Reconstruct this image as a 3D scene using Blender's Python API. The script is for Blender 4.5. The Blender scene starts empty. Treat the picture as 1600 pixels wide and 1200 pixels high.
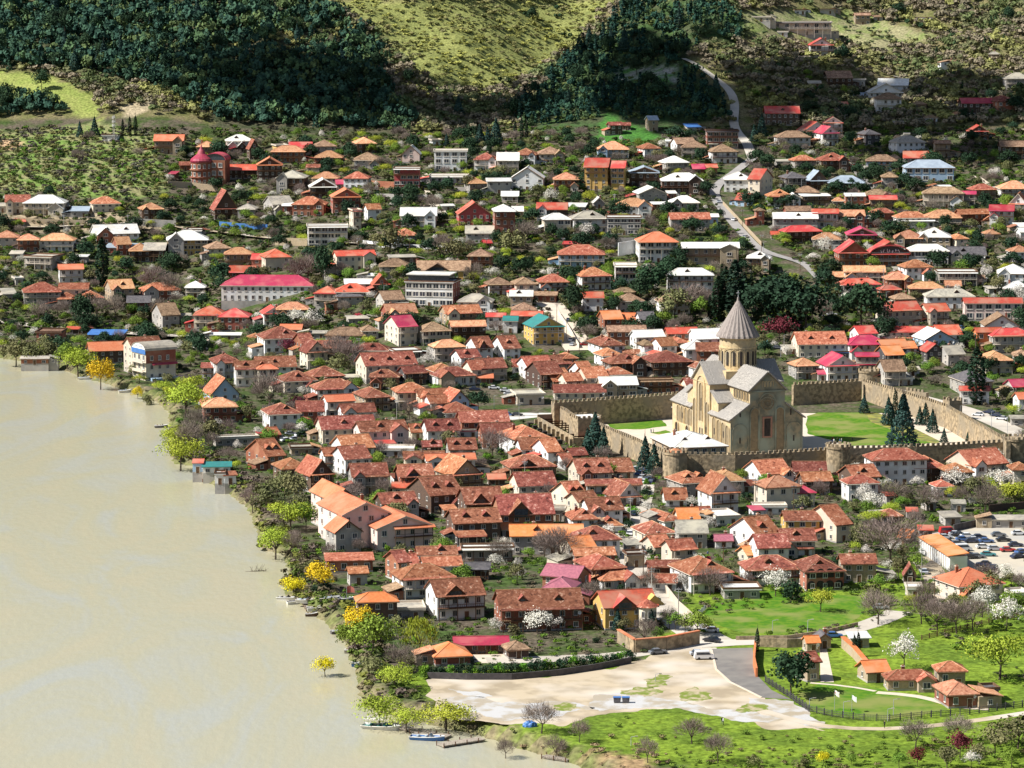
import bpy, bmesh, math, random
import numpy as np
from mathutils import Vector, Matrix
R = math.radians
random.seed(7)
rng = np.random.default_rng(7)
SC = bpy.context.scene
COL = SC.collection

# ---------------------------------------------------------------- camera
F = 5170.0                       # focal length in photo pixels (1600 wide)
PITCH = math.atan(689.0 / F)
CAMZ = 175.0
cam = bpy.data.cameras.new("camera")
cam.lens = 36.0 * F / 1600.0
cam.sensor_width = 36.0
cam.clip_start = 5.0
cam.clip_end = 30000.0
co = bpy.data.objects.new("camera", cam)
co.location = (0, 0, CAMZ)
co.rotation_euler = (math.pi / 2 - PITCH, 0, 0)
COL.objects.link(co)
SC.camera = co
# ---------------------------------------------------------------- light
SUN_EL, SUN_AZ = R(46), R(-104)          # azimuth measured from +Y (view direction) towards +X; negative = left
sdir = Vector((math.sin(SUN_AZ) * math.cos(SUN_EL), math.cos(SUN_AZ) * math.cos(SUN_EL), math.sin(SUN_EL)))
sl = bpy.data.lights.new("sun", 'SUN')
sl.energy = 5.0
sl.angle = R(0.5)
sl.color = (1.0, 0.975, 0.93)
so = bpy.data.objects.new("sun", sl)
so.rotation_euler = (-sdir).to_track_quat('-Z', 'Y').to_euler()
so.location = (-300, 900, 600)
COL.objects.link(so)
W = bpy.data.worlds.new("World")
SC.world = W
W.use_nodes = True
nt = W.node_tree
for n in list(nt.nodes): nt.nodes.remove(n)
wo = nt.nodes.new('ShaderNodeOutputWorld'); wb = nt.nodes.new('ShaderNodeBackground'); sk = nt.nodes.new('ShaderNodeTexSky')
sk.sky_type = 'NISHITA'; sk.sun_disc = False; sk.sun_elevation = SUN_EL; sk.sun_rotation = SUN_AZ
wb.inputs['Strength'].default_value = 0.058
nt.links.new(sk.outputs[0], wb.inputs[0]); nt.links.new(wb.outputs[0], wo.inputs[0])
SC.view_settings.view_transform = 'Standard'
SC.view_settings.look = 'None'
SC.view_settings.exposure = 0.74
SC.view_settings.gamma = 1.0
SC.render.engine = 'CYCLES'
SC.cycles.max_bounces = 5
SC.cycles.diffuse_bounces = 2
SC.cycles.glossy_bounces = 2
SC.cycles.transmission_bounces = 2
SC.cycles.transparent_max_bounces = 4
SC.cycles.use_denoising = True

# ---------------------------------------------------------------- terrain
_PY = np.array([-3000, 1225, 1255, 1310, 1400, 1500, 1600, 1700, 1790, 1850, 1950, 2050, 2200, 2400, 2800, 3500, 6000])
_PZ = np.array([3, 3, 4.5, 11, 24, 38, 50, 63, 76, 92, 126, 164, 222, 290, 380, 470, 560])
_fy = np.arange(-3000, 6001, 5.0); _fz = np.interp(_fy, _PY, _PZ)
_k = np.hanning(15); _k /= _k.sum(); _fz = np.convolve(np.pad(_fz, 7, 'edge'), _k, 'valid')
_fz[_fy < 1215] = 3.0
_RX = np.array([-900, -420, -300, -150, -60, -12, 45, 95, 150, 200, 300, 380, 600, 900])
_RZ = np.array([0, 8, 2, 24, 6, -22, 2, 26, 4, -10, 12, -6, 14, 0])
_gx = np.arange(-900, 901, 5.0); _gz = np.interp(_gx, _RX, _RZ); _k2 = np.hanning(13); _k2 /= _k2.sum()
_gz = np.convolve(np.pad(_gz, 6, 'edge'), _k2, 'valid')
def T0(x, y):
    x = np.asarray(x, float); y = np.asarray(y, float)
    sh = np.interp(x, [-160, -50], [210, 0])
    z = np.interp(y - sh * np.clip((1800 - y) / 350, 0, 1), _fy, _fz)
    r = np.clip((y - 1740) / 260, 0, 1.7)
    xs = x - 0.32 * (y - 1850)
    z = z + r * np.interp(xs, _gx, _gz)
    r2 = np.clip((y - 1780) / 120, 0, 1)
    z = z + r2 * (2.5 * np.sin(x * .045 + y * .021) + 1.8 * np.sin(x * .083 - y * .061 + 1) + 1.2 * np.sin(x * .15 + y * .12 + 2))
    r3 = np.clip((y - 1250) / 150, 0, 1)
    z = z + r3 * (0.8 * np.sin(x * .021 + 1) + 0.5 * np.sin(y * .05 + x * .03))
    lh = np.clip((y - 1600) / 60, 0, 1) * np.clip((-x - 150) / 40, 0, 1)
    z = z + lh * 5.0
    return z
_ys = np.arange(560, 3600, 1.0)
def ray(px, py):
    r = (px - 800) / F; u = (600 - py) / F
    d = Vector((r, math.cos(PITCH) + u * math.sin(PITCH), -math.sin(PITCH) + u * math.cos(PITCH)))
    return d / d.y
def gp(px, py, lift=0.0):
    """pixel of the photograph -> point on the ground"""
    d = ray(px, py)
    zz = CAMZ + d.z * _ys; tt = T0(d.x * _ys, _ys) + lift
    i = np.argmax(zz < tt)
    if i == 0 and zz[0] >= tt[0]: i = len(_ys) - 1
    if i > 0:
        a = zz[i - 1] - tt[i - 1]; b = tt[i] - zz[i]
        y = _ys[i - 1] + a / (a + b + 1e-9)
    else: y = _ys[0]
    return Vector((d.x * y, y, CAMZ + d.z * y))
def gz(px, py, z):
    d = ray(px, py); y = (z - CAMZ) / d.z
    return Vector((d.x * y, y, z))
def proj(x, y, z):
    x = np.asarray(x, float); y = np.asarray(y, float); z = np.asarray(z, float) - CAMZ
    f = y * math.cos(PITCH) - z * math.sin(PITCH); u = y * math.sin(PITCH) + z * math.cos(PITCH)
    return 800 + F * x / f, 600 - F * u / f
BANK = [(-500,520),(0,560),(50,566),(100,580),(130,591),(165,600),(200,612),(222,622),(243,628),(262,645),(262,685),(268,725),(300,728),(320,752),(350,768),(385,795),(397,825),(405,860),(440,866),(448,890),(440,925),(475,950),(490,962),(520,985),(535,1005),(548,1040),(556,1065),(562,1100),(590,1114),(640,1126),(700,1140),(750,1151),(800,1168),(890,1193),(960,1230),(1500,1560)]
BW = np.array([tuple(gz(a, b, 0.0))[:2] for a, b in BANK])
BW = np.vstack([[BW[0][0] - 900, BW[0][1] + 700], BW])
def bank_dist(x, y):
    """signed distance to the river bank, positive on land"""
    x = np.asarray(x, float); y = np.asarray(y, float)
    best = np.full(x.shape, 1e9); sgn = np.ones(x.shape)
    for (ax, ay), (bx, by) in zip(BW[:-1], BW[1:]):
        dx, dy = bx - ax, by - ay
        t = np.clip(((x - ax) * dx + (y - ay) * dy) / (dx * dx + dy * dy), 0, 1)
        qx, qy = x - ax - t * dx, y - ay - t * dy
        d = np.hypot(qx, qy); c = dx * qy - dy * qx
        m = d < best - 1e-9
        best = np.where(m, d, best); sgn = np.where(m, np.sign(c), sgn)
    return best * sgn
def T(x, y):
    z = T0(x, y)
    b = bank_dist(x, y) + 0.8 * np.sin(np.asarray(x) * .9) * np.sin(np.asarray(y) * .7)
    t = np.clip((b + 1.5) / 6.0, 0, 1)
    return -2.0 + (z + 2.0) * (t * t * (3 - 2 * t)) ** 0.7
def inpoly(px, py, poly):
    px = np.asarray(px, float); py = np.asarray(py, float); ins = np.zeros(px.shape, bool)
    n = len(poly)
    for i in range(n):
        x1, y1 = poly[i]; x2, y2 = poly[(i + 1) % n]
        c = ((y1 > py) != (y2 > py)) & (px < (x2 - x1) * (py - y1) / ((y2 - y1) or 1e-9) + x1)
        ins ^= c
    return ins

# ---------------------------------------------------------------- materials
MATS = {}
def newmat(name):
    m = bpy.data.materials.new(name); m.use_nodes = True
    MATS[name] = m
    return m, m.node_tree, m.node_tree.nodes['Principled BSDF']
def mat(name, c1, c2=None, scale=1.0, rough=0.85, spec=0.2, metal=0.0, detail=2.0, lo=.35, hi=.65, rnd=0.0, stretch=None, bump=0.0, c3=None, scale3=0.2):
    """noise-mottled surface: c1/c2 mixed by noise in object space, optional large-scale third colour, optional per-object value change"""
    if name in MATS: return MATS[name]
    m, t, b = newmat(name); L = t.links.new; N = t.nodes.new
    b.inputs['Roughness'].default_value = rough; b.inputs['Specular IOR Level'].default_value = spec; b.inputs['Metallic'].default_value = metal
    if c2 is None: c2 = tuple(v * .8 for v in c1)
    tc = N('ShaderNodeTexCoord'); oi = N('ShaderNodeObjectInfo')
    vm = N('ShaderNodeVectorMath'); vm.operation = 'MULTIPLY_ADD'
    L(tc.outputs['Object'], vm.inputs[0]); vm.inputs[1].default_value = stretch or (1, 1, 1)
    cm = N('ShaderNodeCombineXYZ'); mu = N('ShaderNodeMath'); mu.operation = 'MULTIPLY'; mu.inputs[1].default_value = 97.0
    L(oi.outputs['Random'], mu.inputs[0]); L(mu.outputs[0], cm.inputs[0]); L(mu.outputs[0], cm.inputs[1]); L(cm.outputs[0], vm.inputs[2])
    nz = N('ShaderNodeTexNoise'); nz.inputs['Scale'].default_value = scale; nz.inputs['Detail'].default_value = detail
    L(vm.outputs[0], nz.inputs['Vector'])
    mr = N('ShaderNodeMapRange'); mr.inputs[1].default_value = lo; mr.inputs[2].default_value = hi
    L(nz.outputs[0], mr.inputs[0])
    mx = N('ShaderNodeMix'); mx.data_type = 'RGBA'; mx.inputs[6].default_value = (*c1, 1); mx.inputs[7].default_value = (*c2, 1)
    L(mr.outputs[0], mx.inputs[0]); out = mx.outputs[2]
    if c3 is not None:
        n3 = N('ShaderNodeTexNoise'); n3.inputs['Scale'].default_value = scale3; n3.inputs['Detail'].default_value = 2.0
        L(vm.outputs[0], n3.inputs['Vector'])
        r3 = N('ShaderNodeMapRange'); r3.inputs[1].default_value = .45; r3.inputs[2].default_value = .65; L(n3.outputs[0], r3.inputs[0])
        m3 = N('ShaderNodeMix'); m3.data_type = 'RGBA'; L(r3.outputs[0], m3.inputs[0]); L(out, m3.inputs[6]); m3.inputs[7].default_value = (*c3, 1); out = m3.outputs[2]
    if rnd:
        hs = N('ShaderNodeHueSaturation'); rr = N('ShaderNodeMapRange'); rr.inputs[3].default_value = 1 - rnd; rr.inputs[4].default_value = 1 + rnd
        L(oi.outputs['Random'], rr.inputs[0]); L(rr.outputs[0], hs.inputs['Value']); L(out, hs.inputs['Color'])
        rh = N('ShaderNodeMapRange'); rh.inputs[3].default_value = .5 - rnd * .05; rh.inputs[4].default_value = .5 + rnd * .05
        fr = N('ShaderNodeMath'); fr.operation = 'MULTIPLY'; fr.inputs[1].default_value = 7.31; L(oi.outputs['Random'], fr.inputs[0])
        fr2 = N('ShaderNodeMath'); fr2.operation = 'FRACT'; L(fr.outputs[0], fr2.inputs[0]); L(fr2.outputs[0], rh.inputs[0]); L(rh.outputs[0], hs.inputs['Hue'])
        out = hs.outputs[0]
    L(out, b.inputs['Base Color'])
    if bump:
        bp = N('ShaderNodeBump'); bp.inputs['Strength'].default_value = bump; bp.inputs['Distance'].default_value = .3; L(nz.outputs[0], bp.inputs['Height']); L(bp.outputs[0], b.inputs['Normal'])
    return m
def tilemat(name, cols, rough=.9, rowscale=1.0):
    """clay tile roof: patches of tiles of differing age (voronoi cells), rows down the slope, broad lichen bands"""
    m, t, b = newmat(name); L = t.links.new; N = t.nodes.new
    b.inputs['Roughness'].default_value = rough; b.inputs['Specular IOR Level'].default_value = .15
    tc = N('ShaderNodeTexCoord'); oi = N('ShaderNodeObjectInfo')
    mu = N('ShaderNodeMath'); mu.operation = 'MULTIPLY'; mu.inputs[1].default_value = 83.0; L(oi.outputs['Random'], mu.inputs[0])
    cm = N('ShaderNodeCombineXYZ'); L(mu.outputs[0], cm.inputs[0]); L(mu.outputs[0], cm.inputs[2])
    vm = N('ShaderNodeVectorMath'); vm.operation = 'ADD'; L(tc.outputs['Object'], vm.inputs[0]); L(cm.outputs[0], vm.inputs[1])
    vo = N('ShaderNodeTexVoronoi'); vo.inputs['Scale'].default_value = 1.9 * rowscale; L(vm.outputs[0], vo.inputs['Vector'])
    nz = N('ShaderNodeTexNoise'); nz.inputs['Scale'].default_value = .5; nz.inputs['Detail'].default_value = 4; L(vm.outputs[0], nz.inputs['Vector'])
    ad = N('ShaderNodeMath'); ad.operation = 'MULTIPLY_ADD'; L(vo.outputs['Color'], ad.inputs[0]); ad.inputs[1].default_value = .42; L(nz.outputs[0], ad.inputs[2])
    nz.inputs['Roughness'].default_value = .7
    mr = N('ShaderNodeMapRange'); mr.inputs[1].default_value = .38; mr.inputs[2].default_value = 1.02; L(ad.outputs[0], mr.inputs[0])
    cr = N('ShaderNodeValToRGB'); e = cr.color_ramp.elements
    e[0].position = 0; e[0].color = (*cols[0], 1); e[1].position = 1; e[1].color = (*cols[-1], 1)
    for i, c in enumerate(cols[1:-1]):
        q = e.new((i + 1) / (len(cols) - 1)); q.color = (*c, 1)
    L(mr.outputs[0], cr.inputs[0])
    hs = N('ShaderNodeHueSaturation'); rr = N('ShaderNodeMapRange'); rr.inputs[3].default_value = .66; rr.inputs[4].default_value = 1.22
    L(oi.outputs['Random'], rr.inputs[0]); L(rr.outputs[0], hs.inputs['Value']); L(cr.outputs[0], hs.inputs['Color'])
    fr = N('ShaderNodeMath'); fr.operation = 'MULTIPLY'; fr.inputs[1].default_value = 5.77; L(oi.outputs['Random'], fr.inputs[0])
    f2 = N('ShaderNodeMath'); f2.operation = 'FRACT'; L(fr.outputs[0], f2.inputs[0])
    r2 = N('ShaderNodeMapRange'); r2.inputs[3].default_value = .490; r2.inputs[4].default_value = .514; L(f2.outputs[0], r2.inputs[0]); L(r2.outputs[0], hs.inputs['Hue'])
    L(hs.outputs[0], b.inputs['Base Color'])
    wv = N('ShaderNodeTexWave'); wv.bands_direction = 'X'; wv.inputs['Scale'].default_value = 1.1; wv.inputs['Distortion'].default_value = .6; L(vm.outputs[0], wv.inputs['Vector'])
    bp = N('ShaderNodeBump'); bp.inputs['Strength'].default_value = .5; bp.inputs['Distance'].default_value = .12; L(wv.outputs[0], bp.inputs['Height']); L(bp.outputs[0], b.inputs['Normal'])
    return m
RM = {
 't': tilemat('tile_terracotta', [(.085,.03,.02), (.25,.075,.042), (.35,.12,.068), (.42,.165,.098), (.62,.39,.28)]),
 'r': tilemat('tile_dark_red', [(.055,.022,.017), (.16,.05,.034), (.23,.075,.048), (.31,.115,.078), (.56,.36,.27)]),
 'p': tilemat('tile_peach', [(.28,.11,.06), (.50,.24,.13), (.62,.36,.22)]),
 'b': tilemat('tile_weathered', [(.11,.07,.045), (.26,.16,.10), (.42,.28,.18)]),
 'g': mat('asbestos_grey', (.34,.31,.25), (.22,.20,.17), 1.2, .9, c3=(.40,.36,.28), rnd=.2),
 'w': mat('roof_pale_metal', (.70,.69,.64), (.54,.53,.50), .8, .5, .4, rnd=.12, c3=(.58,.54,.46), detail=6),
 'R': mat('roof_red_metal', (.50,.07,.045), (.34,.065,.045), 1.6, .55, .3, rnd=.22, c3=(.42,.16,.11), detail=8),
 'm': mat('roof_crimson_metal', (.42,.03,.07), (.30,.035,.06), 1.6, .55, .3, rnd=.2, c3=(.42,.09,.10), detail=6),
 'o': mat('roof_orange_tile', (.54,.175,.085), (.43,.125,.06), 1.6, .8, .2, rnd=.08, detail=6, c3=(.50,.20,.11)),
 'O': mat('roof_vivid_orange', (.62,.20,.07), (.52,.15,.05), 1.6, .8, .2, rnd=.12, detail=6, c3=(.54,.24,.12)),
 's': mat('roof_steel', (.34,.40,.45), (.26,.31,.36), .4, .5, .4, rnd=.1),
 'T': mat('roof_teal_metal', (.03,.20,.18), (.035,.16,.15), .5, .5, .4),
 'k': mat('roof_charcoal', (.07,.065,.07), (.12,.11,.11), 1.0, .8, rnd=.2),
 'B': mat('roof_blue_metal', (.06,.17,.42), (.05,.14,.36), .5, .5, .4),
 'P': mat('roof_purple_pink', (.36,.12,.15), (.26,.085,.115), 1.6, .6, .3),
}
RN = {'t': 'mottled terracotta tiled', 'r': 'dark red tiled', 'p': 'pale peach tiled', 'b': 'weathered brown tiled', 'g': 'grey sheet', 'w': 'white metal', 'R': 'bright red metal', 'm': 'crimson metal', 'o': 'orange tiled', 'O': 'vivid orange', 's': 'steel-blue', 'T': 'teal metal', 'k': 'charcoal', 'B': 'blue metal', 'P': 'pink-purple metal'}
WM = {
 'w': mat('plaster_white', (.74,.74,.73), (.64,.63,.61), .5, .9, rnd=.08, c3=(.64,.61,.56)),
 'c': mat('plaster_cream', (.66,.57,.43), (.56,.48,.36), .5, .9, rnd=.14, c3=(.50,.44,.36)),
 'y': mat('plaster_ochre', (.60,.38,.10), (.50,.33,.12), .5, .9, rnd=.08),
 'p': mat('plaster_pink', (.68,.52,.46), (.60,.45,.39), .5, .9, rnd=.08),
 'b': mat('brick_red', (.30,.10,.06), (.20,.075,.05), 2.5, .9, rnd=.2, c3=(.34,.16,.10)),
 's': mat('stone_tan', (.42,.32,.20), (.30,.23,.16), 1.8, .9, rnd=.15, c3=(.36,.29,.21)),
 'g': mat('concrete_grey', (.36,.34,.31), (.28,.26,.24), .8, .9, rnd=.18, c3=(.42,.38,.33)),
 'd': mat('dark_timber', (.12,.075,.05), (.08,.055,.045), 2.0, .9, rnd=.25),
 'R': mat('plaster_red', (.50,.10,.10), (.42,.09,.08), .6, .9),
 'o': mat('plaster_orange', (.62,.20,.08), (.52,.17,.07), .6, .9),
 'k': mat('render_charcoal', (.06,.055,.055), (.09,.08,.08), .8, .8),
 'B': mat('plaster_blue', (.38,.50,.62), (.32,.44,.56), .6, .9),
}
WN = {'w': 'white', 'c': 'cream', 'y': 'ochre', 'p': 'pink', 'b': 'brick', 's': 'tan', 'g': 'grey', 'd': 'timber', 'R': 'red', 'o': 'orange', 'k': 'black', 'B': 'pale blue'}
M_GLASS = mat('window_glass', (.025,.03,.04), (.05,.06,.075), 1.5, .15, .5, rnd=.5)
M_FRAME = mat('window_frame_pale', (.62,.58,.52), (.5,.46,.4), 2, .7, rnd=.15)
M_WOOD = mat('brown_wood', (.17,.09,.05), (.10,.06,.035), 3, .8, rnd=.2)
M_TRIM = mat('pale_trim', (.60,.52,.42), (.5,.43,.34), 2, .8, rnd=.1)
M_DARK = mat('dark_interior', (.03,.025,.022), (.05,.04,.035), 1, .9)
M_STONE = mat('fortress_stone', (.42,.32,.20), (.20,.155,.10), .8, .95, .1, detail=9, lo=.4, hi=.6, c3=(.27,.22,.155), scale3=.14, bump=.6)
M_CATH = mat('cathedral_sandstone', (.60,.46,.26), (.45,.34,.19), .9, .9, .15, detail=4, c3=(.38,.32,.22), scale3=.16, bump=.35)
M_EAST = mat('weathered_shaded_grey_green_stone', (.29,.245,.16), (.155,.155,.115), .5, .95, .1, detail=9, lo=.4, hi=.6, c3=(.26,.29,.23), scale3=.12, bump=.4)  # grey-green staining, with the east side's shade put into the colour too
M_CATHD = mat('cathedral_recess_shade', (.26,.20,.12), (.19,.15,.095), 1.0, .9, .1, detail=4, bump=.2)  # flat niche panels: recess shade put into the colour; rose relief shares it
M_SLAB = mat('stone_slab_roof', (.36,.33,.29), (.21,.195,.175), 1.4, .9, .15, detail=5, stretch=(2.2, .5, 1), c3=(.27,.25,.225), bump=.4)
M_METAL = mat('galvanised_metal', (.45,.46,.47), (.38,.39,.40), 2, .45, .5, metal=.3)
M_BLACK = mat('black_rubber', (.02,.02,.02), (.03,.03,.03), 3, .7)

# ---------------------------------------------------------------- mesh helpers
class MB:
    def __init__(s): s.v = []; s.f = []; s.m = []
    def add(s, V, Fs, mi=0):
        o = len(s.v); s.v += [tuple(p) for p in V]; s.f += [tuple(i + o for i in f) for f in Fs]; s.m += [mi] * len(Fs)
    def box(s, x0, x1, y0, y1, z0, z1, mi=0, M=None):
        V = [(x0,y0,z0),(x1,y0,z0),(x1,y1,z0),(x0,y1,z0),(x0,y0,z1),(x1,y0,z1),(x1,y1,z1),(x0,y1,z1)]
        if M is not None: V = [M @ Vector(p) for p in V]
        s.add(V, [(0,3,2,1),(4,5,6,7),(0,1,5,4),(1,2,6,5),(2,3,7,6),(3,0,4,7)], mi)
    def prism(s, P, d, mi=0):
        """polygon P (list of Vector) extruded by vector d"""
        n = len(P); d = Vector(d); V = [Vector(p) for p in P] + [Vector(p) + d for p in P]
        s.add(V, [tuple(range(n))[::-1], tuple(range(n, 2 * n))] + [(i, (i + 1) % n, n + (i + 1) % n, n + i) for i in range(n)], mi)
    def cyl(s, cx, cy, z0, z1, r0, r1=None, n=12, mi=0, cap=True, ph=0.0):
        if r1 is None: r1 = r0
        V = [(cx + r0 * math.cos(ph + 2*math.pi*i/n), cy + r0 * math.sin(ph + 2*math.pi*i/n), z0) for i in range(n)] + \
            [(cx + r1 * math.cos(ph + 2*math.pi*i/n), cy + r1 * math.sin(ph + 2*math.pi*i/n), z1) for i in range(n)]
        Fs = [(i, (i+1) % n, n + (i+1) % n, n + i) for i in range(n)]
        if cap: Fs += [tuple(range(n))[::-1], tuple(range(n, 2*n))]
        s.add(V, Fs, mi)
    def tube(s, a, b, r0, r1=None, n=6, mi=0):
        if r1 is None: r1 = r0
        a = Vector(a); b = Vector(b); q = (b - a).to_track_quat('Z', 'Y'); V = []
        for p, r in ((a, r0), (b, r1)):
            V += [p + q @ Vector((r * math.cos(2*math.pi*i/n), r * math.sin(2*math.pi*i/n), 0)) for i in range(n)]
        s.add(V, [(i, (i+1) % n, n + (i+1) % n, n + i) for i in range(n)] + [tuple(range(n))[::-1], tuple(range(n, 2*n))], mi)
    def build(s, name, mats, parent=None, smooth=False, loc=None, rz=0.0):
        me = bpy.data.meshes.new(name); me.from_pydata(s.v, [], s.f)
        if not isinstance(mats, (list, tuple)): mats = [mats]
        for m in mats: me.materials.append(m)
        if len(mats) > 1: me.polygons.foreach_set('material_index', s.m)
        if smooth: me.polygons.foreach_set('use_smooth', [True] * len(me.polygons))
        me.update()
        return put(name, me, parent, loc, rz)
def put(name, me, parent=None, loc=None, rz=0.0):
    o = bpy.data.objects.new(name, me); COL.objects.link(o)
    if parent is not None: o.parent = parent
    if loc is not None: o.location = loc
    if rz: o.rotation_euler = (0, 0, rz)
    return o
def tag(o, label=None, cat=None, group=None, kind=None):
    if label: o['label'] = label
    if cat: o['category'] = cat
    if group: o['group'] = group
    if kind: o['kind'] = kind
    return o
def empty(name, loc, rz=0.0): return put(name, None, None, loc, rz)
def copy_tree(o, parent=None):
    c = o.copy(); COL.objects.link(c); c.parent = parent
    for ch in o.children: copy_tree(ch, c)
    return c
def quadmesh(name, V, nq, mats, col=None, matidx=None):
    """fast mesh of nq separate quads, V is (4*nq,3)"""
    me = bpy.data.meshes.new(name)
    me.vertices.add(4 * nq); me.vertices.foreach_set('co', np.asarray(V, np.float32).ravel())
    me.loops.add(4 * nq); me.loops.foreach_set('vertex_index', np.arange(4 * nq, dtype=np.int32))
    me.polygons.add(nq); me.polygons.foreach_set('loop_start', np.arange(0, 4 * nq, 4, dtype=np.int32))
    me.polygons.foreach_set('loop_total', np.full(nq, 4, np.int32))
    for m in (mats if isinstance(mats, (list, tuple)) else [mats]): me.materials.append(m)
    if matidx is not None: me.polygons.foreach_set('material_index', np.asarray(matidx, np.int32))
    me.update(calc_edges=True)
    if col is not None:
        a = me.color_attributes.new('Col', 'FLOAT_COLOR', 'POINT')
        c = np.ones((4 * nq, 4), np.float32); c[:, :3] = np.repeat(col, 4, axis=0); a.data.foreach_set('color', c.ravel())
    return me

# landmarks for labels: (px, py, phrase)
LM = [(1158,600,'the cathedral'),(675,440,'the white four-storey hotel'),(418,448,'the long pink-roofed school'),(327,262,'the red turreted villa'),
 (947,268,'the yellow apartment house'),(1027,380,'the orange-roofed white villa'),(236,570,'the arched-roof riverside hotel'),(560,815,'the twin orange-roofed guesthouse'),
 (976,935,'the corner brick villa'),(1284,75,'the white hilltop house'),(1530,850,'the car park'),(1453,265,'the pale blue-roofed mansion'),
 (845,505,'the teal-roofed house'),(807,632,'the striped plaza'),(1265,880,'the arched brick building'),(1264,1030,'the little stone chapel'),
 (1360,390,'the arched brown hotel'),(1392,715,'the white balcony house'),(1110,395,'the long gallery house'),(1358,585,'the far round tower'),
 (1311,712,'the middle round tower'),(1057,715,'the near round tower'),(585,352,'the blue A-frame'),(636,285,'the red glass-fronted house'),
 (703,255,'the white modern villa'),(692,413,'the twin-gabled brown house'),(1140,165,'the hill road bend'),(160,405,'the tall lone cypress'),
 (66,315,'the upper-left white house'),(178,214,'the radio mast'),(1395,138,'the terraced hill house'),(960,610,'the back fortress wall'),
 (885,670,'the arcaded ruin'),(1525,585,'the tall right-hand cypress'),(1410,690,'the big courtyard spruce'),(1460,390,'the square white house'),
 (975,1093,'the blue bins'),(600,1130,'the white boat'),(840,945,'the dormered roadside house'),(1360,910,'the white gabled guesthouse'),
 (1475,1060,'the stone garden house'),(1400,490,'the twin yellow houses'),(1525,482,'the brick-front long hall'),(870,835,'the long orange-roofed house'),
 (1230,130,'the bare hillside'),(1150,300,'the uphill road'),(890,500,'the straight pale lane'),(350,315,'the red A-frame'),(500,300,'the brown-gabled chalet'),(720,660,'the dormered terrace'),
 (1190,765,'the pink walled-garden house'),(1330,290,'the dark hollow lane'),(1500,620,'the east fortress wall'),(760,310,'the pink gabled house'),(820,160,'the wooded ravine')]
_rank = {}
ORD = ['nearest', 'second', 'third', 'fourth', 'fifth', 'sixth', 'seventh', 'eighth', 'ninth', 'tenth', 'eleventh', 'twelfth'] + [f'{n}th' for n in range(13, 90)]
PENDING = []
def where(o, head, px, py, noun):
    """queue a label: '<head>, second upper left of <landmark>', ranks are given in finish_labels()"""
    PENDING.append((o, head, px, py, noun))
def finish_labels():
    B = {}
    for it in PENDING:
        o, head, px, py, noun = it
        best = min(LM, key=lambda l: (math.hypot(px - l[0], (py - l[1]) * 1.4) if math.hypot(px - l[0], py - l[1]) > 14 else 999))
        dx, dy = px - best[0], (py - best[1]) * 1.4
        a = math.degrees(math.atan2(-dy, dx)) % 360
        d = ['right of', 'upper right of', 'above', 'upper left of', 'left of', 'lower left of', 'below', 'lower right of'][int((a + 22.5) // 45) % 8]
        B.setdefault((noun, head, best[2], d), []).append((math.hypot(dx, dy), o))
    for (noun, head, lm, d), L_ in B.items():
        L_.sort(key=lambda q: q[0])
        for i, (_, o) in enumerate(L_):
            s = f"{head}, {d} {lm}" if len(L_) == 1 else f"{head}, {ORD[i]} {d} {lm}"
            o['label'] = s
# ================================================================ ground
Z_CONIF = [(-60,0),(500,0),(545,40),(600,60),(590,110),(610,150),(650,190),(640,215),(560,222),(520,212),(350,200),(300,170),(270,150),(230,135),(150,115),(60,108),(-60,110)]
Z_GRASSL = [(-60,112),(60,112),(150,150),(158,188),(120,182),(90,160),(-60,150)]
Z_YELLOW = [(500,0),(960,0),(905,60),(830,120),(760,140),(690,140),(640,100),(600,60),(560,25)]
Z_SPUR = [(985,0),(1120,0),(1165,30),(1160,70),(1110,60),(1070,90),(1130,150),(1140,185),(1050,200),(1000,215),(830,215),(800,185),(830,150),(880,100),(940,60)]
Z_LHILL = [(-60,205),(60,205),(150,190),(250,215),(262,300),(200,312),(60,300),(-60,300)]
Z_RIGHTG = [(1160,20),(1330,20),(1480,60),(1380,80),(1300,60),(1200,62),(1165,50)]
Z_SHCONIF = [(-60,150),(90,160),(120,190),(60,200),(-60,205)]
xs = np.concatenate([[-9000,-4000,-2000,-1200,-900,-750], np.arange(-620, 621, 3.5), [750,900,1200,2000,4000,9000]])
ys = np.concatenate([[-3000,-500,200,450], np.arange(560, 1300, 3.0), np.arange(1300, 2300, 5.0), [2320,2380,2450,2600,2800,3200,4000,5000,7000,12000]])
GX, GY = np.meshgrid(xs, ys)
GZ = T(GX.ravel(), GY.ravel())
GZ = np.where((np.abs(GX.ravel()) > 700) & (GY.ravel() < 1700), np.where(GX.ravel() > 0, GZ, -2.0), GZ)
PX, PYY = proj(GX.ravel(), np.maximum(GY.ravel(), 100), GZ)
nx, ny = len(xs), len(ys)
me = bpy.data.meshes.new('ground')
me.vertices.add(nx * ny); me.vertices.foreach_set('co', np.stack([GX.ravel(), GY.ravel(), GZ], 1).astype(np.float32).ravel())
ii = (np.arange(ny - 1)[:, None] * nx + np.arange(nx - 1)[None]).ravel()
Q = np.stack([ii, ii + 1, ii + nx + 1, ii + nx], 1).astype(np.int32)
me.loops.add(Q.size); me.loops.foreach_set('vertex_index', Q.ravel())
me.polygons.add(len(Q)); me.polygons.foreach_set('loop_start', np.arange(0, Q.size, 4, dtype=np.int32)); me.polygons.foreach_set('loop_total', np.full(len(Q), 4, np.int32))
me.polygons.foreach_set('use_smooth', np.ones(len(Q), bool))
me.update(calc_edges=True)
A = np.tile(np.array([.11, .09, .065]), (nx * ny, 1)); Bc = np.tile(np.array([.05, .075, .022]), (nx * ny, 1))
yy = GY.ravel()
def zone(mask, a, b):
    A[mask] = a; Bc[mask] = b
zone(yy > 1780, (.17, .145, .075), (.12, .125, .045))
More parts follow.
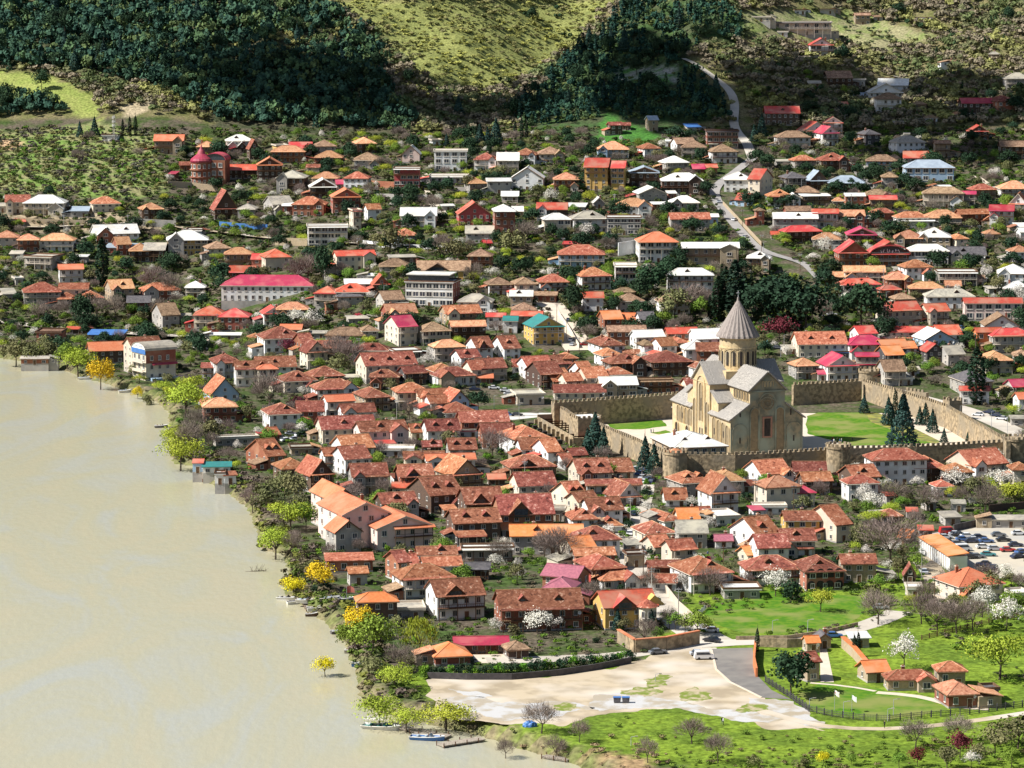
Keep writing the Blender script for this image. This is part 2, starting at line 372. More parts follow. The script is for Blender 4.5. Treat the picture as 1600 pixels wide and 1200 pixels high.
zone(inpoly(PX, PYY, Z_YELLOW), (.22, .23, .075), (.17, .185, .06))
zone(inpoly(PX, PYY, Z_CONIF), (.05, .06, .03), (.09, .08, .05))
zone(inpoly(PX, PYY, Z_SPUR), (.06, .07, .035), (.05, .09, .03))
zone(inpoly(PX, PYY, Z_GRASSL), (.25, .27, .08), (.20, .24, .06))
zone(inpoly(PX, PYY, Z_LHILL), (.14, .22, .05), (.22, .21, .10))
zone(inpoly(PX, PYY, Z_RIGHTG), (.26, .24, .13), (.18, .22, .07))
zone(inpoly(PX, PYY, [(-60,212),(14,215),(38,225),(36,236),(-60,232)]), (.50, .34, .20), (.42, .28, .16))
zone(inpoly(PX, PYY, [(190,165),(215,158),(235,162),(230,178),(195,182)]), (.38, .31, .20), (.30, .25, .16))
zone(inpoly(PX, PYY, [(-60,325),(200,335),(270,345),(270,358),(150,362),(-60,355)]), (.34, .27, .18), (.24, .20, .13))
zone(inpoly(PX, PYY, [(470,868),(580,1005),(600,1060),(760,1130),(900,1180),(2000,1300),(2000,900),(1420,880),(1100,900),(1000,1040),(660,1050)]), (.16, .23, .026), (.10, .155, .02))
zone(inpoly(PX, PYY, [(480,940),(600,1060),(620,1060),(760,1000),(1000,900),(1000,700),(400,640),(260,600),(300,700),(400,800)]), (.10, .082, .06), (.05, .08, .022))
zone(inpoly(PX, PYY, [(750,1150),(820,1150),(1000,1185),(1100,1240),(800,1240)]), (.30, .20, .11), (.22, .16, .08))
zone(inpoly(PX, PYY, [(945,175),(1000,200),(1040,215),(1000,225),(930,222)]), (.06, .17, .03), (.05, .13, .03))
zone(inpoly(PX, PYY, [(960,105),(1060,105),(1060,128),(965,128)]), (.07, .17, .04), (.25, .25, .22))
bd = bank_dist(GX.ravel(), GY.ravel()); m_ = (bd < 4) & (yy < 1600)
zone(m_, (.19, .16, .09), (.13, .14, .05))
for nm, arr in (('ColA', A), ('ColB', Bc)):
    a = me.color_attributes.new(nm, 'FLOAT_COLOR', 'POINT'); c = np.ones((nx * ny, 4), np.float32); c[:, :3] = arr; a.data.foreach_set('color', c.ravel())
m, t, b = newmat('ground_soil_and_grass'); L = t.links.new; N = t.nodes.new
b.inputs['Roughness'].default_value = 1.0; b.inputs['Specular IOR Level'].default_value = .05
a1 = N('ShaderNodeAttribute'); a1.attribute_name = 'ColA'; a2 = N('ShaderNodeAttribute'); a2.attribute_name = 'ColB'
tc = N('ShaderNodeTexCoord'); n1 = N('ShaderNodeTexNoise'); n1.inputs['Scale'].default_value = .09; n1.inputs['Detail'].default_value = 8; n1.inputs['Roughness'].default_value = .65
L(tc.outputs['Object'], n1.inputs['Vector']); r1 = N('ShaderNodeMapRange'); r1.inputs[1].default_value = .42; r1.inputs[2].default_value = .58; L(n1.outputs[0], r1.inputs[0])
mx = N('ShaderNodeMix'); mx.data_type = 'RGBA'; L(r1.outputs[0], mx.inputs[0]); L(a1.outputs['Color'], mx.inputs[6]); L(a2.outputs['Color'], mx.inputs[7])
n2 = N('ShaderNodeTexNoise'); n2.inputs['Scale'].default_value = .8; n2.inputs['Detail'].default_value = 5; L(tc.outputs['Object'], n2.inputs['Vector'])
r2 = N('ShaderNodeMapRange'); r2.inputs[1].default_value = .3; r2.inputs[2].default_value = .7; r2.inputs[3].default_value = .55; r2.inputs[4].default_value = 1.45; L(n2.outputs[0], r2.inputs[0])
vm = N('ShaderNodeVectorMath'); vm.operation = 'SCALE'; L(mx.outputs[2], vm.inputs[0]); L(r2.outputs[0], vm.inputs['Scale']); L(vm.outputs[0], b.inputs['Base Color'])
bp = N('ShaderNodeBump'); bp.inputs['Strength'].default_value = .6; bp.inputs['Distance'].default_value = .6; L(n2.outputs[0], bp.inputs['Height']); L(bp.outputs[0], b.inputs['Normal'])
me.materials.append(m)
tag(put('ground', me), kind='structure')
# river
m, t, b = newmat('muddy_river'); L = t.links.new; N = t.nodes.new
b.inputs['Roughness'].default_value = .22; b.inputs['Specular IOR Level'].default_value = .35
tc = N('ShaderNodeTexCoord'); mp = N('ShaderNodeMapping'); mp.inputs['Scale'].default_value = (1, .35, 1); mp.inputs['Rotation'].default_value = (0, 0, R(20)); L(tc.outputs['Object'], mp.inputs[0])
n1 = N('ShaderNodeTexNoise'); n1.inputs['Scale'].default_value = .022; n1.inputs['Detail'].default_value = 9; n1.inputs['Distortion'].default_value = 3.0; n1.inputs['Roughness'].default_value = .5; L(mp.outputs[0], n1.inputs['Vector'])
cr = N('ShaderNodeValToRGB'); e = cr.color_ramp.elements; e[0].position = .36; e[0].color = (.395, .355, .235, 1); e[1].position = .66; e[1].color = (.36, .355, .295, 1)
q = e.new(.5); q.color = (.375, .35, .24, 1); L(n1.outputs[0], cr.inputs[0]); L(cr.outputs[0], b.inputs['Base Color'])
n2 = N('ShaderNodeTexNoise'); n2.inputs['Scale'].default_value = .55; n2.inputs['Detail'].default_value = 4; L(mp.outputs[0], n2.inputs['Vector'])
bp = N('ShaderNodeBump'); bp.inputs['Strength'].default_value = .4; bp.inputs['Distance'].default_value = .3; L(n2.outputs[0], bp.inputs['Height']); L(bp.outputs[0], b.inputs['Normal'])
mb = MB(); mb.add([(-9000, -2500, 0), (650, -2500, 0), (650, 1640, 0), (-9000, 1640, 0)], [(0, 1, 2, 3)])
tag(mb.build('river_water', m), kind='structure')

# sheets on the flat land
M_ASPH = mat('asphalt', (.20, .185, .165), (.15, .14, .13), .3, .9, c3=(.24, .22, .19), scale3=.06, detail=5)
M_ROAD = mat('pale_road', (.46, .41, .34), (.38, .34, .28), .25, .9, c3=(.52, .47, .40), scale3=.05, detail=5)
M_DIRT = mat('dirt_lot_soil', (.44,.36,.25), (.31,.25,.17), .16, .95, c3=(.52,.46,.38), scale3=.06, detail=8, lo=.42, hi=.58)
M_WET = mat('wet_silt_puddle', (.56,.54,.51), (.43,.36,.26), .22, .25, .5, detail=9, lo=.44, hi=.58)
M_LAWN = mat('mown_lawn', (.06,.155,.014), (.11,.195,.018), .6, 1, .05, detail=12, lo=.4, hi=.6, c3=(.19,.21,.06), scale3=.10)
M_GRASS = mat('meadow_grass', (.16,.20,.04), (.40,.33,.22), .5, 1, .05, detail=9, lo=.46, hi=.62)
M_PAVE = mat('pale_paving', (.58, .50, .40), (.50, .43, .34), .3, .9, c3=(.54, .46, .35), scale3=.06, detail=4)
M_PLAZA = mat('plaza_paving', (.60, .56, .50), (.52, .49, .44), .3, .85, detail=4)
M_BED = mat('flower_bed', (.16, .13, .05), (.10, .15, .04), .6, 1, c3=(.30, .28, .06), scale3=.3, detail=6)
def wob(poly, n=4, amp=.6):
    """natural outline: subdivide and jitter"""
    P = list(poly)
    for lev in range(n):
        out = []
        for i in range(len(P)):
            a = P[i]; c = P[(i + 1) % len(P)]; l = math.hypot(c[0] - a[0], (c[1] - a[1]) * 3)
            out.append(a)
            if l > 3: out.append(((a[0] + c[0]) / 2 + random.uniform(-.16, .16) * l * amp, (a[1] + c[1]) / 2 + random.uniform(-.055, .055) * l * amp))
        P = out
    return P
def sheet(name, poly, lift, m, kind='structure', soft=0.0):
    P = [gz(a, c, 3.0) for a, c in (wob(poly, 4, soft) if soft else poly)]
    bm = bmesh.new(); vs = [bm.verts.new((p.x, p.y, 3.0 + lift)) for p in P]
    f = bm.faces.new(vs); bmesh.ops.triangulate(bm, faces=[f]); bmesh.ops.recalc_face_normals(bm, faces=bm.faces[:])
    if bm.faces[:] and bm.faces[0].normal.z < 0: bmesh.ops.reverse_faces(bm, faces=bm.faces[:])
    me = bpy.data.meshes.new(name); bm.to_mesh(me); bm.free(); me.materials.append(m)
    return tag(put(name, me), kind=kind)
def gr(px, py): return gp(px, py)
def ribbon(name, pts, wid, lift, m, kind='structure', step=5.0, px=True, base=T0):
    P = [gp(a, c) for a, c in pts] if px else [Vector(p) for p in pts]
    pts2 = []
    for a, c in zip(P[:-1], P[1:]):
        n = max(1, int((c - a).xy.length / step))
        for k in range(n): pts2.append(a.lerp(c, k / n))
    pts2.append(P[-1])
    for _ in range(3):
        pts2 = [pts2[0]] + [(pts2[i-1] + pts2[i] * 2 + pts2[i+1]) / 4 for i in range(1, len(pts2)-1)] + [pts2[-1]]
    V = []; Fs = []; nw = 3
    for i, p in enumerate(pts2):
        d = (pts2[min(i+1, len(pts2)-1)] - pts2[max(i-1, 0)]).xy.normalized(); nrm = Vector((d.y, -d.x))
        w_ = wid[0] + (wid[1] - wid[0]) * i / (len(pts2) - 1) if isinstance(wid, tuple) else wid
        c0 = p.xy - nrm * w_ / 2; c1 = p.xy + nrm * w_ / 2
        zc = max(float(base(p.x, p.y)), float(base(c0.x, c0.y)), float(base(c1.x, c1.y)))
        for k in range(nw + 1):
            q = c0.lerp(c1, k / nw); V.append((q.x, q.y, zc + lift))
        if i:
            for k in range(nw): a = (i-1) * (nw+1) + k; Fs.append((a, a + 1, a + nw + 2, a + nw + 1))
    me = bpy.data.meshes.new(name); me.from_pydata(V, [], Fs); me.materials.append(m); me.update()
    if len(me.polygons) and sum(p.normal.z for p in me.polygons) < 0: me.flip_normals()
    return tag(put(name, me), kind=kind)
sheet('dirt_lot', [(665,1062),(760,1060),(860,1058),(960,1045),(1010,1030),(1060,1012),(1120,1012),(1135,1040),(1180,1080),(1230,1118),(1290,1142),(1200,1140),(1130,1118),(1060,1105),(1010,1108),(930,1118),(880,1135),(800,1132),(720,1125),(680,1110)], .004, M_DIRT, soft=.9)
sheet('puddle', [(690,1092),(760,1090),(820,1100),(900,1098),(930,1106),(880,1118),(850,1128),(780,1126),(740,1112),(700,1112)], .010, M_WET, soft=1.2)
sheet('puddle', [(700,1076),(745,1080),(770,1088),(735,1088)], .010, M_WET, soft=.9)
sheet('puddle', [(930,1085),(1000,1084),(1070,1096),(1130,1108),(1195,1118),(1230,1124),(1200,1130),(1120,1118),(1040,1106),(980,1108),(940,1112),(920,1100)], .010, M_WET, soft=1.0)
sheet('puddle', [(1170,1090),(1240,1096),(1290,1128),(1300,1138),(1240,1128),(1200,1112)], .010, M_WET, soft=1.0)
for poly in ([(1005,1062),(1030,1052),(1052,1058),(1040,1072),(1010,1072)], [(970,1078),(1000,1073),(1050,1078),(1020,1086),(980,1086)], [(1062,1088),(1085,1073),(1110,1082),(1105,1094),(1070,1096)], [(855,1100),(900,1100),(915,1108),(870,1110)], [(1150,1108),(1190,1100),(1200,1110),(1160,1114)]):
    sheet('grass_patch', poly, .016, M_GRASS, 'stuff', soft=1.6)
sheet('asphalt_apron', [(1112,1014),(1176,1012),(1180,1052),(1205,1078),(1236,1093),(1190,1090),(1140,1066),(1118,1046)], .020, M_ASPH)
mb = MB()
kp = [gz(a, c, 3) for a, c in [(1112,1016),(1119,1046),(1141,1066),(1190,1090)]]
for a, c in zip(kp[:-1], kp[1:]):
    d = (c - a).normalized(); n_ = Vector((d.y, -d.x, 0)) * .25
    mb.prism([a - n_, a + n_, c + n_, c - n_], (0, 0, .14))
tag(mb.build('kerb', M_PAVE), kind='structure')
ribbon('river_road', [(760,1032),(860,1030),(960,1026),(1020,1018),(1080,1004),(1150,1004),(1230,1002),(1290,993),(1340,982),(1385,966),(1405,955)], 7.0, .030, M_ROAD)
ribbon('town_street', [(1130,1010),(1085,988),(1045,955),(1015,925),(1003,900),(993,870),(985,840),(992,800),(1003,760),(1000,735)], (11,8), .026, M_ROAD)
ribbon('footpath', [(1190,1110),(1250,1130),(1320,1141),(1385,1142),(1470,1133),(1540,1124),(1640,1108)], 3.0, .022, M_DIRT)
sheet('car_park_lot', [(1437,838),(1490,826),(1560,820),(1660,812),(1660,885),(1600,900),(1545,905),(1490,870),(1450,855)], .008, mat('car_park_gravel', (.48,.42,.32), (.40,.36,.29), .15, .95, c3=(.36,.35,.33), scale3=.05, detail=5))
ribbon('garden_lane', [(1478,960),(1472,920),(1455,890),(1440,870)], 7, .012, M_DIRT)
# cathedral yard
sheet('cathedral_yard', [(905,650),(870,640),(1080,600),(1240,610),(1345,625),(1590,700),(1580,712),(1320,722),(1060,735),(1000,700)], .006, M_PAVE)
sheet('east_lawn', [(1261,650),(1290,640),(1340,637),(1362,660),(1400,676),(1455,692),(1405,697),(1330,697),(1300,688),(1262,678)], .014, M_LAWN, 'stuff', soft=.35)
sheet('flower_bed', [(1338,636),(1356,640),(1400,655),(1470,690),(1460,694),(1400,676),(1362,660)], .012, M_BED, 'stuff')
sheet('west_lawn', [(948,662),(985,655),(1035,657),(1042,666),(1000,671),(956,671)], .014, M_LAWN, 'stuff', soft=.35)
sheet('west_lawn', [(1016,676),(1040,672),(1050,676),(1030,679)], .014, M_LAWN, 'stuff', soft=.35)
sheet('plaza_pavement', [(758,628),(776,612),(810,615),(850,622),(872,632),(860,650),(800,656),(765,650)], .010, M_PLAZA)
for k in range(6):
    y_ = 627 + k * 4.2
    sheet('plaza_stripe', [(770,y_-3),(850-k*2,y_+1.5),(850-k*2,y_+2.4),(770,y_-1.9)], .016, M_ASPH)
sheet('village_green', [(1095,965),(1120,940),(1190,925),(1250,922),(1345,930),(1350,958),(1330,972),(1290,983),(1230,990),(1160,988),(1120,975)], .012, M_LAWN, 'stuff', soft=.6)
sheet('garden_lawn', [(1245,1085),(1285,1066),(1370,1075),(1450,1090),(1480,1108),(1440,1118),(1390,1124),(1330,1120),(1265,1105)], .014, M_LAWN, 'stuff', soft=.6)
sheet('garden_path', [(1281,1014),(1292,1014),(1303,1066),(1282,1066)], .020, M_PAVE)
ribbon('garden_path', [(1266,1067),(1310,1068),(1340,1073),(1368,1080)], 1.3, .024, M_PAVE)
ribbon('garden_path', [(1370,1082),(1440,1086),(1470,1092),(1490,1112),(1545,1108)], 2.6, .024, M_PAVE)
sheet('courtyard_sand', [(738,1020),(800,1010),(830,1020),(800,1036),(742,1036)], .012, M_PAVE)
sheet('roadside_lawn', [(995,730),(1020,722),(1040,735),(1030,748),(1005,745)], .012, M_LAWN, 'stuff', soft=.35)
# slope roads
ribbon('hill_road', [(1068,94),(1092,104),(1112,118),(1132,132),(1146,150),(1149,170),(1145,190),(1150,205),(1166,222),(1176,248)], (4.5,5.5), .25, M_ROAD)
ribbon('hill_road', [(1176,248),(1150,268),(1125,285),(1115,300),(1120,315),(1135,335),(1158,362),(1180,386),(1205,398),(1260,412),(1285,440)], 5.0, .2, mat('road_grey', (.30,.28,.26), (.25,.235,.22), .3, .9, detail=4))
ribbon('hill_lane', [(1325,240),(1340,270),(1352,285),(1370,300)], 4.5, .2, M_ASPH)
ribbon('hill_lane', [(1525,275),(1545,290),(1575,300)], 3.0, .2, M_PAVE)
ribbon('hill_lane', [(1560,208),(1590,205),(1650,200)], 5.0, .3, M_PAVE)
ribbon('terrace_road', [(-40,352),(60,358),(160,352),(260,350),(350,365),(430,375),(530,380),(640,388),(700,385)], 5.0, .2, M_DIRT)
ribbon('villa_drive', [(668,270),(672,295),(676,315),(690,335)], 6.0, .2, M_PAVE)
ribbon('straight_lane', [(852,472),(868,490),(882,510),(895,530),(908,548)], 13.0, .15, M_PAVE)
ribbon('riverside_road', [(-30,500),(60,512),(140,520),(220,522),(300,528)], 9.0, .15, M_ROAD)
ribbon('east_road', [(1400,612),(1450,625),(1510,640),(1560,662),(1620,690)], 9.0, .1, M_ROAD)
# clouds: high above the frame, they shade the far slopes
def cloud(name, target, H, rx, ry, seed, nb=46):
    c = Vector(target) + sdir * ((H - target[2]) / sdir.z)
    rd = random.Random(seed); V = []; Fs = []
    bm = bmesh.new()
    for k in range(nb):
        a = rd.uniform(0, 6.283); q = math.sqrt(rd.random()); r = rd.uniform(.20, .34) * (1.15 - q * .75) * min(rx, ry) * 1.1
        M_ = Matrix.Translation((math.cos(a) * q * rx, math.sin(a) * q * ry, rd.uniform(-8, 16))) @ Matrix.Diagonal((r, r, r * .55, 1))
        bmesh.ops.create_icosphere(bm, subdivisions=2, radius=1, matrix=M_)
    me = bpy.data.meshes.new(name); bm.to_mesh(me); bm.free(); me.materials.append(mat('cloud_white', (.85,.86,.88), (.8,.81,.84), .02, 1, 0))
    me.polygons.foreach_set('use_smooth', [True] * len(me.polygons))
    tag(put(name, me, None, c), kind='structure')
cloud('cloud', gp(1390, 195), 640, 112, 100, 1, 40)
cloud('cloud', gp(1035, 120), 660, 70, 105, 3, 36)
cloud('cloud', gp(745, 178), 655, 62, 44, 9, 46)
cloud('cloud', gp(480, 140), 670, 62, 56, 4, 60)
# ================================================================ houses
ROADS = [[(846,468),(876,468),(922,552),(884,556)], [(985,730),(1018,730),(1018,780),(1012,900),(1050,950),(1000,950),(975,870),(975,800)], [(740,608),(870,608),(870,660),(740,665)], [(660,268),(690,268),(700,340),(668,340)], [(1105,290),(1135,290),(1230,395),(1290,440),(1240,440),(1130,345)]]
FOOT = []       # (x, y, radius) of what is built, for placing vegetation
def win_mesh():
    mb = MB()
    mb.box(-.5, .5, -.05, .0, 0, 1, 1)
    for x0, x1, z0, z1 in ((-.58,-.46,-.06,1.06),(.46,.58,-.06,1.06),(-.46,.46,.96,1.06),(-.46,.46,-.06,.04),(-.03,.03,.04,.96)):
        mb.box(x0, x1, -.13, .0, z0, z1, 0)
    mb.box(-.66, .66, -.2, .0, -.14, -.06, 0)
    me = bpy.data.meshes.new('window'); me.from_pydata(mb.v, [], mb.f); me.materials.append(M_FRAME); me.materials.append(M_GLASS)
    me.polygons.foreach_set('material_index', mb.m); me.update(); return me
def door_mesh():
    mb = MB(); mb.box(-.5, .5, -.06, 0, 0, 1, 0)
    for x0, x1, z0, z1 in ((-.6,-.5,0,1.05),(.5,.6,0,1.05),(-.5,.5,1,1.05)): mb.box(x0, x1, -.14, 0, z0, z1, 1)
    mb.box(.32, .4, -.1, -.06, .45, .5, 1)
    me = bpy.data.meshes.new('door'); me.from_pydata(mb.v, [], mb.f); me.materials.append(M_WOOD); me.materials.append(M_TRIM)
    me.polygons.foreach_set('material_index', mb.m); me.update(); return me
def chim_mesh():
    mb = MB(); mb.box(-.4, .4, -.3, .3, -1.4, 1.1, 0); mb.box(-.5, .5, -.4, .4, 1.1, 1.25, 1); mb.box(-.25,.25,-.2,.2,1.25,1.5,0)
    me = bpy.data.meshes.new('chimney'); me.from_pydata(mb.v, [], mb.f); me.materials.append(WM['b']); me.materials.append(M_TRIM)
    me.polygons.foreach_set('material_index', mb.m); me.update(); return me
def dish_mesh():
    mb = MB(); mb.tube((0,0,-.9),(0,0,.1),.05); n = 12
    V = [(0, -.1, .25)] + [(.5*math.cos(2*math.pi*i/n), -.34 , .25 + .5*math.sin(2*math.pi*i/n)) for i in range(n)]
    mb.add(V, [(0, 1+i, 1+(i+1) % n) for i in range(n)]); mb.tube((0,-.1,.25),(0,-.6,.3),.03)
    me = bpy.data.meshes.new('satellite_dish'); me.from_pydata(mb.v, [], mb.f); me.materials.append(WM['w']); me.update(); return me
WIN, DOOR, CHIM, DISH = win_mesh(), door_mesh(), chim_mesh(), dish_mesh()
def inst(name, me, parent, loc, rz=0, sc=(1,1,1)):
    o = put(name, me, parent, loc, rz); o.scale = sc; return o
_dm = {}
def dormer(parent, x, y, z, mcode, s=1.0, rz=0.0):
    if mcode not in _dm:
        mb = MB()
        mb.box(-.8, .8, -.0, 2.2, -1.0, 1.0, 1); mb.prism([(-.8,0,1.0),(.8,0,1.0),(0,0,1.75)], (0,2.4,0), 1)
        mb.box(-.55, .55, -.06, 0, .05, .95, 2)
        for sx in (-1, 1):
            mb.prism([Vector((sx*1.15,-.35,.72)), Vector((0,-.35,1.82)), Vector((0,-.35,1.97)), Vector((sx*1.15,-.35,.87))], (0,3.6,0), 0)
        me = bpy.data.meshes.new('dormer'); me.from_pydata(mb.v, [], mb.f)
        for m_ in (RM[mcode], M_WOOD, M_GLASS): me.materials.append(m_)
        me.polygons.foreach_set('material_index', mb.m); me.update(); _dm[mcode] = me
    return inst('dormer', _dm[mcode], parent, (x, y, z), rz, (s, s, s))
def roof_mesh(kind, w, d, h, z, ov, th=.22):
    """roof shell: slabs with thickness. returns MB; slots 0 tile, 1 edge trim"""
    mb = MB(); X, Y = w/2 + ov, d/2 + ov
    e = z - h * ov / (d/2 if kind in 'GS' else (w/2 if kind == 'F' else min(w, d)/2)) * (1 if kind != 'S' else .5)
    if kind == 'L':
        mb.box(-X, X, -Y, Y, z, z + .3, 0)
        for a in (( -X, X, -Y, -Y+.3),(-X, X, Y-.3, Y),(-X, -X+.3, -Y+.3, Y-.3),(X-.3, X, -Y+.3, Y-.3)): mb.box(a[0], a[1], a[2], a[3], z + .3, z + .85, 1)
        return mb
    if kind == 'S':
        mb.prism([(-X,-Y,e),(-X,Y,z+h),(-X,Y,z+h+th),(-X,-Y,e+th)], (2*X,0,0), 0); return mb
    t_ = z + h
    if kind == 'G':
        for s in (-1, 1):
            mb.prism([(-X,s*Y,e),(-X,0,t_),(-X,0,t_+th),(-X,s*Y,e+th)], (2*X,0,0), 0)
            mb.box(-X, X, s*Y - .06 if s > 0 else -Y - .06, s*Y + .06 if s > 0 else -Y + .06, e - .12, e + .05, 1)
        mb.box(-X, X, -.16, .16, t_ + th - .08, t_ + th + .1, 2)
    elif kind == 'F':
        for s in (-1, 1):
            mb.prism([(s*X,-Y,e),(0,-Y,t_),(0,-Y,t_+th),(s*X,-Y,e+th)], (0,2*Y,0), 0)
            mb.prism([(s*(X+.01),-Y-.08,e-.22),(0,-Y-.08,t_-.22),(0,-Y-.08,t_+th-.02),(s*(X+.01),-Y-.08,e+th-.02)], (0,.1,0), 1)
        mb.box(-.16, .16, -Y, Y, t_ + th - .08, t_ + th + .1, 2)
    else:
        if w >= d: r1, r2 = Vector((-(w-d)/2 - .15, 0, t_)), Vector(((w-d)/2 + .15, 0, t_))
        else: r1, r2 = Vector((0, -(d-w)/2 - .15, t_)), Vector((0, (d-w)/2 + .15, t_))
        c = [Vector((-X,-Y,e)), Vector((X,-Y,e)), Vector((X,Y,e)), Vector((-X,Y,e))]
        up = Vector((0,0,th))
        V = c + [r1, r2] + [p + up for p in c] + [r1 + up, r2 + up]
        if w >= d: fs = [(0,1,5,4),(1,2,5),(2,3,4,5),(3,0,4)]
        else: fs = [(0,1,4),(1,2,5,4),(2,3,5),(3,0,4,5)]
        Fs = [tuple(i + 6 for i in f) for f in fs] + [f[::-1] for f in fs] + [(i, (i+1) % 4, (i+1) % 4 + 6, i + 6) for i in range(4)]
        mb.add(V, Fs, 0)
        rr = [(r1, r2)] + ([(c[0], r1), (c[3], r1), (c[1], r2), (c[2], r2)] if w >= d else [(c[0], r1), (c[1], r1), (c[2], r2), (c[3], r2)])
        for a, q in rr: mb.tube(a + up, q + up, .12, n=4, mi=2)
        for a, q in ((0,1),(1,2),(2,3),(3,0)): mb.tube(c[a] + Vector((0,0,-.03)), c[q] + Vector((0,0,-.03)), .11, n=4, mi=1)
    return mb
NW = 0
def house(x0, x1, y0, y1, y2, kind, rc, wc, rot=None, opt='', head=None, name='house', cat='house', dep=None, maxw=None):
    """a house from the photo outline of its roof (x0..x1, ridge y0, eave y1) and the foot of its front wall y2"""
    global NW
    xc = (x0 + x1) / 2
    P = gp(xc, y2); D = P.y; s = F / D
    rd = random.Random(int(x0 * 31 + y0 * 17 + y1))
    if rot is None: rot = rd.uniform(-8, 18)
    a = R(rot); ca, sa = abs(math.cos(a)), abs(math.sin(a))
    th = (CAMZ - P.z) / D
    Wm = (x1 - x0) / s * (1.0 if dep or head else 1.12); dy = max(3, y1 - y0) / s; hw = max(2.4, (y2 - y1) / s)
    if not head and kind in 'HGF' and Wm > 8.5 and hw < 6.5 and D > 830 and not any(inpoly(q_, y2 + 6, pl) for pl in ROADS for q_ in (x0, xc, x1)):
        hw2 = max(hw * 1.15, rd.choice([4.6, 5.4, 5.8])); P = gp(xc, y2 + (hw2 - hw) * s * .8); D = P.y; s = F / D; hw = hw2
    pitch = {'H': .50, 'G': .52, 'S': .12}.get(kind, 0)
    ov = .55 if Wm > 5 else .3
    if kind in 'HG': d = 2 * dy / (pitch + th)
    elif kind == 'S': d = dy / (pitch + th)
    elif kind == 'L': d = dy / th if 'D' in opt else min(dy / th, 12)
    else: d = max(7, min(14, Wm * .9))
    if 'q' in opt: d = max(d, Wm * .8)
    d = max(4.5, min(d - 2 * ov if kind in 'HGS' else d, 17, max(Wm * 1.25, 5)))
    if dep: d = dep
    w = max(3.2, (Wm - 2 * ov - d * sa) / max(ca, .5))
    if kind in 'HG':
        h = pitch * d / 2 if kind == 'G' or w >= d else pitch * w / 2
        h = min(h, 4.5)
        if kind == 'H': h = min(h, max(dy - th * d / 2, 1.2)) if w >= d else min(pitch * w / 2, 3.2)
    elif kind == 'F': h = dy
    elif kind == 'S': h = d * pitch
    else: h = 0
    ext = (d * ca + w * sa) / 2
    cx, cy = P.x, P.y + ext
    zb = float(T0(P.x, P.y))
    if name == 'house': name = 'shed' if Wm < 8 and hw < 4.2 else ('cottage' if hw < 4.4 else ('townhouse' if hw > 7.4 else 'house'))
    root = empty(name, (cx, cy, zb), a)
    FOOT.append((cx, cy, max(w, d) / 2 + .5)); 
    fl = max(1, min(4, round(hw / 3.0))); fh = hw / fl
    # walls with foundation, gable infill
    mb = MB(); mb.box(-w/2, w/2, -d/2, d/2, -4.0, hw, 0)
    mb.box(-w/2 - .06, w/2 + .06, -d/2 - .06, d/2 + .06, -4.0, .45, 1)
    if kind == 'G': 
        for sx in (-w/2, w/2 - .2): mb.prism([(sx,-d/2,hw),(sx,d/2,hw),(sx,0,hw+h)], (.2,0,0), 0)
    if kind == 'F':
        for sy in (-d/2, d/2 - .2): mb.prism([(-w/2,sy,hw),(w/2,sy,hw),(0,sy,hw+h)], (0,.2,0), 0)
    if kind == 'S': 
        for sx in (-w/2, w/2 - .2): mb.prism([(sx,-d/2,hw),(sx,d/2,hw),(sx,d/2,hw+h)], (.2,0,0), 0)
        mb.box(-w/2, w/2, d/2 - .2, d/2, hw, hw + h, 0)
    mb.build('wall', [WM[wc], WM['g']], root)
    rb = roof_mesh(kind, w, d, h, hw, ov)
    roof = rb.build('roof', [RM[rc] if kind != 'L' else RM[rc], M_TRIM if wc in 'wcpyg' and rd.random() < .6 else M_WOOD, RM['p'] if rc in 'tr' else RM[rc]], root)
    # veranda or plain front
    ver = ('v' in opt) or (opt.find('n') < 0 and hw > 2.6 and w > 7 and rd.random() < .5 and D > 900)
    nwin = max(1, min(maxw or 6, int(w / 2.9)))
    for f in range(fl):
        zf = f * fh
        for k in range(nwin):
            x = -w/2 + (k + .5) * w / nwin
            if f == 0 and k == nwin // 2 and 'x' not in opt:
                inst('door', DOOR, root, (x, -d/2 - .07, .05), 0, (1.1, 1, min(2.1, fh * .8))); continue
            if D > 1500 and rd.random() < .15: continue
            ww = rd.choice([1.0, 1.15, 1.4]) if 'W' not in opt else min(2.4, w / nwin * .8)
            inst('window', WIN, root, (x, -d/2 - (.0 if zf + fh*.3 > .45 else .07), zf + fh * .32), 0, (ww, 1, fh * (.45 if 'W' not in opt else .55))); NW += 1
        side = -1 if rot > -12 else 1
        for k in range(max(1, min(3, int(d / 4)))):
            y = -d/2 + (k + .5) * d / max(1, min(3, int(d / 4)))
            inst('window', WIN, root, (side * w/2, y, zf + fh * .34), R(90) * side, (1.0, 1, fh * .42)); NW += 1
    if kind == 'F' and h > 2 and 'x' not in opt:
        inst('window', WIN, root, (0, -d/2, hw + h * .15), 0, (1.0, 1, min(1.2, h * .4)))
    if ver:
        z0 = (fl - 1) * fh; dp = 1.5; mv = M_WOOD if wc in 'bdso' or rd.random() < .3 else M_TRIM
        mb = MB(); mb.box(-w/2 + .1, w/2 - .1, -d/2 - dp, -d/2, z0 - .05, z0 + .14, 0)
        npst = max(3, int(w / 2.4) + 1)
        for k in range(npst):
            x = -w/2 + .25 + k * (w - .5) / (npst - 1)
            mb.box(x - .09, x + .09, -d/2 - dp + .03, -d/2 - dp + .21, (0 if z0 > 1 and k % 2 == 0 else z0 + .14) - (1.5 if z0 > 1 and k % 2 == 0 else 0), hw - .12, 0)
        mb.box(-w/2 + .1, w/2 - .1, -d/2 - dp + .06, -d/2 - dp + .14, z0 + .95, z0 + 1.07, 0)
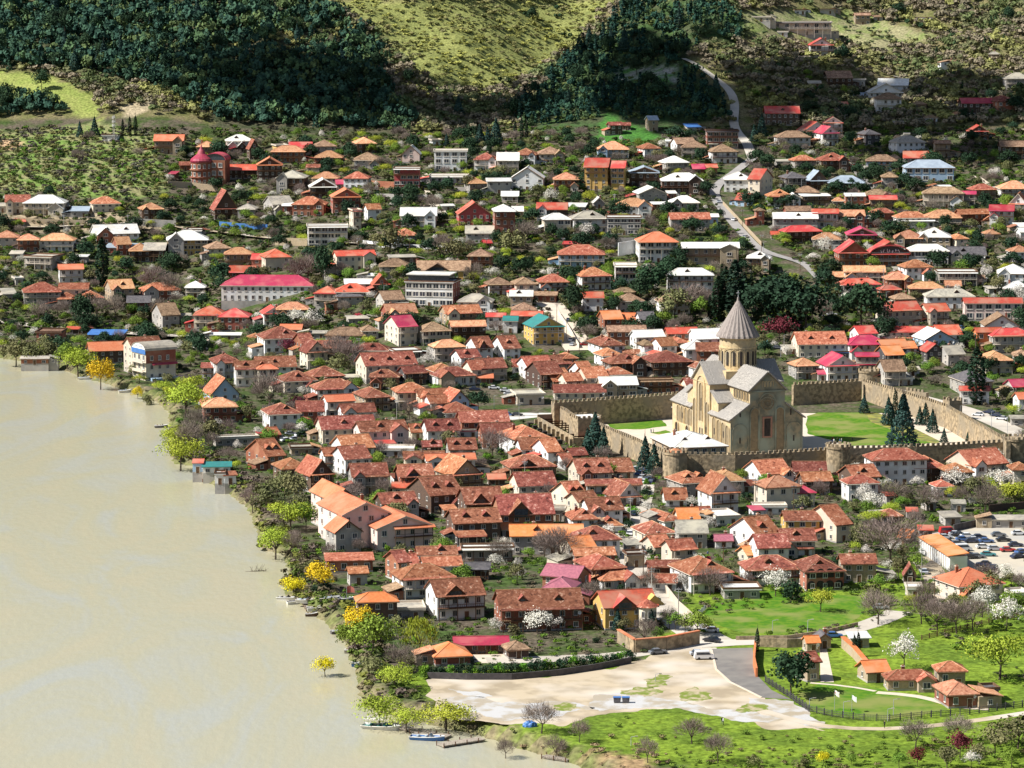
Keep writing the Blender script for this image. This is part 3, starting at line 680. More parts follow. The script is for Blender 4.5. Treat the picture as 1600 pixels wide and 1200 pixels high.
        for k in range(int(w / .5)):
            x = -w/2 + .3 + k * .5; mb.box(x - .04, x + .04, -d/2 - dp + .08, -d/2 - dp + .12, z0 + .14, z0 + .95, 0)
        mb.build('balcony', mv, root)
        ms = MB(); ms.prism([(-w/2 - .2, -d/2 - dp - .35, hw - .15), (-w/2 - .2, -d/2 - .3, hw + .12), (-w/2 - .2, -d/2 - .3, hw + .26), (-w/2 - .2, -d/2 - dp - .35, hw)], (w + .4, 0, 0), 0)
        ms.build('porch_roof', RM[rc], root)
    if kind in 'HG' and h > 1.2:
        nd = opt.count('n')
        for k in range(nd):
            x = (-w * .22 + k * w * .44) if nd > 1 else rd.uniform(-.15, .15) * w
            if nd > 2: x = -w * .35 + k * w * .7 / (nd - 1)
            yy_ = -d/2 * .62; dormer(roof, x, yy_, hw + h * (1 - .62) - .25, rc)
    if kind in 'HGF' and (rd.random() < .3 or 'c' in opt) and h > 1:
        inst('chimney', CHIM, roof, (rd.uniform(-.3, .3) * w if kind != 'F' else w * .2, d * .12 if kind != 'F' else 0, hw + h * .8), 0, (1, 1, 1))
    if rd.random() < .14 and D < 1500: inst('satellite_dish', DISH, root, (w/2 - .8, -d/2 - .4, hw * .75), rd.uniform(-.6, .6))
    if kind in 'HG' and w > 9 and 'B' not in opt and not head and h > 1.2 and fl < 4 and rd.random() < .36:
        gw = w * rd.uniform(.28, .4); pj = rd.uniform(1.8, 3.2); bx = rd.choice([-1, 1]) * (w/2 - gw/2 - .3); gh = min(h * .85, gw * .45); wh = hw - rd.choice([.06, .06, fh * .9 if fl > 1 else .06])
        mb = MB(); mb.box(bx - gw/2, bx + gw/2, -d/2 - pj, -d/2 + .5, -4, wh); mb.prism([(bx-gw/2,-d/2-pj,wh),(bx+gw/2,-d/2-pj,wh),(bx,-d/2-pj,wh+gh)], (0,pj+.4,0), 0); mb.build('wing_wall', WM[wc if rd.random() < .7 else rd.choice('wcsbg')], root)
        mb = MB(); yb = pj + (d/2 * gh / h if wh > hw - .5 else .2)
        for sx in (-1, 1): mb.prism([Vector((bx+sx*(gw/2+.4),-d/2-pj-.5,wh-.35*gh/gw*2)), Vector((bx,-d/2-pj-.5,wh+gh+.02)), Vector((bx,-d/2-pj-.5,wh+gh+.24)), Vector((bx+sx*(gw/2+.4),-d/2-pj-.5,wh-.35*gh/gw*2+.2))], (0, yb + .6, 0), 0)
        mb.build('wing_roof', RM[rc], root)
        for f in range(max(1, round(wh / 3.0))): inst('window', WIN, root, (bx, -d/2 - pj, f * 3.0 + 1.0), 0, (min(2.0, gw*.45), 1, 1.35))
    if 'B' in opt and kind in 'GH':       # big cross gable on the front
        gw = w * .42; gh = h * .8; bx = -w * .12; mb = MB()
        mb.box(bx - gw/2, bx + gw/2, -d/2 - .5, 0, hw - 1.0, hw + .05, 1)
        mb.prism([(bx-gw/2,-d/2-.5,hw),(bx+gw/2,-d/2-.5,hw),(bx,-d/2-.5,hw+gh)], (0,d*.5,0), 1)
        mb.box(bx - gw*.3, bx + gw*.3, -d/2 - .56, -d/2 - .5, hw - .8, hw + gh*.45, 2)
        for sx in (-1, 1):
            mb.prism([Vector((bx+sx*(gw/2+.4),-d/2-.9,hw-.2)), Vector((bx,-d/2-.9,hw+gh+.1)), Vector((bx,-d/2-.9,hw+gh+.32)), Vector((bx+sx*(gw/2+.4),-d/2-.9,hw+.02))], (0,d*.5+.7,0), 0)
        mb.build('cross_gable', [RM[rc], M_WOOD, M_GLASS], roof)
    if name in ('house', 'cottage', 'townhouse') and not head and rd.random() < .6:
        sd = rd.choice([-1, 1]); aw = rd.uniform(3, 5.5); ad = rd.uniform(4, min(8, d)); ah = rd.uniform(2.2, 2.9); x_ = sd * w/2; ay = rd.uniform(-d/2 - 1.5, d/2 - ad + 1)
        mb = MB(); xa, xb = (x_ + .05, x_ + aw) if sd > 0 else (x_ - aw, x_ - .05); mb.box(xa, xb, ay, ay + ad, -4, ah); mb.build('annex_wall', WM[rd.choice(['g', wc, 's', wc, 'b'])], root)
        mb = MB(); hi, lo = ah + 1.1, ah - .1
        za, zb_ = (hi, lo) if sd > 0 else (lo, hi); mb.prism([(xa - (.4 if sd < 0 else -.02), ay - .4, za), (xb + (.4 if sd > 0 else -.02), ay - .4, zb_), (xb + (.4 if sd > 0 else -.02), ay - .4, zb_ + .18), (xa - (.4 if sd < 0 else -.02), ay - .4, za + .18)], (0, ad + .8, 0)); mb.build('annex_roof', RM[rd.choice([rc, rc, 'g', 'p', 'b', 't', 'R'])], root)
        inst('window', WIN, root, ((xa + xb) / 2, ay, ah * .35), 0, (1, 1, 1.1))
    sh = {'H': 'hipped', 'G': 'gabled', 'F': 'front-gabled', 'L': 'flat', 'S': 'lean-to'}[kind]
    st = {1: 'low', 2: 'two-storey', 3: 'three-storey', 4: 'four-storey'}[fl]
    rn = RN[rc]
    if kind == 'L': hd = f"{st} {WN[wc]} house with flat {'pale' if rc in 'wp' else 'dark' if rc in 'kdr' else 'grey'} roof"
    else: hd = f"{st} {WN[wc]} house with {sh} {rn.replace(' metal','').replace(' tiled','')} roof"
    if head: root['label'] = head
    else: where(root, hd.replace(' house ', f' {name} '), xc, (y0 + y1) / 2, name)
    root['category'] = name if cat == 'house' else cat
    root['group'] = 'houses of the town'
    root['_w'] = w; root['_d'] = d; root['_h'] = hw
    return root
def tile(ox, oy, k, txt):
    out = []
    for ln in txt.strip().splitlines():
        for item in ln.split(';'):
            p = item.split()
            if len(p) < 8: continue
            n = [float(v) for v in p[:5]]
            rot = None; opt = ''; 
            for q in p[8:]:
                try: rot = float(q)
                except ValueError: opt += q
            out.append(house(ox + n[0]/k, ox + n[1]/k, oy + n[2]/k, oy + n[3]/k, oy + n[4]/k, p[5], p[6], p[7], rot, opt))
    return out
tile(0, 180, 4, """
20 180 498 545 605 G r c 8; 155 395 497 550 615 H w c 0 v; 310 430 545 570 610 S g d; -30 45 545 570 610 S g g; 548 742 508 555 605 H t c; 435 550 568 600 640 S s g
855 1015 548 590 655 H p d v; 968 1140 118 160 240 G o s 0 v; 638 745 122 128 166 L w w; 1230 1345 160 205 235 H p s; 1405 1575 125 165 210 H w g n; 1465 1550 170 205 240 F w d; 1535 1620 155 205 278 F r d
1115 1195 288 312 350 G r b; 1425 1610 308 345 385 G R d 0 v; 1305 1480 478 590 640 F r d 14; 1485 1600 545 590 628 H g g
555 850 683 745 800 G w w 18 nn; -40 110 720 770 815 H p g; 95 240 745 785 835 H p b; 250 455 738 785 842 H p w; 685 815 760 812 862 G p b 20; 660 880 800 830 870 S s b; 790 940 785 855 890 H p d; 900 1035 800 850 892 G g d
1035 1290 715 780 880 H w y 6 Wv; 1165 1262 700 722 760 L w B; 1265 1435 785 835 895 H b g; 155 370 870 890 970 L g g -18; 440 550 870 885 935 S w g; 355 515 930 965 1045 G o w 12 v; 1400 1575 825 870 950 H p s v; 1435 1590 950 995 1020 G R b
370 545 1048 1090 1150 G t c; 340 480 1100 1150 1200 H t c; 470 640 1090 1145 1190 H t c; 640 830 1022 1085 1200 G p s 20 n; 865 1115 1048 1100 1160 H t b; 790 935 1130 1175 1225 G k b; 1155 1280 1050 1095 1115 H w g; 125 370 1040 1105 1210 H t g v; -20 100 1050 1120 1170 S g g; 60 145 1012 1025 1062 L w g
-30 90 640 660 700 L g s; 95 160 650 668 700 S R g; 60 140 845 870 900 S g g
""")
tile(400, 180, 4, """
90 200 178 195 245 L g y; 100 300 190 230 290 H p b 0 v; 205 345 172 215 245 G R w; 350 497 157 200 240 H b g; 550 605 180 190 220 L g s; 600 748 125 185 220 H p d; 370 535 225 270 300 H p b; 615 775 222 285 315 H b g
0 160 268 312 420 F o d 4 v; 130 310 333 395 475 H g d v; 315 400 312 325 385 G r c v; 355 515 358 400 435 H p c; 550 710 358 400 440 H t w; 325 500 405 452 515 F w d 6 v; 490 580 400 430 465 G m b; 460 650 465 512 620 F o b 8 v
40 225 503 560 620 G g g 24; 165 285 545 565 622 S w b; 230 435 508 560 625 H t b; 575 660 582 600 720 L r c v; 670 780 552 590 655 G t w; 320 565 675 700 815 L w w 5 vW; 850 1015 702 755 805 H t B v; 910 1120 575 630 690 G w w 0 v
865 1020 318 338 478 L w R 0 W; 915 1030 197 245 285 F w p; 1095 1315 345 385 435 L w w 0 ; 1365 1510 230 280 345 H r w v; 1510 1640 232 285 355 G w g 0 v; 1300 1440 388 430 482 H p g; 1440 1590 392 415 485 G w g
1255 1460 550 620 685 F R R 6; 1480 1620 535 600 790 H w b 4 vv; 1535 1640 465 505 545 S w g; 1315 1480 690 740 785 G g g 0 n; 1410 1475 785 800 832 G R b; 1325 1480 845 890 925 H b b; 485 735 845 882 968 G R c 16; 775 960 892 945 1005 H b g; 825 995 870 890 935 S g d
-30 50 825 900 965 G R b; 20 210 830 890 970 H R c 14; 365 520 1062 1115 1190 H R g v; 500 705 1050 1105 1180 H R g n; 550 720 1030 1065 1095 G w w; 715 835 1005 1060 1110 F R b 10 v; 500 660 1110 1135 1200 H k g; 745 920 1095 1155 1215 G b g 20; 1430 1600 1010 1060 1120 H b w v
1265 1480 1130 1185 1210 H g w; 200 330 400 430 460 S g g; 700 830 1000 1020 1040 S w g; 1150 1240 560 575 600 S w g; 1080 1160 150 165 190 L g w
""")
tile(800, 180, 4, """
595 692 48 70 98 G r d; 690 742 45 65 95 G r d; 835 915 2 30 102 G s s 14; 15 162 200 250 305 H r w v; 160 325 192 245 302 H b w v; 540 725 162 215 265 H p B v; 700 770 215 235 265 L g g; 790 925 162 210 265 H t w
1000 1145 140 180 232 G b w; 960 1005 150 165 200 S w w; 1065 1215 162 205 255 H b g; 1235 1405 182 230 295 H b w v; 455 620 265 325 470 G R y -8 v; 618 722 270 330 470 G R y -8 vW; 930 1100 258 302 345 H w g; 740 915 328 362 440 F s d 0 v
1120 1205 302 335 372 G m b; 1205 1285 302 328 372 G R b; 0 200 330 395 465 F w w -4 ; 265 415 350 402 485 H p b 0 v; 945 1185 360 412 485 H w d 0 nv; 770 965 455 492 545 F w g; 965 1030 470 490 525 S w b; 990 1165 503 548 612 H w c
655 865 522 575 615 H p w; 870 980 540 555 605 S w b; 990 1230 615 658 695 G t g; 1195 1290 617 635 682 G w B; 190 365 612 655 732 H w c W; 370 590 597 650 735 H g w nv; 600 800 625 645 750 L w g 0 W; 160 345 550 595 635 G R d; 345 470 548 575 605 S w g
0 70 545 600 640 G w s; 500 580 515 545 585 F w g; 645 775 920 945 1075 L w w 0 W; 1075 1405 790 828 930 G w s 0 v; 320 430 790 810 840 S R b; 300 570 808 872 945 H t B 0 v; 980 1250 950 998 1115 H w w 0 nv; 1330 1500 352 402 485 H w w n; 1480 1640 330 400 525 G R c -26; 1400 1525 485 530 575 G R B -20
1515 1580 575 595 690 H b b; 1470 1625 850 895 975 H w s nv; 400 615 950 1008 1085 H t w 14 v; 160 350 992 1045 1100 H t w; 0 150 1010 1065 1105 H b c; -10 130 1095 1135 1195 G w s n; 130 285 1110 1125 1175 G b b; 435 570 1105 1145 1205 G R w; 905 1110 1110 1168 1240 H b w; 650 820 1130 1180 1205 H b g; 
640 770 1080 1110 1150 H b s; 1040 1090 120 130 150 S g g; 1230 1290 170 182 210 S g g; 560 640 210 225 260 S g g
""")
tile(1200, 180, 4, """
55 260 98 140 205 H b w v; 200 385 48 102 140 F R w 10; 350 470 15 50 115 F R w; 300 440 75 115 185 F m w v; 570 700 82 125 172 H k k; 775 980 135 178 210 H g w; 1040 1140 158 180 255 G b s; 1260 1375 70 105 140 F R d; 1460 1650 157 195 275 G b d 0 v
145 300 250 285 335 H t g; 45 145 275 290 325 S g g; 320 500 235 285 345 H t d nv; 620 815 247 288 345 H b B v; 715 815 358 395 425 H b g; 855 1045 225 270 315 G R w; 85 235 348 395 465 H k k; 240 375 352 412 462 F s d; 385 610 377 425 480 H s d
0 155 458 510 565 H t w nv; 115 205 492 515 575 F w w; 170 320 452 492 520 H b g; 205 385 490 505 565 S w s; 405 480 505 535 575 H p g; 480 605 495 505 592 G w b; 605 760 472 512 540 H b b; 640 800 500 528 592 G R s 0 v
980 1230 448 492 575 H b c v; 1155 1300 475 495 565 G m g; 1265 1425 430 468 525 H t s; 1455 1640 410 462 505 H p w; 1510 1650 495 558 605 F o w -14; 1390 1550 557 598 705 G m w -10 v; 105 270 577 610 640 G b b; 45 300 612 652 695 G w g 0 n; 280 440 585 615 700 G R w; 430 600 590 632 695 G p b
455 660 628 650 712 S w b; 645 785 585 615 660 H t b; 800 1000 602 642 705 H t w; 835 1035 642 660 712 S w w; 990 1205 590 642 695 H p g v; 1185 1405 592 625 670 G t b; 90 330 695 735 775 H R d v; 20 120 728 745 780 G R d; 285 460 740 785 815 H p g; 500 680 712 750 800 F m d
795 980 725 778 815 H p s; 945 1155 710 772 805 H w s n; 1145 1250 728 780 815 H t c; 1350 1450 708 745 775 H p s; 880 1120 805 850 935 H w w 0 W; 1140 1355 820 875 925 G k c 0 n; 1510 1650 820 862 895 H p w
485 725 942 985 1025 G p w; 405 500 975 1010 1045 G p b; 835 1025 910 960 1000 H t w; 785 850 950 970 1000 S g g; 1070 1300 960 985 1065 L w g 0 vW; 1445 1650 935 1000 1035 H w w; 1480 1650 1040 1088 1130 H w g; 445 700 1020 1062 1130 H R w; 735 900 980 1032 1070 H p b
690 830 1065 1095 1150 H R b; 700 760 1110 1130 1160 S O b; 890 1100 1040 1085 1140 H p s; 1000 1280 1085 1135 1195 H g w n; 1110 1210 1045 1080 1100 G p s; 775 915 1125 1165 1190 H b s; 1300 1360 980 1040 1060 G b g; 1360 1460 1080 1100 1120 S g g
1050 1150 440 450 480 S w g; 1350 1400 620 640 690 S R w; 1560 1650 700 730 790 G w w; 860 880 100 120 150 S g g; 1550 1650 670 700 740 S w g
""")
tile(0, 400, 4, """
1215 1400 310 370 450 H R c 0 v; 1370 1555 325 382 460 H R b; 930 1115 285 372 455 G b g 22; 230 390 455 480 600 L b b; 415 530 440 460 492 S R d; 555 775 458 490 540 S B d; 530 765 540 600 650 G o d 14; 760 1000 500 565 740 G r c 24 vv
1540 1650 475 512 565 H t b; 1255 1400 662 695 770 S r w; 1300 1500 597 670 770 H r w 14 v; 1455 1700 650 705 820 G r w 10 nnv; 1255 1485 775 870 925 F t B 18; 1250 1475 890 952 1010 H p b 10; 1330 1600 1160 1172 1190 L w g
500 560 350 370 400 S g g; 1110 1200 360 375 410 S g g; 1180 1300 520 540 590 L w w; 1320 1500 490 510 530 S w g; 130 300 640 660 680 S g b
""")
tile(400, 400, 4, """
20 175 325 362 435 F R w 12; 130 320 292 340 385 H p g; 780 1000 305 368 405 G p b 16; 800 1000 365 440 565 G m c 26 c; 1000 1210 412 472 545 H b c 14 W; 1150 1400 315 370 405 G t s 18; 1210 1430 402 442 525 G p d 10 v; 1545 1640 370 402 485 G T w; 1440 1560 362 385 440 G R w; 150 290 430 465 500 G o g
0 290 440 518 605 H r w 16 n; 220 360 495 562 590 G r b 22; 265 440 535 600 705 F r c 20; 380 590 530 580 625 G r c; 440 690 448 502 550 H b g; 640 765 438 482 510 H b g; -20 240 630 700 740 G r w 10 n; 0 135 672 705 825 H o c 10 W
120 370 718 785 845 H r c 20 n; 305 540 698 762 800 H r c 20; 340 630 770 835 910 H r w 16 v; 610 830 545 592 645 H r g n; 625 990 605 692 755 G r c 18 nnn; 715 890 710 760 805 H r b 0 n; 885 1060 685 735 800 G r k 22; 830 1025 580 600 660 L w k v
1065 1250 665 722 785 H t w 20; 1085 1360 690 752 825 H r w 20 v; 1220 1400 585 642 695 G r w 24 n; 1290 1440 650 715 780 G t c 20; 1350 1560 640 705 770 G r c 18; 1310 1480 500 575 650 G r w 20 nB; 1470 1650 495 580 640 G r w 20 n; 1085 1300 525 575 640 H p g
605 830 800 885 965 H r s 20; 410 610 865 910 1010 G o w 20; 30 270 912 990 1080 H r w 16 n; 240 420 915 985 1020 G r b; 510 740 940 1000 1030 G r w 14; 850 1080 785 850 965 H t c 12 v; 985 1230 830 882 960 G t c 18; 1150 1330 855 915 960 F t B 22; 1130 1370 910 980 1020 H t w 18; 1040 1200 880 940 970 G t w 20
370 735 1000 1088 1160 G r c 14 n; 610 935 1030 1100 1195 G r p 18 n; 940 1050 1020 1100 1150 G t c 12 n; 1035 1270 1020 1098 1150 G r w 12 nn; 1260 1570 975 1048 1090 G r b 10; 1215 1390 1065 1100 1140 L m w; 1390 1600 1045 1118 1190 G r w 14
640 760 860 885 930 S B k; 1360 1480 740 765 800 G o b; 520 640 745 760 800 S g g; 560 700 375 400 430 S g g; 820 940 280 300 330 S g g; 330 440 470 490 520 S g g; 700 800 600 620 660 S w w
""")
tile(800, 400, 4, """
80 320 385 442 560 F T y 16 v; 540 690 342 400 445 G O b; 680 775 345 398 445 G O b; 775 895 348 402 460 G k w; 485 700 470 570 610 H r w 18 n; 600 830 440 482 520 G b b; 745 950 472 520 555 G w w; 0 190 350 382 420 G R c; 0 150 300 350 380 H b c; 
960 1160 450 492 540 G R b; 1105 1320 475 542 565 G w w 16; 1060 1250 555 612 630 H w w; 975 1100 495 560 590 H t b; 870 1030 515 572 615 G t w 24; 780 900 505 562 610 H b w 16; 1155 1290 555 612 640 G r b; 1250 1330 535 572 620 G R s
30 250 625 695 760 G t w 22 W; 90 310 665 750 790 G r d 24; 160 375 697 782 840 G t d 26; 200 370 622 680 720 G r c 22; 280 410 597 650 690 H t b; 360 510 660 738 780 G t w 22; 520 690 572 632 670 H t w 18; 575 830 615 678 735 H r d 16 nv; 830 1120 582 672 720 H r d 12 v
290 440 745 800 830 G t c 20; 400 600 700 775 810 G t c 20; 560 745 700 750 790 H t c 16; 265 575 797 852 900 G r c 4; 540 780 750 808 875 G w s 8 W; 785 1000 770 782 860 L b b 6; 1030 1110 645 690 740 H t w; 1095 1270 610 712 775 H r w 22; 1060 1160 755 802 860 G r c 14
0 200 830 872 935 L g c 10; 0 110 640 690 740 G r w; 690 800 580 610 650 G r k
""")
tile(1200, 400, 4, """
1240 1575 255 292 405 G R p 0 W; 695 955 285 345 442 G R c 18; 960 1135 292 345 445 G R c 16; 525 680 440 492 535 G R w 18; 770 1060 440 478 525 G R w 0; 780 1050 478 520 560 S R s; 1040 1210 435 500 545 G R w 10; 935 1165 475 528 590 F w B 14
485 750 500 562 610 H m w 10; 680 880 525 578 625 G O k 18; 800 930 535 582 625 G O w 14; 175 485 478 560 605 G t c 6 nn; 370 600 590 618 645 L B k; 140 315 640 692 745 H p g; 330 560 628 688 775 F m w 12; 550 690 600 628 700 G m g 0; 550 690 655 688 720 S m g; 300 370 700 740 780 G m g
700 860 650 727 780 G b g 8 v; 690 850 580 642 665 G O k 16; 960 1100 562 606 640 F R k; 1080 1230 560 620 665 G g g 16; 1295 1465 445 478 575 G R o 8; 1390 1650 450 502 595 H R g 8 v; 1360 1560 390 452 480 F b w; 1335 1525 585 657 715 H p c 8; 1540 1650 570 622 680 H b g
1175 1400 700 792 845 H k g 12; 1205 1385 825 852 890 G R w; 1495 1650 770 822 870 G m g 16; 1545 1650 845 892 970 G o w 10; 760 910 755 772 812 L w g; 860 950 690 715 750 S g w; 90 200 560 590 620 S g g; 1520 1640 1000 1020 1060 S g g
""")
tile(250, 640, 4, """
520 770 155 300 345 G t b 30 nn; 695 930 290 372 475 H t d 20; 845 1075 320 408 510 F t d 26 v; 200 270 305 335 398 S R B; 260 440 325 362 405 S T w; 345 400 390 405 470 L w w; 380 480 395 412 470 S r w
995 1200 235 290 365 G t w 16 v; 1065 1330 160 252 320 G t w 22; 1065 1310 225 315 395 G r w 24; 1170 1420 330 418 520 G r g 10; 1340 1470 215 240 260 S R g; 1370 1580 245 270 300 L w w; 640 740 100 160 200 G t b 26
1450 1590 448 485 545 G R c; 1525 1650 280 320 360 G r c; 1440 1520 350 430 480 S r w; 1340 1600 545 620 650 G r d 18 n; 1100 1180 120 160 200 G r b; 800 950 225 245 290 L g s
""")
tile(600, 640, 4, """
65 305 348 432 485 G r b 12 B; 125 370 275 322 360 G r c; 260 560 285 328 375 G o w 10; 320 600 320 410 510 F t s 24 v; 230 360 190 232 275 G r d 8 n; 385 575 182 258 310 G r g 8 nn; 150 480 425 562 600 G r d 26 nn; 
590 810 88 158 215 G r b 10; 725 1030 80 188 275 H t w 20; 820 1000 195 272 300 G r w 12; 925 1110 200 292 320 G t w 24; 745 1065 280 362 440 H r s 14 Bv; 790 1070 395 488 540 G r c 14; 1060 1190 255 342 380 G t w 24; 1130 1270 250 300 330 G r c 20; 1160 1420 300 398 490 G r c 14 nn; 1385 1560 292 388 440 G r c 12
460 740 510 620 650 G r d 12 B; 690 1050 530 672 720 G r b 8 B; 390 720 625 722 780 G r d 14 nn; 440 635 760 790 860 S t k; 720 800 685 752 800 G O g; 800 1230 710 788 895 G O g 2 n; 1050 1270 450 562 625 G t c 26 nn; 1140 1340 540 610 640 G r c 26; 1265 1600 430 470 535 G r w 6; 1385 1600 465 545 605 F r w 22 v
1135 1335 620 707 745 H t w 12 n; 1335 1490 655 727 775 H t w 12 n; 1230 1490 570 658 690 G r w 16 n; 1170 1470 735 828 890 H r w 12 n; 1100 1320 800 882 935 G O c 24; 1180 1440 870 925 975 G t b 10; 1205 1500 890 1005 1065 H t d 20 v; 1290 1590 955 1062 1135 H t w 16 v
0 160 865 950 1080 G r b 26; 90 250 890 965 1020 G t b 26; 200 450 880 938 970 G r g 8 n; 50 430 965 1062 1165 H t w 18 v; 230 480 945 1010 1045 G t w 10; 510 660 950 990 1060 G k d 0 v; 995 1280 1005 1085 1120 G P b -24; 1000 1225 1050 1135 1185 H P y -14; 1120 1290 1050 1095 1130 G R c
350 460 600 640 680 S t d; 1040 1140 610 630 700 L g c; 490 800 855 870 950 L w g 4; 640 760 400 440 480 G R d; 1490 1600 820 860 900 S g g
""")
tile(900, 640, 4, """
580 840 370 462 530 H t g 22 nn; 840 1050 365 452 500 H p g 10; 1070 1340 325 422 460 G t w 22; 775 1015 420 522 645 F t w 18 v; 545 695 495 577 610 G t w 4 n; 1130 1400 410 488 610 H p c 18; 1330 1495 475 522 600 H m c 10; 1365 1560 338 402 440 G r w; 1300 1440 370 420 450 G r b 16; 1400 1600 400 460 500 G t d 10
425 660 565 705 745 H t w 24; 365 615 680 772 845 H r c 18 W; 620 775 610 702 740 G O c; 625 820 720 806 830 G g g 4; 745 845 625 655 690 G t b; 815 1020 655 700 730 L w w; 985 1275 665 792 870 G t w 28 n; 860 980 790 835 870 G P w; 415 600 795 878 910 G t c 22; 540 750 840 910 940 G t c 20
445 650 935 980 1050 G r b 6 v; 470 645 1020 1080 1135 G t w; 610 970 905 1033 1120 H t w 20 nv; 1270 1495 750 832 880 G r c 6 n; 1100 1330 810 905 930 G r w 10; 1320 1480 820 880 920 G r w 8; 1020 1140 860 922 960 G O c 22; 1045 1400 905 1000 1095 H r w 8 nv; 1010 1120 440 480 520 G r c
915 1150 1100 1135 1185 L w g 4; 300 435 890 910 990 L g s; 1110 1310 620 635 660 L w w; 1080 1180 640 655 680 S m w
""")
tile(1200, 640, 4, """
630 990 235 312 480 H t w 10; 870 1110 295 375 420 H t d 10 nv; 1100 1280 330 402 460 H t k 10; 1028 1160 430 478 550 H t w 14; 1155 1500 250 355 430 G t c 26; 1520 1650 310 372 485 H t c; 465 700 350 435 480 G t d 20 n; 475 690 415 472 530 H t w 12; 360 500 400 445 480 H t w 12; 600 705 480 540 560 G R k 16
100 320 645 708 755 G r y 4; 100 180 625 680 740 G t y 22; 260 520 582 724 810 G t c 28; 690 840 615 665 715 H r s; 1080 1210 655 700 725 S g g; 870 940 630 655 690 S R g; 640 760 650 670 710 S g g; 820 940 750 806 850 G O g -28; 940 1040 732 755 805 S R k
455 675 905 970 1040 G r s 4; 870 910 980 1040 1090 F r d; 1085 1475 990 1110 1180 H o c 22 q; 730 800 545 565 590 S R g; 960 1060 570 590 630 S g g; 1150 1240 580 600 640 S g g; 1400 1640 680 700 740 S g g; 870 970 1108 1140 1180 L w c
""")
tile(400, 900, 4, """
620 880 120 185 235 H O d 8; 1060 1420 10 125 265 G r w 16 Bv; 560 700 -60 -20 60 G t g 12; 825 1050 195 240 275 L g g 6; 1070 1340 400 502 565 H O b 12; 1240 1570 375 422 485 G m b 4 v; 760 830 205 230 260 S r b
""")
tile(800, 900, 4, """
-60 110 430 492 520 H b d; -100 430 70 205 350 G r b 8 nnv
""")
tile(1200, 900, 4, """
180 325 460 532 665 G t s 24 x; 230 320 405 440 480 G O s 10; 300 390 365 395 455 F k s 8; 572 765 515 597 670 G O s 14; 740 1042 575 642 718 H t s 4 x; 1050 1240 520 588 700 H t s 4; 1070 1312 625 737 830 H p b 12; 1340 1440 695 715 785 L k s 10; 500 640 380 405 450 S w s; 1500 1640 90 120 180 L w g
""")
tile(800, 0, 2, """
933 1003 122 142 176 F R w 0 W; 980 1062 222 245 272 G b d; 1020 1105 238 250 272 L w g; 1118 1218 262 290 318 F w w 0; 1140 1215 290 310 346 H b w 0 v; 1148 1245 246 268 300 G w w -10; 1500 1575 292 318 350 H r b; 1405 1500 308 325 346 G m d; 795 895 332 355 388 G R d n; 735 812 50 56 68 L g c; 1545 1620 228 248 272 H g g; 900 932 178 181 194 L w w; 955 1005 28 34 44 L g g; 820 990 60 72 110 L k c 0 W; 1065 1130 290 300 312 S s g; 1130 1160 55 60 66 S b g; 540 590 390 402 412 S B g
""")

house(993, 1061, 361, 378, 411, 'H', 'o', 'w', 4, 'W', 'tall white three-storey villa with a vivid orange hipped roof and arched ground floor', 'villa', 'villa', maxw=5)
house(677, 731, 231, 237, 268, 'L', 'w', 'w', 0, 'W', 'white modern villa with wide dark windows above a white garage block', 'villa', 'villa', maxw=4)
house(1103, 1155, 201, 206, 232, 'L', 'k', 'b', 0, 'W', 'boxy brick building framed by a black flat roof beside the hill road', 'office', 'building', maxw=5)
house(650, 736, 406, 422, 438, 'G', 'b', 'y', 0, 'Bx', 'long ochre house with weathered brown roof and front gable behind the white hotel', 'house', 'house', maxw=6)
house(1413, 1492, 249, 262, 285, 'H', 's', 'B', 0, 'W', 'large pale blue-roofed mansion with two rows of windows on the right slope', 'mansion', 'mansion', maxw=6)

tile(1200, 0, 4, """
150 235 66 72 92 L g w; 310 420 58 64 88 L g s; 540 640 100 106 128 G b s; 870 1040 110 118 140 L w s; 1190 1290 628 640 662 S p b; 540 650 585 600 625 S s g; 700 800 490 500 520 L g w; 60 130 205 212 228 L w w; 640 700 560 575 600 G b s; 250 330 505 520 550 G g s
1120 1200 380 392 415 G b w; 1380 1450 330 342 365 H g s; 980 1060 720 735 765 H b w; 1150 1230 700 715 745 H p w; 780 850 760 775 800 G g s; 900 990 640 655 690 H b s; 420 500 640 652 680 G R w
""")
# ================================================================ named buildings
def part_mb(mb, name, mats, root): return mb.build(name, mats, root)
house(343, 494, 430, 446, 472, 'H', 'm', 'w', -3, '', 'long white two-storey school with a bright pink-crimson hipped roof', 'school', 'school', dep=15, maxw=13)
r_ = house(631, 720, 436, 442, 481, 'L', 'w', 'w', -12, 'WD', 'white four-storey hotel with a dark glazed top floor and brick side', 'hotel', 'hotel', dep=13, maxw=7)
w_, d_, h_ = r_['_w'], r_['_d'], r_['_h']
mb = MB(); mb.box(-w_/2+1, w_/2-2, -d_/2+1, d_/2-1, h_+.4, h_+3.1); mb.build('glazed_storey', M_GLASS, r_)
mb = MB(); mb.box(-w_/2+.2, w_/2-1.2, -d_/2, d_/2, h_+3.1, h_+3.5); mb.build('penthouse_roof', RM['w'], r_)
mb = MB(); mb.box(w_/2, w_/2+.1, -d_/2, d_/2, 0, h_-.2); mb.build('brick_gable', WM['b'], r_)
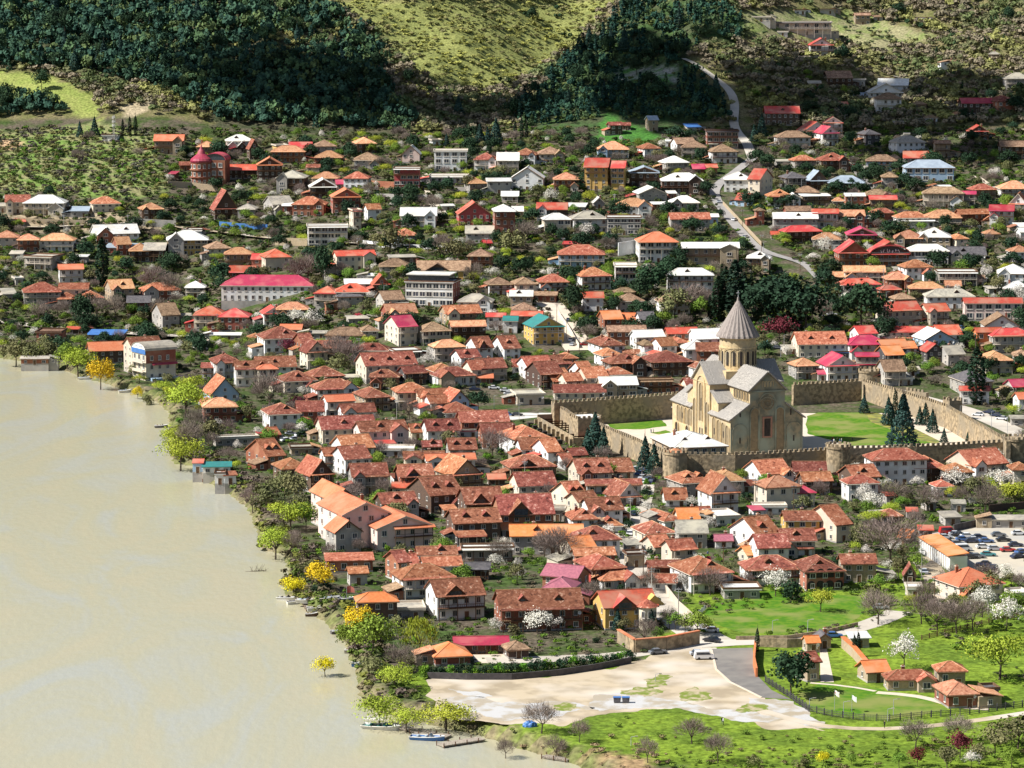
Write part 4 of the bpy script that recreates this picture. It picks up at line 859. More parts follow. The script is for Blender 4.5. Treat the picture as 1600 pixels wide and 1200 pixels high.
for n_, a_ in (('rear', (477, 560, 764, 780, 834, 22, 20)), ('long', (487, 610, 786, 803, 858, 22, 22)), ('courtyard', (503, 567, 814, 830, 866, 22, 9)), ('main', (552, 680, 808, 825, 862, 20, 18))):
    lab = {'rear': 'pink guesthouse wing with orange roof, rearmost beside the river scrub', 'long': 'large pink guesthouse wing with orange gable roof and one arched attic window',
           'courtyard': 'small grey-fronted guesthouse annexe with orange roof and round attic window', 'main': 'front pink guesthouse with orange roof, dark balcony doors and arched attic window'}[n_]
    x0, x1, y0, y1, y2, rt, dp = a_
    rr = house(x0, x1, y0, y1, y2, 'F', 'o', 'p' if n_ != 'courtyard' else 'g', rt, 'x', lab, 'guesthouse_wing', 'guesthouse', dep=dp, maxw=4)
    w_, d_, h_ = rr['_w'], rr['_d'], rr['_h']
    inst('arched_window', WIN, rr, (0, -d_/2, h_ + .8), 0, (1.3, 1, 1.5))
    if n_ == 'main':
        mb = MB(); mb.box(-w_/2+5, w_/2-.3, -d_/2-1.4, -d_/2, h_-2.9, h_-2.7); mb.box(-w_/2+5, w_/2-.3, -d_/2-1.4, -d_/2-1.3, h_-1.9, h_-1.8)
        for k in range(5): mb.box(-w_/2+5+k*(w_-5.6)/4, -w_/2+5.15+k*(w_-5.6)/4, -d_/2-1.4, -d_/2-1.25, 0, h_-.3)
        mb.build('balcony', M_WOOD, rr)
        mb = MB(); mb.prism([(-w_/2+4.8,-d_/2-1.8,h_-.4),(-w_/2+4.8,-d_/2,h_+.2),(-w_/2+4.8,-d_/2,h_+.4),(-w_/2+4.8,-d_/2-1.8,h_-.2)], (w_-4.5,0,0)); mb.build('porch_roof', RM['o'], rr)
house(503, 586, 862, 876, 895, 'S', 't', 'b', 6, 'x', 'low red-tiled wall building below the pink guesthouse courtyard')
# corner villa
rv = house(924, 1031, 919, 948, 985, 'G', 'R', 'y', 14, 'Bx', 'ochre brick corner villa with bright orange-red roof and cone-roofed bay', 'villa', 'villa')
w_, d_, h_ = rv['_w'], rv['_d'], rv['_h']
mb = MB(); bx = w_ * .3; mb.cyl(bx, -d_/2 - .6, 0, h_, 2.3, n=8); mb.build('bay', WM['c'], rv)
mb = MB(); mb.cyl(bx, -d_/2 - .6, h_, h_ + 1.9, 3.0, .05, n=8); mb.build('cone_roof', RM['t'], rv)
for k in range(3): inst('window', WIN, rv, (bx + (k-1)*1.5, -d_/2 - 2.95 + abs(k-1)*.5, h_*.55), R(35)*(k-1), (.8, 1, 1.6))
mb = MB(); mb.prism([(bx-.5,-d_/2,h_),(bx+5,-d_/2,h_),(bx+2.2,-d_/2,h_+2.6)], (0,3,0)); mb.build('side_gable', WM['y'], rv)
# brown arched hotel
ra = house(1306, 1360, 378, 395, 418, 'F', 'R', 'b', 4, 'xv', 'brown balconied hotel half with red roof and front gable, left part', 'hotel', 'hotel')
rb_ = house(1355, 1422, 378, 397, 417, 'F', 'R', 'b', 4, 'x', 'wide brown hotel with arched red roof edge and lettering under the gable', 'hotel', 'hotel', dep=14, maxw=8)
w_, d_, h_ = rb_['_w'], rb_['_d'], rb_['_h']
mb = MB()
for f_ in (.0, .5): mb.box(-w_/2, w_/2, -d_/2-1.6, -d_/2, h_*f_ + 2.6, h_*f_ + 2.8); mb.box(-w_/2, w_/2, -d_/2-1.6, -d_/2-1.5, h_*f_+3.5, h_*f_+3.6)
mb.build('balcony', M_METAL, rb_)
def strokes(parent, name, n, length, size, M_, m):
    rd = random.Random(n); mb = MB()
    for k in range(n):
        x = (k + .5) / n * length
        pts = [(x + rd.uniform(-.3, .3) * size, rd.uniform(0, 1) * size) for _ in range(4)]
        for p, q in zip(pts[:-1], pts[1:]): mb.tube(M_ @ Vector((p[0], 0, p[1])), M_ @ Vector((q[0], 0, q[1])), size * .08, n=4)
    mb.build(name, m, parent)
mb = MB(); n_ = 12; hr = 4.6
mb.prism([Vector((-w_/2*math.cos(math.pi*k/n_)*1.0, -d_/2 - .3, h_ - .2 + hr*.8*math.sin(math.pi*k/n_))) for k in range(n_+1)], (0,.25,0), 0); mb.build('arched_gable', WM['k'], rb_)
mb = MB()
for k in range(n_):
    a0, a1 = math.pi*k/n_, math.pi*(k+1)/n_; r0, r1 = w_/2 + .8, w_/2 + .5
    mb.prism([(-r0*math.cos(a0),-d_/2-1.2,h_+(hr*.8+.5)*math.sin(a0)),(-r0*math.cos(a1),-d_/2-1.2,h_+(hr*.8+.5)*math.sin(a1)),(-r1*math.cos(a1),-d_/2-1.2,h_+hr*.8*math.sin(a1)),(-r1*math.cos(a0),-d_/2-1.2,h_+hr*.8*math.sin(a0))], (0,d_*.6,0))
mb.build('arched_roof_edge', RM['R'], rb_)
strokes(rb_, 'sign_lettering', 7, 9.0, 1.8, Matrix.Translation((-4.5, -d_/2 - .4, h_ + .6)), WM['w'])
# red turreted villa
P = gp(325, 290); rt = empty('turreted_villa', P, R(-8)); FOOT.append((P.x, P.y + 5, 11))
tag(rt, 'dark red brick villa with a round domed turret and curved crimson roof', 'villa')
mb = MB(); mb.box(-5, 9, 0, 11, -4, 13); mb.build('wall', WM['b'], rt)
mb = MB(); mb.cyl(-3.5, 1.0, -4, 12, 5.2, n=20)
for z_ in (4.2, 8.0): mb.cyl(-3.5, 1.0, z_, z_+.35, 6.1, n=20)
mb.build('round_tower', WM['b'], rt)
mb = MB(); prof = [(5.6,12.0),(5.8,12.8),(5.2,13.8),(3.4,15.2),(2.2,16.2),(1.6,17.6),(.9,18.6),(.3,20.0),(.02,21.6)]
for (a0, z0), (a1, z1) in zip(prof[:-1], prof[1:]): mb.cyl(-3.5, 1.0, z0, z1, a0, a1, n=20, cap=False)
mb.build('turret_roof', RM['m'], rt)
mb = MB(); n_ = 10
for k in range(n_):
    a0, a1 = math.pi * k / n_, math.pi * (k+1) / n_
    mb.prism([(3.5-6*math.cos(a0),-.3,13+3.6*math.sin(a0)),(3.5-6*math.cos(a1),-.3,13+3.6*math.sin(a1)),(3.5-5.7*math.cos(a1),-.3,13+3.3*math.sin(a1)),(3.5-5.7*math.cos(a0),-.3,13+3.3*math.sin(a0))], (0,12,0))
mb.build('barrel_roof', RM['m'], rt)
mb = MB(); mb.prism([(3.5-5.7*math.cos(math.pi*k/n_), .2, 13+3.3*math.sin(math.pi*k/n_)) for k in range(n_+1)], (0,.2,0)); mb.build('end_wall', M_GLASS, rt)
for f_ in range(3):
    for x_ in (3.2, 6.5): inst('window', WIN, rt, (x_, 0, 1.5 + f_*4), 0, (1.8, 1, 2))
    for k in range(5):
        an = R(-150 + k*30); inst('window', WIN, rt, (-3.5 + 5.2*math.cos(an), 1 + 5.2*math.sin(an), 1.2 + f_*3.9), an + R(90), (1.2, 1, 1.8))
mb = MB(); mb.box(-9, 3, -6, -.5, -4, 1.0)
for k in range(9): mb.box(-9 + k*1.45, -8.7 + k*1.45, -6.2, -5.9, 1.0, 2.4)
mb.build('terrace', WM['s'], rt)
house(262, 279, 261, 272, 282, 'S', 'm', 'd', -10, 'x', 'small leaning crimson shed roof just left of the red turreted villa', 'shed', 'shed')
# riverside hotel with a barrel roof
P = gp(248, 594); rh = empty('riverside_hotel', P, R(32)); FOOT.append((P.x + 2, P.y + 6, 9))
tag(rh, 'tall riverside hotel with curved grey barrel roof and blue and white arched sign', 'hotel')
mb = MB(); mb.box(-5.5, 7.5, 0, 12, -4, 12); mb.build('wall', WM['c'], rh)
mb = MB(); mb.box(7.5, 7.6, 0, 12, 0, 12); mb.box(-5.5, 7.6, -.1, 0, 7, 12); mb.build('brick_panel', WM['b'], rh)
mb = MB(); n_ = 10
for k in range(n_):
    a0, a1 = math.pi*k/n_, math.pi*(k+1)/n_
    mb.prism([(-6, 6-6.6*math.cos(a0), 12+3*math.sin(a0)),(-6, 6-6.6*math.cos(a1), 12+3*math.sin(a1)),(-6, 6-6.3*math.cos(a1), 12+2.8*math.sin(a1)),(-6, 6-6.3*math.cos(a0), 12+2.8*math.sin(a0))], (14.2,0,0))
mb.build('barrel_roof', RM['g'], rh)
for xx, nm, mt in ((-5.75, 'arched_sign', WM['w']), (7.55, 'end_gable', WM['b'])):
    mb = MB(); mb.prism([(xx, 6-6.3*math.cos(math.pi*k/n_), 12+2.8*math.sin(math.pi*k/n_)) for k in range(n_+1)], (.2,0,0)); mb.build(nm, mt, rh)
mb = MB(); mb.box(-5.95, -5.8, -.3, 12.3, 10.6, 12.5); mb.build('sign_band', RM['B'], rh)
strokes(rh, 'sign_lettering', 8, 7.0, 1.0, Matrix.Translation((-5.85, 9.5, 12.9)) @ Matrix.Rotation(R(-90), 4, 'Z'), RM['s'])
mb = MB(); mb.prism([(-3,-1.3,6.2),(-3,0,6.9),(-3,0,7.1),(-3,-1.3,6.4)], (11,0,0)); mb.build('canopy', RM['m'], rh)
for f_ in range(3):
    for x_ in (-3, .5, 4): inst('window', WIN, rh, (x_, -.1, 1 + f_*3.6), 0, (1.2, 1, 1.7))
    for k in range(3): inst('window', WIN, rh, (-5.5, 2 + k*4, 1 + f_*3.6), R(-90), (1.6, 1, 2.0))
mb = MB()
for f_ in (3.6, 7.2): mb.box(-7, -5.5, 0, 12, f_-.2, f_); mb.box(-7, -6.85, 0, 12, f_, f_+1)
mb.build('balcony', WM['c'], rh)
mb = MB(); mb.box(-4, 11, -3, 0, -4, 1.2); mb.build('terrace', WM['B'], rh)
# chapel and white roofed hall by the wall
house(1020, 1140, 673, 699, 737, 'H', 'w', 's', 15, 'nn', 'stone hall with a bright white hipped metal roof against the fortress wall', 'hall', 'hall', dep=24)
# arched brick building on the right centre
rm_ = house(1242, 1323, 861, 892, 924, 'H', 'r', 'b', 10, 'nx', 'large brick building with dark arched openings and dark red hipped roof', 'hall', 'hall', maxw=4)
w_, d_, h_ = rm_['_w'], rm_['_d'], rm_['_h']
mb = MB()
for k in range(4):
    for z0 in (0.3, 3.6):
        x = -w_/2 + (k+.5)*w_/4; pts = [(x-1.1,-d_/2-.02,z0),(x+1.1,-d_/2-.02,z0)] + [(x+1.1*math.cos(t_),-d_/2-.02,z0+1.5+1.0*math.sin(t_)) for t_ in [math.pi*j/6 for j in range(7)]]
        mb.prism([Vector(p) for p in pts], (0,-.1,0))
mb.build('arch_opening', M_DARK, rm_)
# white garage wall building running towards the viewer
a, b = gz(1437, 862, 3), gz(1484, 893, 3)
g0 = empty('garage_row', a, math.atan2((b-a).y, (b-a).x)); L_ = (b-a).length; FOOT.append(((a.x+b.x)/2, (a.y+b.y)/2, 6))
tag(g0, 'long white ribbed garage wall with a narrow orange roof beside the car park', 'garage')
mb = MB(); mb.box(0, L_, 0, 5, -1, 4.2)
for k in range(int(L_/2.2)): mb.box(k*2.2, k*2.2+.3, -.25, 0, -1, 4.2)
mb.build('wall', WM['w'], g0)
mb = MB(); mb.prism([(-.3,-.6,4.2),(-.3,5.4,4.9),(-.3,5.4,5.15),(-.3,-.6,4.45)], (L_+.6,0,0)); mb.build('roof', RM['O'], g0)

# ---------------------------------------------------------------- cathedral
C0 = gz(1141, 713, 3.0); TH = R(18.5)
ch = empty('cathedral', (C0.x, C0.y, 3.0), TH); tag(ch, 'tall sandstone cross-domed cathedral with conical ribbed dome inside the fortress walls', 'cathedral')
for u_ in range(6): 
    q = Matrix.Rotation(TH, 3, 'Z') @ Vector((14, 4 + u_*9, 0)); FOOT.append((C0.x + q.x, C0.y + q.y, 16))
WD, LG = 26.5, 54.0; N1, N2 = 7.0, 19.8; NC = (N1 + N2) / 2
mb = MB()
mb.box(0, WD, 0, LG, -1, 12.2)                                    # aisles
mb.box(N1, N2, .02, LG - 5, 12.2, 22.0)                           # nave
mb.prism([(N1,.02,22),(N2,.02,22),(NC,.02,28)], (0,LG-5.02,0))
for x0, x1, s_ in ((0, N1, 1), (WD, N2, -1)): mb.prism([(x0,.0,12.2),(x1,.0,12.2),(x1,.0,17.2)], (0,.5,0))
mb.box(0.0, WD, 19, 34.5, 12.2, 22.4)                             # transept
mb.prism([(-.02,19,22.4),(-.02,34.5,22.4),(-.02,26.7,28.6)], (WD+.04,0,0))
mb.box(.6, N1, 12.5, 19, 12.2, 16.6); mb.prism([(.6,12.5,16.6),(.6,19,16.6),(.6,19,19.6)], (N1-.6,0,0))
mb.box(.6, N1, 34.5, 41, 12.2, 16.6); mb.prism([(.6,41,16.6),(.6,34.5,16.6),(.6,34.5,19.6)], (N1-.6,0,0))
mb.box(3, WD-3, LG, LG+7, -1, 8.5)
mb.box(-.3, WD+.3, -.3, LG+.3, -1, .7)
mb.build('wall', M_CATH, ch)
mb = MB()
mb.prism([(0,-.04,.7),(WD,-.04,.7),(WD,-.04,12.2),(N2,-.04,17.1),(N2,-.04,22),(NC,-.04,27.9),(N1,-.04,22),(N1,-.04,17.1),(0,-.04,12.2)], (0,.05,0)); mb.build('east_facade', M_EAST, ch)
def slab(mb, a, b, c, d, t_=.45):
    a, b, c, d = map(Vector, (a, b, c, d)); n = (b - a).cross(d - a).normalized()
    if n.z < 0: n = -n
    mb.prism([a, b, c, d], n * t_)
def roofpart(name, quads):
    mb = MB()
    for q in quads: slab(mb, *q)
    o = mb.build(name, M_SLAB, ch); return o
roofpart('nave_roof', [((N1-.7,-.7,21.6),(NC,-.7,28.1),(NC,LG-4.5,28.1),(N1-.7,LG-4.5,21.6)), ((N2+.7,-.7,21.6),(NC,-.7,28.1),(NC,LG-4.5,28.1),(N2+.7,LG-4.5,21.6))])
roofpart('transept_roof', [((-.7,18.3,21.9),(WD+.7,18.3,21.9),(WD+.7,26.75,28.8),(-.7,26.75,28.8)), ((-.7,35.2,21.9),(WD+.7,35.2,21.9),(WD+.7,26.75,28.8),(-.7,26.75,28.8))])
roofpart('aisle_roof', [((-.7,-.7,11.9),(N1,-.7,17.3),(N1,19,17.3),(-.7,19,11.9)), ((-.7,34.5,11.9),(N1,34.5,17.3),(N1,LG+.4,17.3),(-.7,LG+.4,11.9)),
   ((WD+.7,-.7,11.9),(N2,-.7,17.3),(N2,19,17.3),(WD+.7,19,11.9)), ((WD+.7,34.5,11.9),(N2,34.5,17.3),(N2,LG+.4,17.3),(WD+.7,LG+.4,11.9))])
roofpart('side_roof', [((.1,12.0,16.3),(N1,12.0,16.3),(N1,19,19.8),(.1,19,19.8))])
roofpart('side_roof', [((.1,41.5,16.3),(N1,41.5,16.3),(N1,34.5,19.8),(.1,34.5,19.8))])
roofpart('porch_roof', [((2.4,LG,9.4),(WD-2.4,LG,9.4),(WD-2.4,LG+7.4,8.3),(2.4,LG+7.4,8.3))])
mb = MB()
for s_ in (-1, 1):                                                 # rib lines over the nave and transept slabs
    for k in range(30):
        y = -.4 + k * (LG-5)/30
        if 19 < y < 34.5: continue
        mb.tube((NC, y, 28.7), (NC + s_*(NC-N1+.6), y, 22.2), .1, n=4)
    for k in range(9):
        x = -.4 + k*.9 if s_ < 0 else WD - 7 + k*.9
        mb.tube((x, 26.75, 29.3), (x, 18.4, 22.4), .1, n=4); mb.tube((x, 26.75, 29.3), (x, 35.1, 22.4), .1, n=4)
    for k in range(18):
        y = -.4 + k*.93
        mb.tube((N1, y, 17.8), (-.6, y, 12.4), .09, n=4)
mb.build('roof_ribs', M_SLAB, ch)
DX, DY = NC, 26.7
mb = MB(); mb.box(DX-7.2, DX+7.2, DY-7.2, DY+7.2, 22, 26.2)
mb.cyl(DX, DY, 26, 36.8, 6.3, n=32); mb.cyl(DX, DY, 26.2, 27.2, 6.7, n=32); mb.cyl(DX, DY, 33.6, 34.1, 6.55, n=32); mb.cyl(DX, DY, 36.8, 37.6, 6.5, 6.8, n=32)
mb.build('drum', M_CATH, ch)
mb = MB()
for k in range(16):
    a = 2*math.pi*(k+.5)/16; c_, s_ = math.cos(a), math.sin(a); Mx = Matrix.Translation((DX+6.22*c_, DY+6.22*s_, 0)) @ Matrix.Rotation(a - math.pi/2 + math.pi, 4, 'Z')
    pts = [Vector((x, 0, z)) for x, z in [(-.42,27.8),(.42,27.8),(.42,32.2)] + [(.42*math.cos(t_), 32.2+.5*math.sin(t_)) for t_ in [math.pi*j/6 for j in range(1,6)]] + [(-.42,32.2)]]
    mb.prism([Mx @ p for p in pts], (Mx.to_3x3() @ Vector((0,-.22,0))))
mb.build('drum_window', M_DARK, ch)
mb = MB()
for k in range(16):
    a = 2*math.pi*k/16; x, y = DX+6.38*math.cos(a), DY+6.38*math.sin(a); mb.tube((x,y,27.2),(x,y,33),.16,n=6)
    for j in range(6):
        t0, t1 = a + math.pi/16*(2*j/6), a + math.pi/16*(2*(j+1)/6); zz = lambda t_: 32.4 + .95*math.sin((t_-a)/(math.pi/8)*math.pi)
        mb.tube((DX+6.4*math.cos(t0),DY+6.4*math.sin(t0),zz(t0)),(DX+6.4*math.cos(t1),DY+6.4*math.sin(t1),zz(t1)),.13,n=4)
mb.build('drum_arcade', M_CATH, ch)
mb = MB(); n_ = 48; V = []
for zc, rr_ in ((37.3, 7.5), (37.9, 7.35), (44.2, 3.8), (49.9, .4)):
    for k in range(n_):
        a = 2*math.pi*k/n_; r2 = rr_ * (1.01 if k % 2 else .955); V.append((DX+r2*math.cos(a), DY+r2*math.sin(a), zc))
mb.add(V, [(l*n_+k, l*n_+(k+1) % n_, (l+1)*n_+(k+1) % n_, (l+1)*n_+k) for l in range(3) for k in range(n_)]); mb.add(V[:n_], [tuple(range(n_))[::-1]])
mb.cyl(DX, DY, 49.6, 50.9, .5, .35, n=10)
mb.build('dome_roof', mat('dome_slate', (.31,.265,.235), (.19,.16,.145), 1.2, .85, .2, detail=5, stretch=(2,2,.3), bump=.3, c3=(.26,.225,.20)), ch)
mb = MB(); mb.tube((DX,DY,50.8),(DX,DY,53.2),.12,n=4); mb.tube((DX-.6,DY,52.4),(DX+.6,DY,52.4),.12,n=4); mb.build('cross', M_METAL, ch)
def arch(mb, ox, oy, ux, uy, c, z0, wd, hh, th, depth, mi=0, fill=None, fm=1):
    """blind arch band on a wall plane: origin (ox,oy), unit direction (ux,uy); outward normal is (uy,-ux)"""
    nx_, ny_ = uy, -ux; r = wd/2; n = 10
    P2 = lambda s_, z, k=0.0: Vector((ox + ux*s_ + nx_*k, oy + uy*s_ + ny_*k, z))
    outl = [(c-r, z0)] + [(c - r*math.cos(math.pi*j/n), z0+hh-r + r*math.sin(math.pi*j/n)) for j in range(n+1)] + [(c+r, z0)]
    outo = [(c-r-th, z0)] + [(c - (r+th)*math.cos(math.pi*j/n), z0+hh-r + (r+th)*math.sin(math.pi*j/n)) for j in range(n+1)] + [(c+r+th, z0)]
    for i in range(len(outl)-1):
        mb.prism([P2(*outl[i], -.05), P2(*outl[i+1], -.05), P2(*outo[i+1], -.05), P2(*outo[i], -.05)], (nx_*(depth+.05), ny_*(depth+.05), 0), mi)
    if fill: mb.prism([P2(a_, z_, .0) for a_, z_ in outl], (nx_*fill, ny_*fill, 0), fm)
E = (0, 0, 1, 0)                                                  # east front: along x, faces -y
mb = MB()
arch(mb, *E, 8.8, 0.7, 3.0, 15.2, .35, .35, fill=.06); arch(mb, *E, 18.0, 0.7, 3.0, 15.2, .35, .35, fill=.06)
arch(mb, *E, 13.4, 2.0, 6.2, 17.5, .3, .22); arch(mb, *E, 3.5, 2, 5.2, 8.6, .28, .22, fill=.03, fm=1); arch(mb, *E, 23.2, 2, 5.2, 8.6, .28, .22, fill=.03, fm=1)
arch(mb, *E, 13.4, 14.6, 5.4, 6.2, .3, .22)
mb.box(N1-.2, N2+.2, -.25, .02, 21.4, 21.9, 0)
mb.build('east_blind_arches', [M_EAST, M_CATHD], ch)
mb = MB(); mb.box(12.4, 14.4, -.12, 0, 6.4, 12.2, 0)
for x0, x1, z0, z1 in ((11.6,12.2,5.8,13),(14.6,15.2,5.8,13),(12.2,14.6,12.4,13),(12.2,14.6,5.8,6.3)): mb.box(x0, x1, -.3, 0, z0, z1, 1)
mb.build('east_window', [M_DARK, mat('red_carved_stone', (.32,.17,.12), (.25,.14,.10), 2, .9)], ch)
mb = MB()
for k in range(16):
    a0, a1 = math.pi*k/8, math.pi*(k+1)/8
    for r0 in (2.3, 1.2): mb.tube((13.4+r0*math.cos(a0),-.1,17.6+r0*math.sin(a0)),(13.4+r0*math.cos(a1),-.1,17.6+r0*math.sin(a1)),.16,n=4)
    mb.tube((13.4+.4*math.cos(a0),-.08,17.6+.4*math.sin(a0)),(13.4+2.2*math.cos(a0),-.08,17.6+2.2*math.sin(a0)),.08,n=4)
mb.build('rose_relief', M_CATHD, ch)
mb = MB()
for x in (11.8, 12.9, 14.0, 15.1): arch(mb, *E, x, 23.2, .7, 1.8, .15, .15, fill=.03)
for x, z in ((3.5, 4.2), (3.5, 13.2), (23.2, 4.2), (22, 13.2)): mb.box(x-.25, x+.25, -.1, 0, z, z+2, 1)
mb.build('gable_relief', [M_CATH, M_DARK], ch)
S_ = (0, LG, 0, -1)                                              # south side: from the far end towards the front, faces -x
mb = MB()
def su(u): return LG - u
for u, wd, hh in ((2.4,2.9,9.5),(6.2,2.9,10),(10.2,2.9,10.4),(14.4,2.9,10.8)): arch(mb, *S_, su(u), .7, wd, hh, .3, .3, fill=.04, fm=1)
for u in (37, 40.6, 44.2, 48): arch(mb, *S_, su(u), 5.4, 2.4, 5.9, .28, .28, fill=.04, fm=1)
for u in (39, 49): arch(mb, *S_, su(u), 0, 2.6, 5.2, .4, .5, fill=.1, fm=2)
arch(mb, *S_, su(26.7), .7, 7.0, 23.5, .4, .4); arch(mb, *S_, su(26.7), 8.5, 3.0, 13.2, .3, .35, fill=.05, fm=1); arch(mb, *S_, su(32.3), .7, 2.4, 15, .3, .35, fill=.04, fm=1); arch(mb, *S_, su(21.1), .7, 2.4, 15, .3, .35, fill=.04, fm=1)
mb.box(-.2, .02, 19, 34.5, 22.0, 22.4, 0)
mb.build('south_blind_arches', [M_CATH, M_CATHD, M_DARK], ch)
mb = MB()
for u, z, hh in ((26.7,12,4.5),(6.2,5.5,2.2),(14.4,5.5,2.2),(25.6,3.5,2.5),(27.8,3.5,2.5),(44.2,7,2),(22,5,2)):
    mb.box(-.12, 0, u-.4, u+.4, z, z+hh)
for k in range(6): mb.box(N1-.06, N1, 1.4+k*2.3, 2.2+k*2.3, 18.3, 20.9)
mb.build('south_windows', M_DARK, ch)
mb = MB()
for k in range(6): arch(mb, N1, LG, 0, -1, su(1.8+k*2.3), 18.0, 1.3, 3.3, .2, .22)
mb.build('clerestory_arcade', M_CATH, ch)

# ---------------------------------------------------------------- fortress walls and towers
def ground_z(p): return float(T0(p.x, p.y))
def fort_wall(pts, H, label_, th=1.5):
    """crenellated wall whose top runs through the given photo points"""
    P = [gz(a, b, 3 + H) for a, b in pts]; root = empty('fortress_wall', (P[0].x, P[0].y, 3)); tag(root, label_, 'fortress wall', 'walls of the cathedral fortress')
    o = Vector((P[0].x, P[0].y, 0)); mb = MB(); mm = MB()
    for a, b in zip(P[:-1], P[1:]):
        a = a - o; b = b - o; a.z = b.z = 0; d = (b - a); L_ = d.length; d.normalize(); n = Vector((d.y, -d.x, 0))
        if n.y > 0: n = -n
        up = Vector((0,0,1))
        mb.prism([a - up*2, b + d*.4 - up*2, b + d*.4 - n*th - up*2, a - n*th - up*2], (0,0,H+1.1))
        mb.prism([a + n*.12 - up*2, b + n*.12 - up*2, b - n*.3 - up*2, a - n*.3 - up*2], (0,0,3.2))
        k = 0.3
        while k < L_ - .8:
            q = a + d*k; mm.prism([q - up*-(H-.95), q + d*1.0 + up*(H-.95), q + d*1.0 - n*.55 + up*(H-.95), q - n*.55 + up*(H-.95)], (0,0,1.05 + .08*math.sin(k*7)))
            k += 1.85
        k = 4
        while k < L_ - 4:
            q = a + d*k; mb.prism([q + n*.05 + up*(H-3.2), q + n*.05 + d*.5 + up*(H-3.2), q + d*.5 - n*.2 + up*(H-3.2), q - n*.2 + up*(H-3.2)], (0,0,.7)); k += 9
    mb.build('wall', M_STONE, root); mm.build('battlements', M_STONE, root)
    return root
def fort_tower(px, pyt, r, H, label_, square=False, roof=None):
    P = gz(px, pyt, 3 + H); root = empty('fortress_tower', (P.x, P.y + r, 3), R(20) if square else 0); tag(root, label_, 'tower', 'towers of the cathedral fortress'); FOOT.append((P.x, P.y + r, r + 2))
    mb = MB()
    if square:
        mb.box(-r, r, -r, r, -2, H-1); mm = MB()
        for k in range(int(2*r/1.8)):
            t_ = -r + k*1.85
            for q in ((t_, t_+1, -r, -r+.5), (t_, t_+1, r-.5, r), (-r, -r+.5, t_, t_+1), (r-.5, r, t_, t_+1)): mm.box(*q, H-1.003 - .01*k, H)
    else:
        mb.cyl(0, 0, -2, H-1.6, r*1.06, r, n=24); mb.cyl(0, 0, H-1.6, H-.9, r*1.07, n=24); mm = MB(); n = 14
        for k in range(n):
            a = 2*math.pi*k/n; M_ = Matrix.Rotation(a, 4, 'Z'); mm.box(r*1.07-.5, r*1.07, -.5, .5, H-.95, H, 0, M_)
    mb.build('wall', M_STONE, root); mm.build('battlements', M_STONE, root)
    if roof:
        mb = MB()
        if square: mb.box(-r+.6, r-.6, -r+.6, r-.6, H-.99, H-.6)
        else: mb.cyl(0, 0, H-.9, H+.2, r*.85, .3, n=16)
        mb.build('roof', roof, root)
fort_wall([(1074,707),(1147,707),(1200,705),(1296,699)], 7.6, 'front fortress wall with battlements below the cathedral, left of the middle round tower')
fort_wall([(1328,697),(1431,694),(1571,687)], 7.6, 'front fortress wall with battlements right of the middle round tower')
fort_wall([(934,660),(987,682),(1038,703)], 7.6, 'sunlit tan fortress wall running from the square gate tower to the near round tower')
fort_wall([(861,627),(882,638),(900,650)], 7.6, 'short sunlit wall stretch left of the square gate tower')
fort_wall([(866,626),(960,620),(1080,611)], 9.6, 'shaded back fortress wall behind the small lawn, left of the cathedral')
fort_wall([(1240,598),(1345,592)], 9.0, 'shaded back fortress wall right of the cathedral behind the big lawn')
fort_wall([(1347,592),(1400,607),(1477,631),(1572,685)], 8.6, 'long sunlit east fortress wall running towards the viewer beside the big lawn')
fort_wall([(1415,606),(1446,610)], 5, 'low outer wall fragment behind the east fortress wall')
fort_tower(1056, 704, 3.9, 9.5, 'near round stone tower at the front left fortress corner', roof=RM['t'])
fort_tower(1312, 695, 3.9, 9.5, 'middle round stone tower in the front fortress wall')
fort_tower(1588, 683, 4.0, 8.5, 'right-hand round stone tower at the frame edge')
fort_tower(1359, 577, 4.1, 8.5, 'far round stone tower behind the big lawn')
fort_tower(915, 650, 4.4, 9.5, 'square stone gate tower with pale flat roof', square=True, roof=RM['w'])
fort_tower(1490, 622, 2.6, 8.2, 'small square tower against the outside of the east wall', square=True)
# little turquoise cone tower behind the cathedral
P = gz(1199, 560, 8); tw = empty('bell_tower', (P.x, P.y, 3)); tag(tw, 'small round tower with a turquoise cone roof behind the cathedral drum', 'tower')
mb = MB(); mb.cyl(0,0,-1,7,3.6,n=16); mb.build('wall', M_CATH, tw)
mb = MB(); mb.cyl(0,0,7,12.5,4.2,.1,n=16); mb.build('cone_roof', mat('copper_green', (.12,.30,.30), (.10,.24,.25), 1, .6), tw)
# arcaded ruin with dark slatted roofs
a, b = gz(842, 653, 6), gz(897, 684, 6); L_ = (b-a).length; ru = empty('arcaded_ruin', (a.x, a.y, 3), math.atan2((b-a).y, (b-a).x)); FOOT.append(((a.x+b.x)/2, (a.y+b.y)/2, 9))
tag(ru, 'roofless arcaded ruin with rows of dark red sloping slats beside the plaza', 'ruin')
mb = MB(); mb.box(0, L_, -.5, 0, -2, 3.4); mb.box(-.6, 0, -.5, 8, -2, 4.2); mb.box(L_, L_+.6, -.5, 8, -2, 3.0)
for k in range(9): mb.box(k*L_/8-.3, k*L_/8+.3, -1.6, -.5, -2, 2.6)
mb.build('wall', M_STONE, ru)
for k in range(9):
    mb = MB(); x = .6 + k*(L_-1.2)/9; mb.prism([(x,0,2.3),(x+2.0,0,2.9),(x+2.0,0,3.0),(x,0,2.45)], (0,7.6,0)); mb.build('slat_roof', RM['r'], ru)
mb = MB()
for k in range(7): mb.box(k*L_/7+.4, k*L_/7+2.2, -4.4, -2.8, 0, 1.6)
mb.build('planter_boxes', M_DARK, ru)
